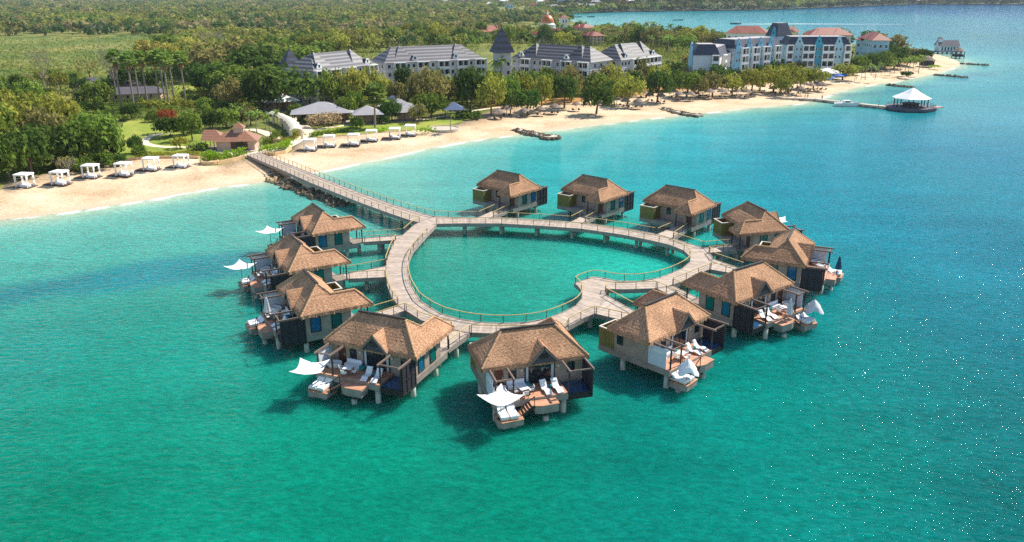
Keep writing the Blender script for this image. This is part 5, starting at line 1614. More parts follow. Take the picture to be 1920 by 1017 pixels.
c = at(1706, 206, 0)
t = thing('gazebo', 'overwater bar gazebo with white octagonal roof at the pier end', 'gazebo', c, .2)
MB().lathe([(8.2, .15), (8.3, .5), (8.3, 1.15), (0, 1.16)], 8).build('platform', m_darkroof, t)
rf = MB().lathe([(6.3, 4.0), (6.35, 4.12), (3.1, 5.7), (.05, 7.5)], 8).build('roof', m_white, t)
for i in range(8):
    a = 2*math.pi*(i+.0)/8; link('post', D_ppost, t, (5.3*math.cos(a), 5.3*math.sin(a), 1.15), None, (1.2, 1.2, 2.95))
MB().lathe([(2.6, 1.17), (2.7, 2.2), (3.0, 2.25), (3.0, 2.32), (0, 2.33)], 16).build('bar_counter', m_louvre, t)
b = MB()
for i in range(8):
    if i in (3, 4): continue
    a, d = 2*math.pi*i/8, 2*math.pi*(i+1)/8
    p, q = (7.9*math.cos(a), 7.9*math.sin(a)), (7.9*math.cos(d), 7.9*math.sin(d))
    for z in (1.6, 2.1): b.bar((*p, z), (*q, z), .06)
    for s in range(4): b.bar((p[0]+(q[0]-p[0])*s/4, p[1]+(q[1]-p[1])*s/4, 1.15), (p[0]+(q[0]-p[0])*s/4, p[1]+(q[1]-p[1])*s/4, 2.1), .06)
b.build('railing', m_dark, t)
for i in range(8):
    a = 2*math.pi*i/8; link('pile', pile_data, t, (7*math.cos(a), 7*math.sin(a), -1.0))
MB().box(7, 10.5, -3.5, -.5, .75, 1.0).build('boat_landing', m_deck, t)

# chapel and huts on the spit
t = thing('chapel', 'grey timber chapel on stilts with small belfry past the tip of the spit', 'chapel', at(1770, 100.5, 0), -.03)
MB().box(-9, 9.5, -4.5, 4, 1.0, 1.35).build('deck', m_dark, t)
MB().box(-5, 7, -3.2, 3.2, 1.352, 5).build('wall', m_bluewhite, t)
r = MB()
for s in (-1, 1): r.face([(-5.6, s*3.9, 4.6), (7.6, s*3.9, 4.6), (7.6, 0, 8.2), (-5.6, 0, 8.2)], 0, [(0, 0), (13, 0), (13, 5), (0, 5)])
r = r.build('roof', m_darkroof, t)
for s, X_ in ((-1, -5), (1, 7)): MB().face([(X_, -3.2, 5), (X_, 3.2, 5), (X_, 0, 7.9)]).build('gable_wall', m_bluewhite, t)
MB().box(-5.2, -2.6, -1.3, 1.3, 6, 9).build('belfry', m_bluewhite, t)
hip(MB(), -5.2, -2.6, -1.3, 1.3, 9, 10.4, 1.6, 1.6, .4).build('belfry_roof', m_darkroof, t)
for i in range(6): MB().box(-3.6+1.9*i, -2.6+1.9*i, -3.26, -3.2, 1.8, 4.2).build('window', m_glass, t)
for i in range(7):
    for y in (-4, 3.5): link('pile', pile_data, t, (-8.4+2.9*i, y, -.72))
t = thing('stilt_hut', 'thatched hut on stilts in the water beside the chapel', 'hut', at(1795.5, 109.5, 0), .1)
MB().lathe([(3.4, 4.0), (3.3, 4.2), (1.6, 5.6), (.1, 6.6)], 12).build('thatch_roof', m_thatch_grey, t)
MB().box(-2.8, 2.8, -2.6, 2.6, 1.0, 1.3).build('deck', m_dark, t)
for x in (-2.4, 0, 2.4):
    for y in (-2.2, 2.2): link('post', D_ppost, t, (x, y, -1), None, (1.4, 1.4, 5.1))
MB().box(-2.2, 2.2, -2, 2, 1.302, 2.3).build('parapet', m_louvre, t)
t = thing('sand_hut', 'thatched bar hut with dark walls on the sand of the spit', 'hut', at(1737, 123.5, LZ), .1)
MB().box(-2.6, 2.6, -2.2, 2.2, 0, 2.4).build('wall', m_louvre, t)
MB().lathe([(4.0, 2.7), (3.9, 3.0), (2.0, 4.4), (.1, 5.2)], 14).build('thatch_roof', m_thatch_grey, t)
for x in (-2.6, 2.6):
    for y in (-2.3, 2.3): link('post', D_ppost, t, (x, y, 0), None, (1, 1, 2.8))

# ------------------------------------------------------------------ boats
def hull(L, w, h, n=9):
    b = MB(); V = []
    for i in range(n+1):
        t = i/n; k = math.sin(math.pi*min(1, t*.55+.45))**.7 if t > .05 else .8
        k = max(.03, (1-max(0, (t-.55)/.45)**2.2))
        x = -L/2+L*t; sh = h*(1+.35*t*t)
        V += [(x, -w/2*k, sh), (x, -w/2*k*.7, .02), (x, 0, -.1), (x, w/2*k*.7, .02), (x, w/2*k, sh), (x, w/2*k*.85, sh*.8), (x, -w/2*k*.85, sh*.8)]
    b.mesh(V, [(i*7+j, i*7+(j+1) % 7, (i+1)*7+(j+1) % 7, (i+1)*7+j) for i in range(n) for j in range(7)]+[(0, 1, 2, 3, 4, 5, 6)])
    return b
m_hullg = mat('green_hull', srgb(40, 92, 84), .5, .1); m_hullw = mat('white_hull', srgb(232, 230, 226), .3, .05)
def boat(label, c, L, w, h, m, rz, cab=True):
    t = thing('boat', label, 'boat', at(*c, 0), rz)
    hull(L, w, h).build('hull', m, t)
    if cab:
        MB().box(-L*.18, L*.1, -w*.3, w*.3, h*.8, h*.8+1.1).build('cabin', m_white, t)
        MB().box(-L*.1, L*.105, -w*.31, w*.31, h*.8+.5, h*.8+.9).build('windscreen', m_glass, t)
    for s in (-.25, .05, .3): MB().box(L*s-.15, L*s+.15, -w*.36, w*.36, h*.7, h*.8).build('thwart', m_cap, t)
boat('white motor catamaran moored along the stone pier', (1588, 199.5), 8.5, 3.2, 1.2, m_hullw, -.18)
boat('small dark boat moored farthest left on the far bay', (1084, 32.5), 11, 2.6, .9, m_hullg, .05, False)
boat('small boat with a cabin moored on the far bay, second from the left', (1108, 32.5), 12, 3, 1.1, m_hullg, .05)
boat('long dark open boat alone in the middle of the far bay', (1271, 38.5), 14, 2.6, .9, m_hullg, 0, False)
boat('speedboat trailing a long white wake behind the red roofs', (1379, 45.5), 13, 3, 1.2, m_hullg, math.pi)
P = [at(x, y, 0) for x, y in ((1386, 45.6), (1440, 45.4), (1500, 45.2), (1580, 45.6), (1700, 46.2))]
b = MB()
for (a, c, w1, w2) in zip(P, P[1:], (1.5, 4, 4.5, 3), (4, 4.5, 3, .6)):
    b.face([(a.x, a.y-w1, .05), (c.x, c.y-w2, .05), (c.x, c.y+w2, .05), (a.x, a.y+w1, .05)])
tag(b.build('wake_foam', mat('foam', srgb(226, 232, 232), .9, .1, .05)), 'white wake behind the speedboat on the far bay', 'wake', None, 'stuff')

# ------------------------------------------------------------------ houses of the far town
TOWN = [(918, 10, 14, 9, 6, 'w', 'white house left of the orange bare slope'), (1000, 15, 18, 10, 7, 'p', 'pinkish house at the edge of the far town'), (1014, 8, 20, 10, 9, 'w', 'white block high in the far town'),
        (1030, 13, 14, 8, 6, 'g', 'grey house beside the far shore'), (1045, 17, 24, 12, 6, 'g', 'broad grey roofed shed on the far shore'), (1060, 8, 22, 10, 9, 'b', 'bluish block above the far shore'),
        (1084, 6, 26, 11, 8, 'w', 'bright white roofed hall above the far shore'), (1100, 14, 40, 12, 5, 'g', 'long grey roof behind the far shore'), (1120, 9, 18, 9, 7, 'g', 'grey house among dark trees on the far shore'),
        (1172, 7, 18, 10, 5, 'r', 'red roofed house on the wooded far shore'), (1186, 5, 16, 9, 5, 'w', 'pale house beside the red roofed one on the far shore'), (1210, 3, 18, 9, 5, 'w', 'pale house highest on the far wooded slope'),
        (945, 6, 22, 10, 8, 'w', 'pale block above the orange bare slope'), (975, 3, 26, 10, 9, 'p', 'pinkish block at the top of the frame'), (835, 4, 20, 10, 7, 'w', 'white house by itself left of the far town'),
        (1440, 8, 20, 9, 5, 'w', 'white house on the far shore above the open bay'), (1486, 11, 16, 8, 5, 'b', 'bluish house low on the far shore'), (1640, 3, 24, 10, 6, 'w', 'white roofed house at the right of the far shore'), (1720, 5, 22, 10, 5, 'p', 'pinkish house furthest right on the far shore'), (955, 13, 16, 8, 6, 'b', 'small bluish house below the orange slope')]
WM = {'w': m_white, 'p': m_pinkwall, 'g': m_conc, 'b': m_blue, 'r': m_cream}
def town_site(x, y):
    """ground point of a far house that shows at pixel row y"""
    if x < 1036:
        p = at(x, max(y, 2)+3, LZ); return p.x, p.y, LZ
    s = at(x, float(np.interp(x, [q[0] for q in FAR_PX], [q[1] for q in FAR_PX])), 0)
    best = None
    for d in range(14, 420, 6):
        q = (s.x*(1+d/2200), s.y+d, hill_z(s.x, d))
        e = abs(pr(*q)[1]-(y+3))
        if best is None or e < best[0]: best = (e, q)
    return best[1]
for x, y, w, d, h, k, lab in TOWN:
    p = Vector(town_site(x, y)); z0 = p.z+1
    t = thing('town_house', lab, 'house', (p.x, p.y, z0), rnd.uniform(-.25, .25), 'houses of the far town')
    MB().box(-w/2, w/2, -d/2, d/2, -4, h).build('wall', WM[k], t)
    hip(MB(), -w/2, w/2, -d/2, d/2, h+.02, h+3, d/2, d/2, .6).build('roof', {'r': m_terra, 'g': m_tent, 'w': m_white, 'p': m_terra, 'b': m_darkroof}[k], t)
    for i in range(max(2, int(w/6))): link('window', D_hwin[1], t, (-w/2+w*(i+.5)/max(2, int(w/6)), -d/2, 2), None, (1.6, 1, 1.4))
flat_poly('bare_slope', px_poly([(925, 20), (960, 18), (985, 22), (970, 27), (930, 26)], LZ), LZ+.3, m_soil, label='bare orange earth slope at the edge of the far town', cat='slope')

# ------------------------------------------------------------------ people, a few pixels tall
def person_data(seed, arm):
    """one continuous skinned body from a jointed chain"""
    P = [(0, 0, .92), (0, 0, 1.18), (0, 0, 1.42), (0, .01, 1.52), (0, .02, 1.66), (.1, 0, .88), (.11, .03, .5), (.12, .1*arm, .06), (.12, .14*arm+.12, .03),
         (-.1, 0, .88), (-.11, -.02, .5), (-.12, -.12*arm, .06), (-.12, -.12*arm+.12, .03), (.19, 0, 1.4), (.26, .03, 1.13), (.27, .12, .9), (.27, .17, .8), (-.19, 0, 1.4), (-.26, -.02, 1.13), (-.27, .05, .9), (-.27, .08, .8)]
    E = [(0, 1), (1, 2), (2, 3), (3, 4), (0, 5), (5, 6), (6, 7), (7, 8), (0, 9), (9, 10), (10, 11), (11, 12), (2, 13), (13, 14), (14, 15), (15, 16), (2, 17), (17, 18), (18, 19), (19, 20)]
    r = [.15, .14, .15, .06, .11, .09, .065, .045, .035, .09, .065, .045, .035, .06, .045, .035, .03, .06, .045, .035, .03]
    me = bpy.data.meshes.new('body_chain'); me.from_pydata(P, E, [])
    o = bpy.data.objects.new('body_chain', me); SC.collection.objects.link(o)
    md = o.modifiers.new('skin', 'SKIN'); o.modifiers.new('sub', 'SUBSURF').levels = 1
    for v, q in zip(me.skin_vertices[0].data, r): v.radius = (q, q*.8)
    me.skin_vertices[0].data[0].use_root = True
    bpy.context.view_layer.update()
    out = bpy.data.meshes.new_from_object(o.evaluated_get(bpy.context.evaluated_depsgraph_get()))
    bpy.data.objects.remove(o)
    out.name = 'body'; out.materials.clear(); out.materials.append(m_skin)
    return out
m_skin = mat('skin', srgb(176, 122, 92), .7, .1)
D_body = [person_data(1, 1.6), person_data(2, .4)]
def cloth(z0, z1, r0, r1, m):
    return MB().lathe([(r0, z0), (r1, z1), (r1*.9, z1+.01)], 10).data('swimwear', m)
D_trunks = [cloth(.68, 1.0, .2, .17, m_royal), cloth(.66, 1.0, .2, .17, mat('red_cloth', srgb(170, 50, 50), .9)), cloth(.78, 1.42, .19, .2, m_fabric)]
D_hair = MB().lathe([(.115, 1.6), (.13, 1.7), (.1, 1.79), (0, 1.82)], 10).data('hair', m_dark)
for i, (x, y, z, lab) in enumerate([(1479, 181.5, 1.2, 'person in blue trunks standing on the sand left of the pier root'), (1493, 183, .95, 'person in red trunks on the root of the stone pier'), (1509, 184.5, .95, 'person in a white top near the start of the stone pier'), (1514, 184.8, .95, 'person in blue trunks, right one of a pair on the stone pier'),
                                    (1541, 187.6, .95, 'person in red trunks walking midway along the stone pier'), (1647, 199.8, .95, 'person in a white top close to the gazebo end of the pier'), (1501, 179.5, 1.2, 'person in a white top on the sand above the pier'), (731, 261, 1.2, 'person in red trunks beside the fifth right-hand cabana'),
                                    (1172, 203.5, 1.1, 'person in blue trunks among the palapas below the round yellow-green tree')]):
    t = thing('person', lab, 'person', at(x, y, z), rnd.uniform(0, 6))
    b_ = link('body', D_body[i % 2], t)
    link('hair', D_hair, t); link('swimwear', D_trunks[0 if 'blue' in lab else 1 if 'red' in lab else 2], t)

# ------------------------------------------------------------------ vegetation
m_bark = mat('bark', srgb(112, 92, 74), .95, .3, 3, .4, 10)
m_barkg = mat('grey_bark', srgb(150, 136, 122), .95, .25, 3)
G = lambda *c: srgb(*c)
LM = {
 'dark': leaf_mat('leaves_dark_green', G(44, 68, 28), G(86, 106, 46)),
 'green': leaf_mat('leaves_green', G(68, 92, 34), G(120, 134, 56)),
 'olive': leaf_mat('leaves_olive', G(88, 90, 48), G(138, 128, 76)),
 'yellow': leaf_mat('leaves_yellow_green', G(98, 108, 40), G(156, 152, 66)),
 'bright': leaf_mat('leaves_bright_green', G(86, 126, 26), G(150, 176, 52), 1.2, objvar=.12),
 'flower': leaf_mat('yellow_blossom', G(110, 110, 44), G(186, 176, 88), 1.2),
 'flame': leaf_mat('orange_blossom', G(112, 66, 40), G(160, 84, 54), 1.0, objvar=.1),
 'pink': leaf_mat('dusky_blossom', G(110, 110, 70), G(190, 160, 130), 1.4, objvar=.15),
 'palm': leaf_mat('palm_leaves', G(74, 102, 42), G(134, 150, 76), 2),
 'dry': leaf_mat('dry_palm_leaves', G(130, 104, 70), G(176, 146, 104), 2),
}

def leaf_cloud(R, C, rad, nq, size, up=.35):
    """many small leaf quads scattered through the given clumps"""
    C = np.asarray(C, float); K = len(C); n = K*nq
    c = np.repeat(C, nq, 0); r = np.repeat(np.broadcast_to(np.asarray(rad, float), (K,)), nq)[:, None]
    d = R.normal(size=(n, 3)); d /= np.linalg.norm(d, axis=1)[:, None]
    p = c+d*r*(R.rand(n, 1)**.45)
    nr = d+R.normal(size=(n, 3))*.55+np.array([0, 0, up]); nr /= np.linalg.norm(nr, axis=1)[:, None]
    a = np.cross(nr, R.normal(size=(n, 3))); a /= np.linalg.norm(a, axis=1)[:, None]
    b = np.cross(nr, a)
    s = size*(.6+.8*R.rand(n, 1))
    V = np.stack([p-a*s*.75, p-b*s*.45+nr*s*.1, p+a*s*.75, p+b*s*.45-nr*s*.1], 1).reshape(-1, 3)
    return V, np.arange(4*n).reshape(n, 4)

def crown_data(name, seed, mt, K=46, nq=30, zc=.54, rx=.82, rz=.38, cr=(.2, .36), size=.105, flat=0., hollow=.0):
    R = np.random.RandomState(seed)
    C, rr = [], []
    while len(C) < K:
        d = R.normal(size=3); d /= np.linalg.norm(d)
        if d[2] < -.55: continue
        k = R.uniform(.45, 1)**.5
        C.append((d[0]*rx*k, d[1]*rx*k, zc+rz*d[2]*k*(1-flat*(d[2] > 0))+R.uniform(-.03, .03)))
        rr.append(R.uniform(*cr))
    V, Q = leaf_cloud(R, C, rr, nq, size)
    V[:, 2] = zc+(V[:, 2]-zc)*.82
    return mesh_np(name, V, Q, LM[mt] if isinstance(mt, str) else mt)

def trunk_data(seed, h=.55, r=.05, limbs=5, spread=.5, top=.75, m=None, twigs=0):
    R = random.Random(seed)
    b = MB()
    p = Vector((0, 0, -.06)); q = Vector((R.uniform(-.05, .05), R.uniform(-.05, .05), h*.55))
    b.tube(p, q, r*1.25, r*.85, 7)
    for i in range(limbs):
        a = 2*math.pi*i/limbs+R.uniform(-.4, .4)
        e = Vector((math.cos(a)*spread*R.uniform(.6, 1), math.sin(a)*spread*R.uniform(.6, 1), top*R.uniform(.8, 1.05)))
        mid = q.lerp(e, .5)+Vector((0, 0, -.04))
        b.tube(q-Vector((0, 0, .03)), mid, r*.6, r*.4, 6); b.tube(mid, e, r*.4, r*.12, 5)
        for k in range(twigs):
            s = mid.lerp(e, R.uniform(.1, .95)); f = s+Vector((R.uniform(-.3, .3), R.uniform(-.3, .3), R.uniform(.05, .3)))
            b.tube(s, f, r*.16, r*.04, 4)
            for _ in range(3):
                g = s.lerp(f, R.uniform(.4, 1)); b.tube(g, g+Vector((R.uniform(-.16, .16), R.uniform(-.16, .16), R.uniform(.0, .16))), r*.07, r*.03, 3)
    return b.data('trunk', m or m_bark)

CROWN = {k: [crown_data('crown', 100*i+j, mt, **kw) for j in range(3)] for i, (k, mt, kw) in enumerate([
    ('dark', 'dark', {}), ('green', 'green', {}), ('olive', 'olive', dict(K=36, nq=24)), ('yellow', 'yellow', dict(K=38, nq=25)),
    ('flower', 'flower', dict(cr=(.16, .26), K=36)), ('airy', 'olive', dict(K=24, nq=14, size=.08)), ('bush', 'green', dict(zc=.42, rz=.46, K=38)),
    ('darkbush', 'dark', dict(zc=.42, rz=.46, K=38)), ('yellowbush', 'yellow', dict(zc=.42, rz=.46, K=28)), ('brightbush', 'bright', dict(zc=.42, rz=.42, K=26)), ('pinkbush', 'pink', dict(zc=.45, rz=.42, K=30, nq=24)),
    ('flame', 'flame', dict(K=26, nq=22, zc=.78, rz=.14)), ])}
TRUNK = [trunk_data(i) for i in range(3)]
BARE = [trunk_data(20+i, h=.7, r=.035, limbs=7, spread=.6, top=.95, m=m_barkg, twigs=9) for i in range(2)]
BUSHSTEM = trunk_data(9, .3, .06, 4, .35, .45)
KIND_LABEL = {}

def tree(c, top, w, kind, label, group, cat='tree', z=LZ, name=None, sub=None):
    """c: pixel of the foot of the tree, top: pixel row of its top, w: crown width in photograph pixels"""
    p = at(*c, z)
    h = max(1.0, hgt(p, top)); r = max(.5, w/1.62/ppm((p.x, p.y, p.z+h*.6)))
    bush = 'bush' in kind
    t = thing(name or ('bush' if bush else 'tree'), label, cat, p, rnd.uniform(0, 6.28), group, (r, r, h))
    link('crown', rnd.choice(CROWN[kind]), t)
    link('trunk', BUSHSTEM if bush else rnd.choice(TRUNK), t)
    return t

def bare_tree(c, top, w, label, group=None):
    p = at(*c, LZ); h = hgt(p, top); r = w/2/ppm(p)
    t = thing('bare_tree', label, 'tree', p, rnd.uniform(0, 6), group, (r*1.5, r*1.5, h)); link('trunk_and_twigs', rnd.choice(BARE), t)
    return t

# palms (real metres, scaled evenly)
def frond(b, base, az, el, L, w, droop, R, n=6, m=0):
    p = Vector(base); d = Vector((math.cos(az)*math.cos(el), math.sin(az)*math.cos(el), math.sin(el)))
    side = Vector((-math.sin(az), math.cos(az), 0))
    prev = None
    for i in range(n+1):
        t = i/n
        ww = w*math.sin(math.pi*min(1, .12+t*.88))**.6*(1 if t < 1 else .1)
        a, c = p+side*ww+Vector((0, 0, -ww*.55)), p-side*ww+Vector((0, 0, -ww*.55))
        if prev:
            b.face([prev[1], p, a, prev[0]], m); b.face([prev[2], c, p, prev[1]], m)
        prev = (a, p.copy(), c)
        d = (d+Vector((0, 0, -droop/n*(1+t)))).normalized()
        p = p+d*L/n
def coconut_data(seed, h=7.5):
    R = random.Random(seed)
    b = MB(); lean = R.uniform(-.9, .9)
    pts = [Vector((lean*(i/5)**1.6, .3*math.sin(i), h*i/5)) for i in range(6)]
    tb = MB()
    for i in range(5): tb.tube(pts[i]-Vector((0, 0, .15 if i == 0 else 0)), pts[i+1], .2-.018*i, .182-.018*i, 8)
    for i in range(19): frond(b, pts[-1], 2*math.pi*i/19*2.4+R.uniform(-.3, .3), R.uniform(-.35, 1.2), R.uniform(2.6, 3.4), .32, R.uniform(.8, 1.5), R)
    return b.data('fronds', LM['palm']), tb.data('trunk', m_barkg)
def fan_data(seed, h=11, skirt=True, rc=1.7, wide=1.0):
    R = random.Random(seed)
    b = MB(); top = Vector((R.uniform(-.3, .3), R.uniform(-.3, .3), h))
    for i in range(46):
        az, el = R.uniform(0, 6.28), R.uniform(-.5, 1.45)
        d = Vector((math.cos(az)*math.cos(el), math.sin(az)*math.cos(el), math.sin(el)))
        c = top+d*rc*.55*R.uniform(.8, 1.1)
        s = d.cross(Vector((0, 0, 1))); s = s.normalized() if s.length > .01 else Vector((1, 0, 0)); u = s.cross(d)
        rr = rc*.5
        P = [c-d*rr*.3]+[c+(d*math.cos(a)*rr+s*math.sin(a)*rr*wide)*(1 if k % 2 else .72)+u*R.uniform(-.05, .05)-Vector((0, 0, .2*abs(math.sin(a)))) for k, a in enumerate([-1.7+3.4*q/8 for q in range(9)])]
        for k in range(1, 9): b.face([P[0], P[k], P[k+1]])
    sk = MB()
    if skirt:
        for i in range(26):
            az = R.uniform(0, 6.28); a = top+Vector((math.cos(az)*.2, math.sin(az)*.2, -.2)); c = top+Vector((math.cos(az)*R.uniform(.4, .75), math.sin(az)*R.uniform(.4, .75), -R.uniform(1.2, 2.2)))
            s = Vector((-math.sin(az), math.cos(az), 0))*.22
            sk.face([a-s*.4, a+s*.4, c+s, c-s])
    tb = MB().tube((0, 0, -.2), top, .24, .17, 8)
    return b.data('crown', LM['palm']), tb.data('trunk', m_barkg), (sk.data('dry_skirt', LM['dry']) if skirt else None)
COCO = [coconut_data(i) for i in range(4)]
FAN = [fan_data(10+i, rc=2.3) for i in range(3)]
BIGFAN = fan_data(31, 7.0, True, 3.6, 1.0)
def palm(c, top, label, group, kind='coco', z=LZ):
    p = at(*c, z); h = hgt(p, top)
    d = rnd.choice(COCO) if kind == 'coco' else (rnd.choice(FAN) if kind == 'fan' else BIGFAN)
    full = {'coco': 9.2, 'fan': 12.5, 'big': 10.2}[kind]
    t = thing('palm_tree', label, 'palm', p, rnd.uniform(0, 6.28), group, [h/full]*3)
    if kind == 'coco': link('fronds', d[0], t); link('trunk', d[1], t)
    else:
        cr = link('crown', d[0], t); link('trunk', d[1], t)
        if d[2]: link('dry_skirt', d[2], t)
    return t

LATE = []
g1 = 'trees between the grey hotel and the beach'
LT = [  # foot x, foot y, top y, width, kind, label
 (535, 207, 122, 128, 'dark', 'broad dark green tree in front of the left end of the grey hotel'),
 (490, 215, 128, 70, 'dark', 'dark green tree joined to the left of the broad one by the white ribbed roof'),
 (628, 196, 131, 46, 'olive', 'orange-tinged olive tree against the grey facade'),
 (668, 214, 118, 52, 'flower', 'tall yellow-leaved tree beside the big fan palm'),
 (668, 222, 165, 32, 'green', 'narrow green tree below the tall yellow-leaved one'),
 (745, 212, 148, 40, 'olive', 'olive tree between the tents and the gap in the hotel row'),
 (722, 206, 165, 30, 'dark', 'small dark tree behind the grey tents'),
 (800, 206, 128, 74, 'olive', 'wide brownish olive tree before the long grey block'),
 (840, 200, 132, 44, 'olive', 'brownish olive tree overlapping the wide one on its right'),
 (808, 222, 172, 62, 'green', 'fresh green tree between the tents and the blue tent roof'),
 (882, 212, 126, 58, 'dark', 'tall dark green tree behind the blue tent roof'),
 (921, 216, 138, 50, 'yellow', 'thin-trunked yellow-green tree at the edge of the sand'),
 (957, 212, 143, 36, 'green', 'green tree right of the thin-trunked one'),
 (981, 190, 128, 46, 'dark', 'dark tree close to the grey block right of the tower'),
 (1016, 206, 137, 42, 'yellow', 'upright yellow-green tree over the palapas'),
 (990, 213, 164, 46, 'dark', 'low dark tree leaning over the palapas'),
 (1058, 201, 138, 52, 'dark', 'round dark tree in front of the grey block right of the tower'),
 (1115, 176, 118, 60, 'olive', 'high olive tree in the gap between two grey blocks'),
 (1118, 211, 159, 58, 'dark', 'spreading dark tree with a crooked trunk on the sand'),
 (1176, 196, 142, 58, 'yellow', 'round yellow-green tree below the white galleries'),
 (1232, 190, 130, 52, 'dark', 'dark tree at the right corner of the white galleries'),
 (1145, 190, 150, 34, 'dark', 'small dark tree between the crooked one and the round yellow-green one')]
for x, y, ty, w, k, lab in LT: tree((x, y), ty, w, k, lab, g1)
g2 = 'yellow-green trees along the palapa beach'
for x, y, ty, w, k in [(1287, 180, 131, 52, 'green'), (1262, 170, 128, 34, 'dark'), (1310, 172, 128, 40, 'dark'), (1336, 178, 136, 46, 'olive'), (1345, 165, 118, 34, 'dark'), (1373, 178, 139, 42, 'yellow'), (1310, 182, 145, 30, 'olive'), (1408, 176, 124, 46, 'yellow'), (1425, 168, 128, 40, 'yellow'),
                        (1450, 172, 120, 50, 'yellow'), (1478, 171, 117, 56, 'yellow'), (1500, 164, 128, 36, 'yellow'), (1525, 164, 122, 44, 'yellow'), (1540, 156, 132, 30, 'yellow'), (1580, 148, 117, 44, 'yellow'), (1600, 140, 120, 30, 'olive'), (1395, 168, 130, 30, 'olive'), (1465, 178, 140, 32, 'yellow'), (1466, 132, 96, 26, 'dark'), (1470, 140, 108, 30, 'green'), (1360, 150, 116, 30, 'dark'), (1323, 150, 112, 40, 'dark'),
                        (1296, 160, 115, 42, 'olive'), (1262, 150, 112, 40, 'dark'), (1290, 140, 100, 34, 'olive'), (1250, 172, 138, 24, 'green')]:
    tree((x, y), ty, w, k, 'bushy tree in the row between the blue hotels and the palapas', g2)
g3 = 'palms and trees on the spit'
for x, y, ty in [(1592, 128, 92), (1606, 148, 122), (1614, 149, 124), (1622, 150, 121), (1602, 151, 126), (1633, 142, 118), (1648, 138, 114), (1660, 133, 112), (1676, 138, 112), (1688, 134, 108), (1697, 140, 106), (1704, 138, 104), (1712, 133, 103), (1722, 138, 101), (1642, 118, 88), (1640, 150, 122), (1652, 141, 119), (1668, 142, 119), (1683, 128, 104), (1730, 130, 108)]:
    palm((x, y), ty, 'young coconut palm on the sand of the spit beyond the blue hotels', g3)
for x, y, ty, w, k in [(1650, 112, 72, 50, 'dark'), (1668, 108, 62, 56, 'olive'), (1690, 112, 90, 40, 'olive'), (1712, 112, 88, 50, 'olive'), (1728, 114, 92, 34, 'dark'), (1640, 125, 95, 40, 'green'), (1662, 122, 92, 46, 'green'), (1685, 122, 100, 40, 'green'), (1625, 118, 92, 30, 'green'), (1700, 124, 104, 36, 'green'), (1610, 134, 102, 34, 'green'), (1636, 133, 98, 36, 'dark'), (1656, 131, 96, 40, 'green'), (1676, 128, 84, 44, 'dark')]:
    tree((x, y), ty, w, k, 'bushy tree on the spit beyond the blue hotels', g3)
for x, y, ty, w, lab in [(1700, 143, 132, 24, 'rounded brown-green bush at the foot of the spit palms'), (1752, 127, 121, 20, 'low green bush beside the sand hut'), ]:
    tree((x, y), ty, w, 'darkbush' if x < 1720 else 'brightbush', lab, None, 'bush')

# left: dense trees by the beach and the gardens
palm((703, 240), 156, 'single big fan palm with a thick round head in front of the grey tents', None, 'big')
g4 = 'dense green trees above the left beach'
for x, y, ty, w, k in [(186, 306, 208, 92, 'green'), (150, 312, 228, 70, 'green'), (108, 316, 226, 90, 'dark'), (60, 330, 238, 84, 'dark'), (20, 338, 246, 80, 'green'), (-20, 345, 250, 90, 'dark'), (95, 300, 205, 80, 'olive'), (40, 300, 190, 90, 'yellow'), (-10, 310, 190, 90, 'green'), (70, 270, 172, 80, 'yellow'), (20, 262, 165, 90, 'yellow'),
                        (120, 262, 180, 70, 'yellow'), (145, 285, 222, 60, 'dark'), (215, 300, 248, 46, 'dark'), (-60, 330, 220, 100, 'green'), (-50, 290, 180, 100, 'dark'), (50, 240, 160, 60, 'green'), (-20, 240, 150, 90, 'dark'), (100, 230, 172, 50, 'yellow'), (15, 220, 148, 60, 'dark'), (60, 210, 150, 50, 'green')]:
    tree((x, y), ty, w, k, 'leafy tree in the dense green thicket above the left beach', g4)
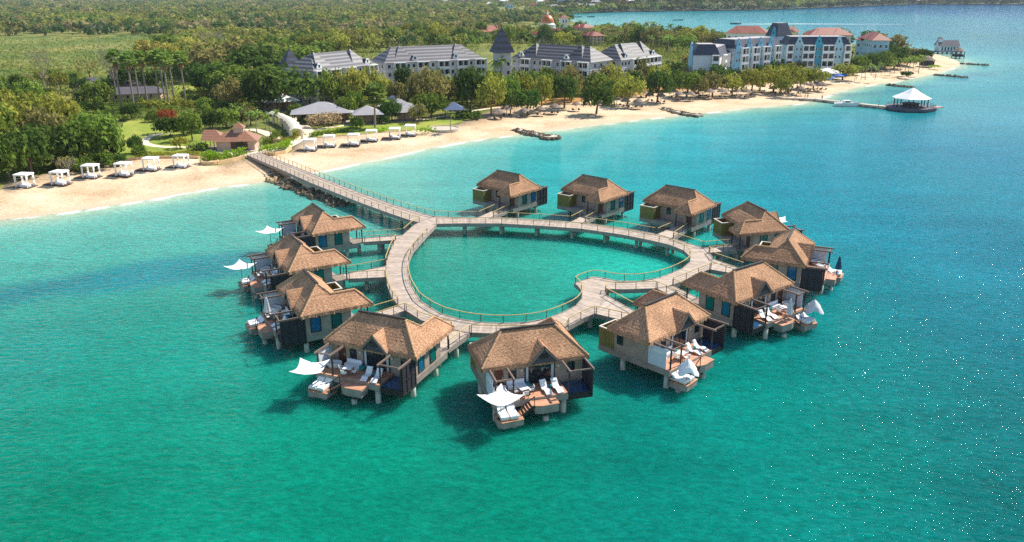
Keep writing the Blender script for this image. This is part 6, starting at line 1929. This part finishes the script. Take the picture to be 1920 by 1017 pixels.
for x, y, ty, w, k, lab in [(150, 322, 292, 44, 'bush', 'fresh green bush spilling onto the sand between the cabanas and the trees'), (185, 316, 280, 56, 'bush', 'broad fresh bush behind the third cabana'), (215, 310, 284, 40, 'darkbush', 'dark bush below the round tree at the lawn edge'), (128, 322, 296, 36, 'olive', 'small olive tree behind the second cabana'),
                            (256, 288, 253, 26, 'dark', 'small dark tree alone on the lawn'), (262, 297, 268, 26, 'bush', 'pale leafy shrub at the corner of the lawn wall'),
                            (320, 257, 218, 54, 'dark', 'dark rounded tree with a flame-orange neighbour on the lawn'), (345, 254, 228, 40, 'green', 'green tree to the right of the dark rounded one'),
                            (361, 264, 208, 40, 'green', 'slender dark-trunked tree left of the beach hut'), (400, 246, 205, 46, 'dark', 'dark tree behind the beach hut roof'), (425, 240, 202, 46, 'green', 'green tree right behind the beach hut cupola'), (470, 235, 200, 40, 'olive', 'olive tree behind the palms by the covered walkway'),
                            (338, 279, 255, 30, 'yellow', 'small yellowish tree by the garden path'), (372, 283, 265, 36, 'bush', 'clipped round bush left of the beach hut'), (640, 218, 196, 30, 'pinkbush', 'little orange bush on the lawn before the tents'),
                            (608, 238, 206, 60, 'pinkbush', 'broad bush with pale dusky blossom before the largest tent'), (576, 232, 214, 34, 'bush', 'green bush beside the covered walkway'), (668, 240, 216, 26, 'bush', 'green shrub between the two tents'), (720, 232, 214, 24, 'darkbush', 'dark shrub right of the fan palm'), (880, 222, 206, 50, 'darkbush', 'dark shrubs behind the blue tent roof'),
                            (556, 218, 192, 30, 'bush', 'green bush behind the covered walkway'), (650, 226, 178, 40, 'green', 'green tree overhanging the right end of the largest tent'), (735, 228, 182, 40, 'dark', 'dark tree between the tents right of the fan palm'), (785, 230, 190, 36, 'olive', 'olive tree before the right-hand tents'), (925, 70, 50, 10, 'bush', 'bush behind the pointed tower')][:-1]:
    tree((x, y), ty, w, k, lab, None, 'bush' if 'bush' in k else 'tree')
p = at(312, 250, LZ)
t = tree((318, 250), 206, 36, 'flame', 'tree topped with flame-orange blossom on the lawn', None)
for x, y, ty, w, lab in [(520, 92, 66, 44, 'bare brown tree in the wood behind the hotel spire'), (640, 78, 50, 40, 'bare brown tree rising from the far wood, left one'), (760, 66, 42, 36, 'bare brown tree rising from the far wood, right one'), (180, 66, 48, 40, 'bare brown tree at the far edge of the meadow')]:
    LATE.append((x, y, ty, w, lab))
for (x, y, ty) in [(228, 201, 97), (252, 206, 103), (277, 197, 100), (310, 196, 96), (349, 195, 100), (262, 190, 98), (300, 192, 100), (327, 190, 98), (318, 205, 104)]:
    palm((x, y), ty, 'tall fan palm in the row behind the garden lawn', 'tall fan palms behind the lawn', 'fan')
for (x, y, ty) in [(483, 252, 205), (498, 246, 208), (507, 258, 212), (455, 232, 198), (468, 246, 206), (440, 224, 192), (520, 240, 205)]:
    palm((x, y), ty, 'coconut palm between the beach hut and the covered walkway', 'palms beside the covered walkway')
palm((846, 247), 206, 'single coconut palm leaning over the round beach terrace', None)
palm((676, 66), 33, 'lone dark palm standing above the forest behind the hotel', None)
palm((950, 172), 108, 'slim palm in front of the pointed tower wall', None)
palm((938, 176), 100, 'slim palm left of the tower wall, darker', None)
bare_tree((88, 180), 96, 44, 'leafless grey tree at the edge of the meadow'); bare_tree((218, 185), 94, 50, 'leafless dark-limbed tree by the long low roof'); bare_tree((400, 100), 62, 60, 'bare brownish tree above the white house'); bare_tree((130, 330), 300, 40, 'leafless grey shrub among the thicket by the sand')
for x, y, ty, w, lab in [(280, 118, 70, 52, 'yellow-blossomed tree above the row of fan palms'), (315, 122, 76, 44, 'second yellow-blossomed tree just right of the first'), (355, 108, 66, 46, 'yellow-blossomed tree by the white house')]:
    tree((x, y), ty, w, 'flower', lab, None)
for x, y, ty, w, k, lab in [(432, 150, 62, 116, 'olive', 'very broad olive tree in front of the wood by the meadow end'), (492, 165, 84, 110, 'dark', 'very broad dark tree left of the small pointed tower'), (405, 182, 112, 84, 'dark', 'broad dark tree right of the white house'), (372, 148, 92, 50, 'green', 'green tree hiding the right half of the white house'), (336, 158, 112, 40, 'dark', 'dark tree hiding the left half of the white house'),
                            (445, 190, 125, 80, 'green', 'broad green tree above the palms of the covered walkway'), (560, 128, 82, 76, 'green', 'broad green tree just behind the small pointed tower'), (310, 110, 62, 60, 'green', 'green tree behind the yellow-blossomed trees'), (246, 172, 118, 60, 'dark', 'dark tree standing between the two low dark roofs'), (190, 196, 150, 50, 'green', 'green tree before the left end of the long low roof'), (295, 176, 128, 50, 'dark', 'dark tree under the fan palm row')]:
    tree((x, y), ty, w, k, lab, None)
tree((170, 150), 106, 44, 'airy', 'flat-topped feathery tree at the meadow edge', None)

for q in LATE: bare_tree((q[0], q[1]), *q[2:])
def fill(poly, n, kinds, hm, wm, label, group, seed, sep=.6, palms=0.):
    """trees strewn over a garden or wood patch, farthest first"""
    R = random.Random(seed); done = []; tries = 0
    xs, ys = [p[0] for p in poly], [p[1] for p in poly]
    while len(done) < n and tries < 9000:
        tries += 1
        x, y = R.uniform(min(xs), max(xs)), R.uniform(min(ys), max(ys))
        if not inside(np.array([x]), np.array([y]), poly)[0]: continue
        p = at(x, y, LZ); w = R.uniform(*wm)
        if any(math.dist(p[:2], q[:2]) < (w+q[2])*sep*.5 for q in done): continue
        done.append((p.x, p.y, w))
        if R.random() < palms:
            s = R.uniform(*hm)*1.15
            d = R.choice(COCO)
            t = thing('palm_tree', 'coconut palm '+label, 'palm', p, R.uniform(0, 6), group+', palms', [s/9.2]*3); link('fronds', d[0], t); link('trunk', d[1], t)
            continue
        k = R.choice(kinds); h = R.uniform(*hm)
        bush = 'bush' in k
        t = thing('bush' if bush else 'tree', ('shrub ' if bush else 'leafy tree ')+label, 'bush' if bush else 'tree', p, R.uniform(0, 6), group+(', shrubs' if bush else ''), (w/2, w/2, h))
        link('crown', R.choice(CROWN[k]), t); link('trunk', BUSHSTEM if bush else R.choice(TRUNK), t)
fill([(110, 205), (150, 185), (420, 180), (440, 225), (300, 232), (228, 228), (190, 214)], 34, ['bush', 'yellowbush', 'darkbush', 'bush', 'yellowbush', 'green', 'dark'], (2.2, 5), (4, 8), 'in the garden between the lawn and the fan palms', 'garden planting behind the lawn', 1)
fill([(380, 175), (480, 120), (560, 118), (560, 150), (470, 190), (440, 220)], 16, ['dark', 'green', 'dark', 'olive'], (8, 12), (9, 14), 'in the grove left of the grey hotel', 'grove left of the hotel', 2)
fill([(300, 130), (480, 95), (540, 100), (530, 125), (430, 150), (400, 135)], 18, ['dark', 'green', 'olive', 'green', 'yellow'], (8, 13), (10, 15), 'in the wood around the white house', 'wood around the white house', 3)
fill([(0, 165), (140, 150), (200, 150), (200, 175), (110, 205), (0, 185)], 16, ['green', 'dark', 'yellow', 'airy', 'bush'], (4, 8), (6, 10), 'between the meadow and the beach thicket', 'trees below the meadow', 4)
fill([(560, 95), (720, 78), (930, 74), (1000, 80), (1120, 84), (1240, 80), (1260, 100), (1240, 100), (1150, 84), (1080, 90), (960, 84), (900, 82), (720, 90), (590, 105)], 40, ['yellow', 'yellow', 'green', 'olive', 'dark'], (9, 15), (11, 17), 'in the wood right behind the grey hotel', 'wood behind the grey hotel', 5, .9)
fill([(1000, 72), (1100, 72), (1200, 72), (1290, 78), (1340, 80), (1290, 108), (1250, 120), (1200, 88), (1060, 88)], 34, ['green', 'olive', 'dark', 'yellow'], (8, 12), (9, 14), 'in the palm wood behind the right end of the grey hotel', 'palm wood on the peninsula', 6, .75, .5)
fill([(1010, 52), (1090, 58), (1200, 67), (1300, 76), (1340, 80), (1200, 78), (1000, 70)], 26, ['green', 'dark', 'olive'], (8, 11), (10, 14), 'along the far edge of the peninsula by the bay', 'far edge of the palm wood', 7, .8, .55)
for x, y, ty in [(1438, 74, 48), (1452, 76, 44), (1462, 68, 46), (1480, 74, 46), (1512, 76, 56), (1555, 72, 60), (1579, 64, 52), (1625, 72, 58), (1470, 62, 48), (1362, 82, 58), (1375, 84, 60), (1400, 82, 64), (1418, 80, 62), (1390, 88, 64)]:
    palm((x, y), ty, 'coconut palm among the red roofed buildings', 'palms among the red roofs')
for x, y, ty, w, k in [(1300, 86, 46, 52, 'yellow'), (1272, 80, 48, 34, 'dark'), (1330, 92, 58, 44, 'olive'), (1352, 92, 62, 40, 'green'), (1280, 98, 66, 46, 'green')]:
    tree((x, y), ty, w, k, 'rounded tree left of the blue hotels with the bay behind it', 'rounded trees left of the blue hotels')

# undergrowth and reeds, nobody could count them
def ground_cover(name, label, poly, n, h, r, size, cols, seed, nq=9, mt=None):
    R = np.random.RandomState(seed)
    xs, ys = [p[0] for p in poly], [p[1] for p in poly]
    X, Y = R.uniform(min(xs), max(xs), n*3), R.uniform(min(ys), max(ys), n*3)
    ok = inside(X, Y, poly); X, Y = X[ok][:n], Y[ok][:n]
    P = np.array([at(x, y, LZ)[:] for x, y in zip(X, Y)])
    rr = R.uniform(r*.6, r*1.4, len(P)); hh = R.uniform(h*.5, h*1.5, len(P))*(.5+vnoise(P[:, 0], P[:, 1], 12, seed+1))
    C = P+np.stack([0*rr, 0*rr, hh*.5], 1)
    V, Q = leaf_cloud(R, C, np.minimum(rr, hh*.8), nq, size, .6)
    k = np.clip((vnoise(P[:, 0], P[:, 1], 16, seed+2)*.75+R.rand(len(P))*.25)*len(cols), 0, len(cols)-1).astype(int)
    T = np.repeat(np.array([[1.25*q for q in srgb(*c)] for c in cols])[k]*R.uniform(.8, 1.2, (len(P), 1)), nq*4, 0)
    tag(link(name, mesh_np(name, V, Q, mt or UG, T)), label, name, None, 'stuff')
UG = leaf_mat('undergrowth_leaves', G(70, 92, 36), G(116, 126, 56), .2, True, 0.)
GC = [(48, 76, 30), (76, 100, 38), (104, 122, 46), (132, 134, 52), (90, 108, 44), (150, 140, 70)]
ground_cover('undergrowth', 'mixed low shrubs filling the garden between lawn and palms', [(112, 208), (150, 176), (330, 172), (470, 190), (500, 215), (470, 232), (400, 240), (300, 232), (228, 224), (200, 240)], 1500, 1.8, 1.6, .34, GC, 61, 12)
ground_cover('undergrowth', 'thick undergrowth below the thicket over the left beach', [(-100, 345), (-100, 200), (60, 175), (130, 205), (210, 245), (222, 300), (190, 308), (130, 316), (75, 326), (15, 338)], 1100, 2.4, 2.0, .34, GC[:4], 62, 14)
ground_cover('undergrowth', 'scrub and low trees between the reed meadow and the garden', [(-100, 205), (-100, 150), (110, 140), (240, 124), (330, 118), (420, 140), (420, 170), (150, 182), (60, 180)], 1500, 2.2, 2.2, .42, GC, 63, 10)
ground_cover('undergrowth', 'scrub under the wood left of the grey hotel', [(330, 130), (480, 96), (560, 100), (565, 180), (520, 212), (470, 200), (420, 178), (350, 150)], 1100, 2.6, 2.6, .45, GC[:5], 64, 10)
ground_cover('undergrowth', 'scrub at the back of the grey hotel', [(560, 112), (720, 84), (930, 74), (1260, 84), (1290, 112), (1250, 130), (930, 100), (590, 130)], 1400, 4, 3.4, .6, GC, 65, 10)
ground_cover('undergrowth', 'scrub under the palms of the peninsula', [(1000, 60), (1110, 62), (1200, 69), (1345, 80), (1290, 125), (1240, 110), (1180, 92), (1000, 84)], 1100, 3.6, 3.2, .6, GC, 66, 10)
ground_cover('undergrowth', 'planting between the beach trees and the blue hotels', [(1250, 160), (1300, 138), (1370, 132), (1480, 126), (1600, 118), (1700, 104), (1735, 110), (1640, 126), (1500, 145), (1400, 155), (1300, 166)], 800, 1.8, 2.2, .42, GC[1:], 67, 10)
ground_cover('undergrowth', 'planting at the foot of the grey hotel', [(600, 205), (700, 188), (900, 180), (960, 178), (1100, 178), (1250, 160), (1200, 172), (1060, 186), (960, 192), (900, 196), (780, 204), (660, 214)], 700, 1.6, 1.6, .36, GC, 68, 10)
ground_cover('reeds', 'rough reeds and grasses of the open meadow', [(-250, 74), (120, 70), (215, 68), (310, 71), (335, 84), (300, 106), (215, 127), (110, 149), (-250, 163)], 5200, 1.1, 2.2, .62, [(104, 126, 60), (114, 132, 64), (128, 138, 70), (142, 142, 80), (108, 128, 60)], 69, 6)

# clipped hedges and ground cover
def hedge(label, P, w, h, mt, z=LZ, dens=9, cat='hedge'):
    R = np.random.RandomState(len(label))
    P = resample([at(*p, z)[:2] for p in P], .45)
    C = [(x+R.uniform(-w/2, w/2), y+R.uniform(-w/2, w/2), z+R.uniform(.25, h-.15)) for x, y in P for _ in range(dens)]
    V, Q = leaf_cloud(R, C, .3, 12, .17)
    return tag(link('hedge', mesh_np('hedge', V, Q, LM[mt])), label, cat)
fill([(600, 196), (720, 184), (905, 176), (1000, 176), (1140, 176), (1250, 160), (1250, 170), (1140, 188), (1000, 196), (900, 200), (780, 210), (660, 212)], 40, ['dark', 'green', 'olive', 'dark', 'yellow'], (8, 12.5), (8, 12), 'filling the gaps between the grey hotel and the beach', 'gap trees before the grey hotel', 8, .6)
fill([(1255, 158), (1330, 140), (1480, 132), (1600, 122), (1600, 134), (1480, 150), (1330, 162)], 22, ['green', 'yellow', 'dark', 'olive'], (5, 9), (7, 10), 'between the palapas and the blue hotels', 'gap trees before the blue hotels', 9, .7)
hedge('bright clipped hedge along the wall up to the jetty', [(412, 301), (440, 296), (458, 291)], 1.8, 2.1, 'bright', 1.7, 14)
hedge('bright round clipped hedge in the stone planter', [(384, 301), (394, 303), (404, 301), (394, 297)], 1.6, 2.2, 'bright', 1.75, 16)
hedge('bright clipped hedge right of the jetty head', [(492, 286), (515, 284), (532, 280), (543, 274)], 2.0, 1.9, 'bright', 1.6, 14)
hedge('yellowish flower bed along the lawn wall', [(268, 293), (310, 291), (355, 291), (372, 293)], 2.4, 1.0, 'yellow', dens=8)
hedge('yellow-green bed beside the jetty path', [(535, 266), (550, 260), (566, 254)], 2.6, 1.2, 'yellow')
hedge('green planting along the curved path', [(500, 272), (512, 262), (522, 252)], 2.2, 1.4, 'green')
hedge('grey-green shrub bed by the jetty path', [(500, 268), (516, 268), (524, 266)], 1.8, 1.3, 'pink')
hedge('low green bed in front of the lawn cabanas', [(586, 256), (612, 252), (636, 249), (656, 246)], 2.0, 1.2, 'green')
hedge('low bright bed between two right-hand cabanas', [(708, 249), (722, 247)], 2.2, 1.4, 'bright')
hedge('bright hedge beside the round beach terrace', [(788, 250), (800, 249), (810, 248)], 2.6, 1.8, 'bright')

# lamp posts on the lawn
for i, (x, y, ty) in enumerate([(320, 270, 250), (291, 250, 236)]):
    p = at(x, y, LZ); h = hgt(p, ty)
    t = thing('garden_lamp', ('white globe lamp post standing beside the garden path', 'lamp post at the far bend of the garden path')[i], 'lamp post', p)
    MB().tube((0, 0, -.1), (0, 0, h-.3), .05, .04, 7).build('post', m_dark, t); MB().lathe([(.02, h-.35), (.2, h-.2), (.2, h), (.02, h+.15)], 10).build('globe', m_white, t, True)

# ------------------------------------------------------------------ the forest behind, one mass
def forest():
    R = np.random.RandomState(77)
    bay = [(1030, 31), (1080, 46), (1110, 56), (1200, 65), (1290, 73), (1345, 76), (1500, 81), (1640, 89), (1745, 101), (1760, 135), (3000, 135), (3000, 7), (1920, 9), (1720, 8.5), (1640, 11.5), (1440, 19), (1200, 22), (1040, 26)]
    clear = [[(-300, 72), (120, 70), (215, 68), (310, 70), (340, 84), (300, 108), (215, 128), (110, 150), (-300, 165)],
             [(330, 180), (400, 128), (600, 104), (940, 84), (1260, 88), (1400, 76), (1760, 100), (1760, 400), (-300, 420), (-300, 160), (110, 146), (215, 128), (330, 128)],
             [(900, 48), (1120, 48), (1120, 66), (900, 66)], [(925, 14), (990, 14), (990, 26), (925, 26)]]
    xs, ys = [], []
    y = -9.0
    while y < 132:
        D = at(960, y, LZ).y; cw = 10*F/max(60, D)
        n = int(2400/(cw*.62))
        xs += list(-240+2400*(np.arange(n)+R.rand(n))/n); ys += list(y+R.uniform(-.5, .5, n)*cw*.3)
        y += max(.55, cw*.22)
    X, Y = np.array(xs), np.array(ys)
    ok = ~inside(X, Y, bay)
    for c in clear: ok &= ~inside(X, Y, c)
    ok &= ~((X > 1020) & (Y > 30) & (Y < 60) & (X < 1100) & (Y > 46))
    X, Y = X[ok], Y[ok]
    pal = 1.65*np.array([srgb(46, 78, 32), srgb(68, 98, 40), srgb(88, 112, 44), srgb(118, 122, 56), srgb(104, 104, 60), srgb(54, 80, 44), srgb(132, 120, 84), srgb(84, 104, 44)])
    C, rad, nqs, cols, size, counts = [], [], [], [], [], []
    Vs, Qs, Ts = [], [], []
    base = 0
    PW = np.array([at(x, yy, LZ)[:] for x, yy in zip(X, Y)])
    n1 = vnoise(PW[:, 0], PW[:, 1], 38, 5); n2 = vnoise(PW[:, 0], PW[:, 1], 130, 6)
    far_side = (X > 1025) & (Y < 27)
    for i in range(len(X)):
        wx, wy, _ = PW[i]
        D = wy
        r = R.uniform(4.8, 9.5)*(1.25 if D > 1400 else 1); h = R.uniform(6, 10)*(.5+1.0*n1[i])
        z0 = LZ
        if far_side[i]:
            z0 = 1+max(0, D-1330)*.02
        k = 9 if D < 700 else (7 if D < 1300 else 5)
        nq = 9 if D < 700 else (6 if D < 1300 else 5)
        d = R.normal(size=(k, 3)); d /= np.linalg.norm(d, axis=1)[:, None]; d[:, 2] = np.abs(d[:, 2])
        c = np.array([wx, wy, z0+h*.52])+d*np.array([r*.72, r*.72, h*.34])
        v, q = leaf_cloud(R, c, r*.42, nq, r*(.26 if D < 700 else .36), .5)
        t = pal[min(7, int((.45*n2[i]+.35*n1[i]+.2*R.rand())*8.5))]*(.7+.45*n1[i]+.2*R.rand())
        Vs.append(v); Qs.append(q+base); base += len(v); Ts.append(np.repeat(t[None], len(v), 0))
    me = mesh_np('forest', np.concatenate(Vs), np.concatenate(Qs), leaf_mat('forest_leaves', G(48, 72, 30), G(112, 116, 56), .05, True, 0.), np.concatenate(Ts))
    tag(link('forest', me), 'far green and olive forest behind the resort and on the far shore', 'forest', None, 'stuff')
    print('forest trees', len(X), 'verts', base)
forest()

def hill_forest():
    """woods on the ridge across the bay"""
    R = np.random.RandomState(9)
    h = bpy.data.objects['hills']; me = h.data
    Vs, Qs, Ts = [], [], []; base = 0
    pal = np.array([srgb(44, 62, 36), srgb(58, 74, 44), srgb(76, 84, 50), srgb(94, 92, 62)])
    co = np.array([v.co[:] for v in me.vertices])
    for f in me.polygons:
        q = co[list(f.vertices)]
        a = f.area; cy = q[:, 1].mean()
        if cy > 3200: continue
        n = min(60, int(a/95)) if q[:, 2].max() < 90 else min(30, int(a/300))
        for _ in range(n):
            s, t = R.rand(2)
            p = (q[0]*(1-s)+q[1]*s)*(1-t)+(q[3]*(1-s)+q[2]*s)*t
            if p[2] < .8: continue
            r = R.uniform(5, 8.5); hh = R.uniform(6, 12)
            d = R.normal(size=(5, 3)); d /= np.linalg.norm(d, axis=1)[:, None]; d[:, 2] = np.abs(d[:, 2])
            v, qd = leaf_cloud(R, p+np.array([0, 0, hh*.45])+d*np.array([r*.7, r*.7, hh*.35]), r*.45, 5, r*.4, .5)
            Vs.append(v); Qs.append(qd+base); base += len(v); Ts.append(np.repeat((pal[R.randint(4)]*R.uniform(.8, 1.2))[None], len(v), 0))
    me = mesh_np('far_woods', np.concatenate(Vs), np.concatenate(Qs), bpy.data.materials['forest_leaves'], np.concatenate(Ts))
    tag(link('far_woods', me), 'dark woods covering the ridge across the bay', 'forest', None, 'stuff')
    print('hill trees verts', base)
hill_forest()

# ------------------------------------------------------------------ the air
b = MB(); b.box(-12500, 12500, -700, 9600, -3, 260)
m, nt, p = new_mat('haze_air')
nt.nodes.remove(p)
pv = N(nt, 'ShaderNodeVolumePrincipled'); pv.inputs['Color'].default_value = (.72, .84, .95, 1); pv.inputs['Density'].default_value = .00006
pv.inputs['Anisotropy'].default_value = .2
nt.links.new(pv.outputs[0], nt.nodes['Material Output'].inputs['Volume'])
tag(b.build('haze', m), 'thin bluish sea haze', 'haze', None, 'stuff')
SC.cycles.volume_bounces = 0
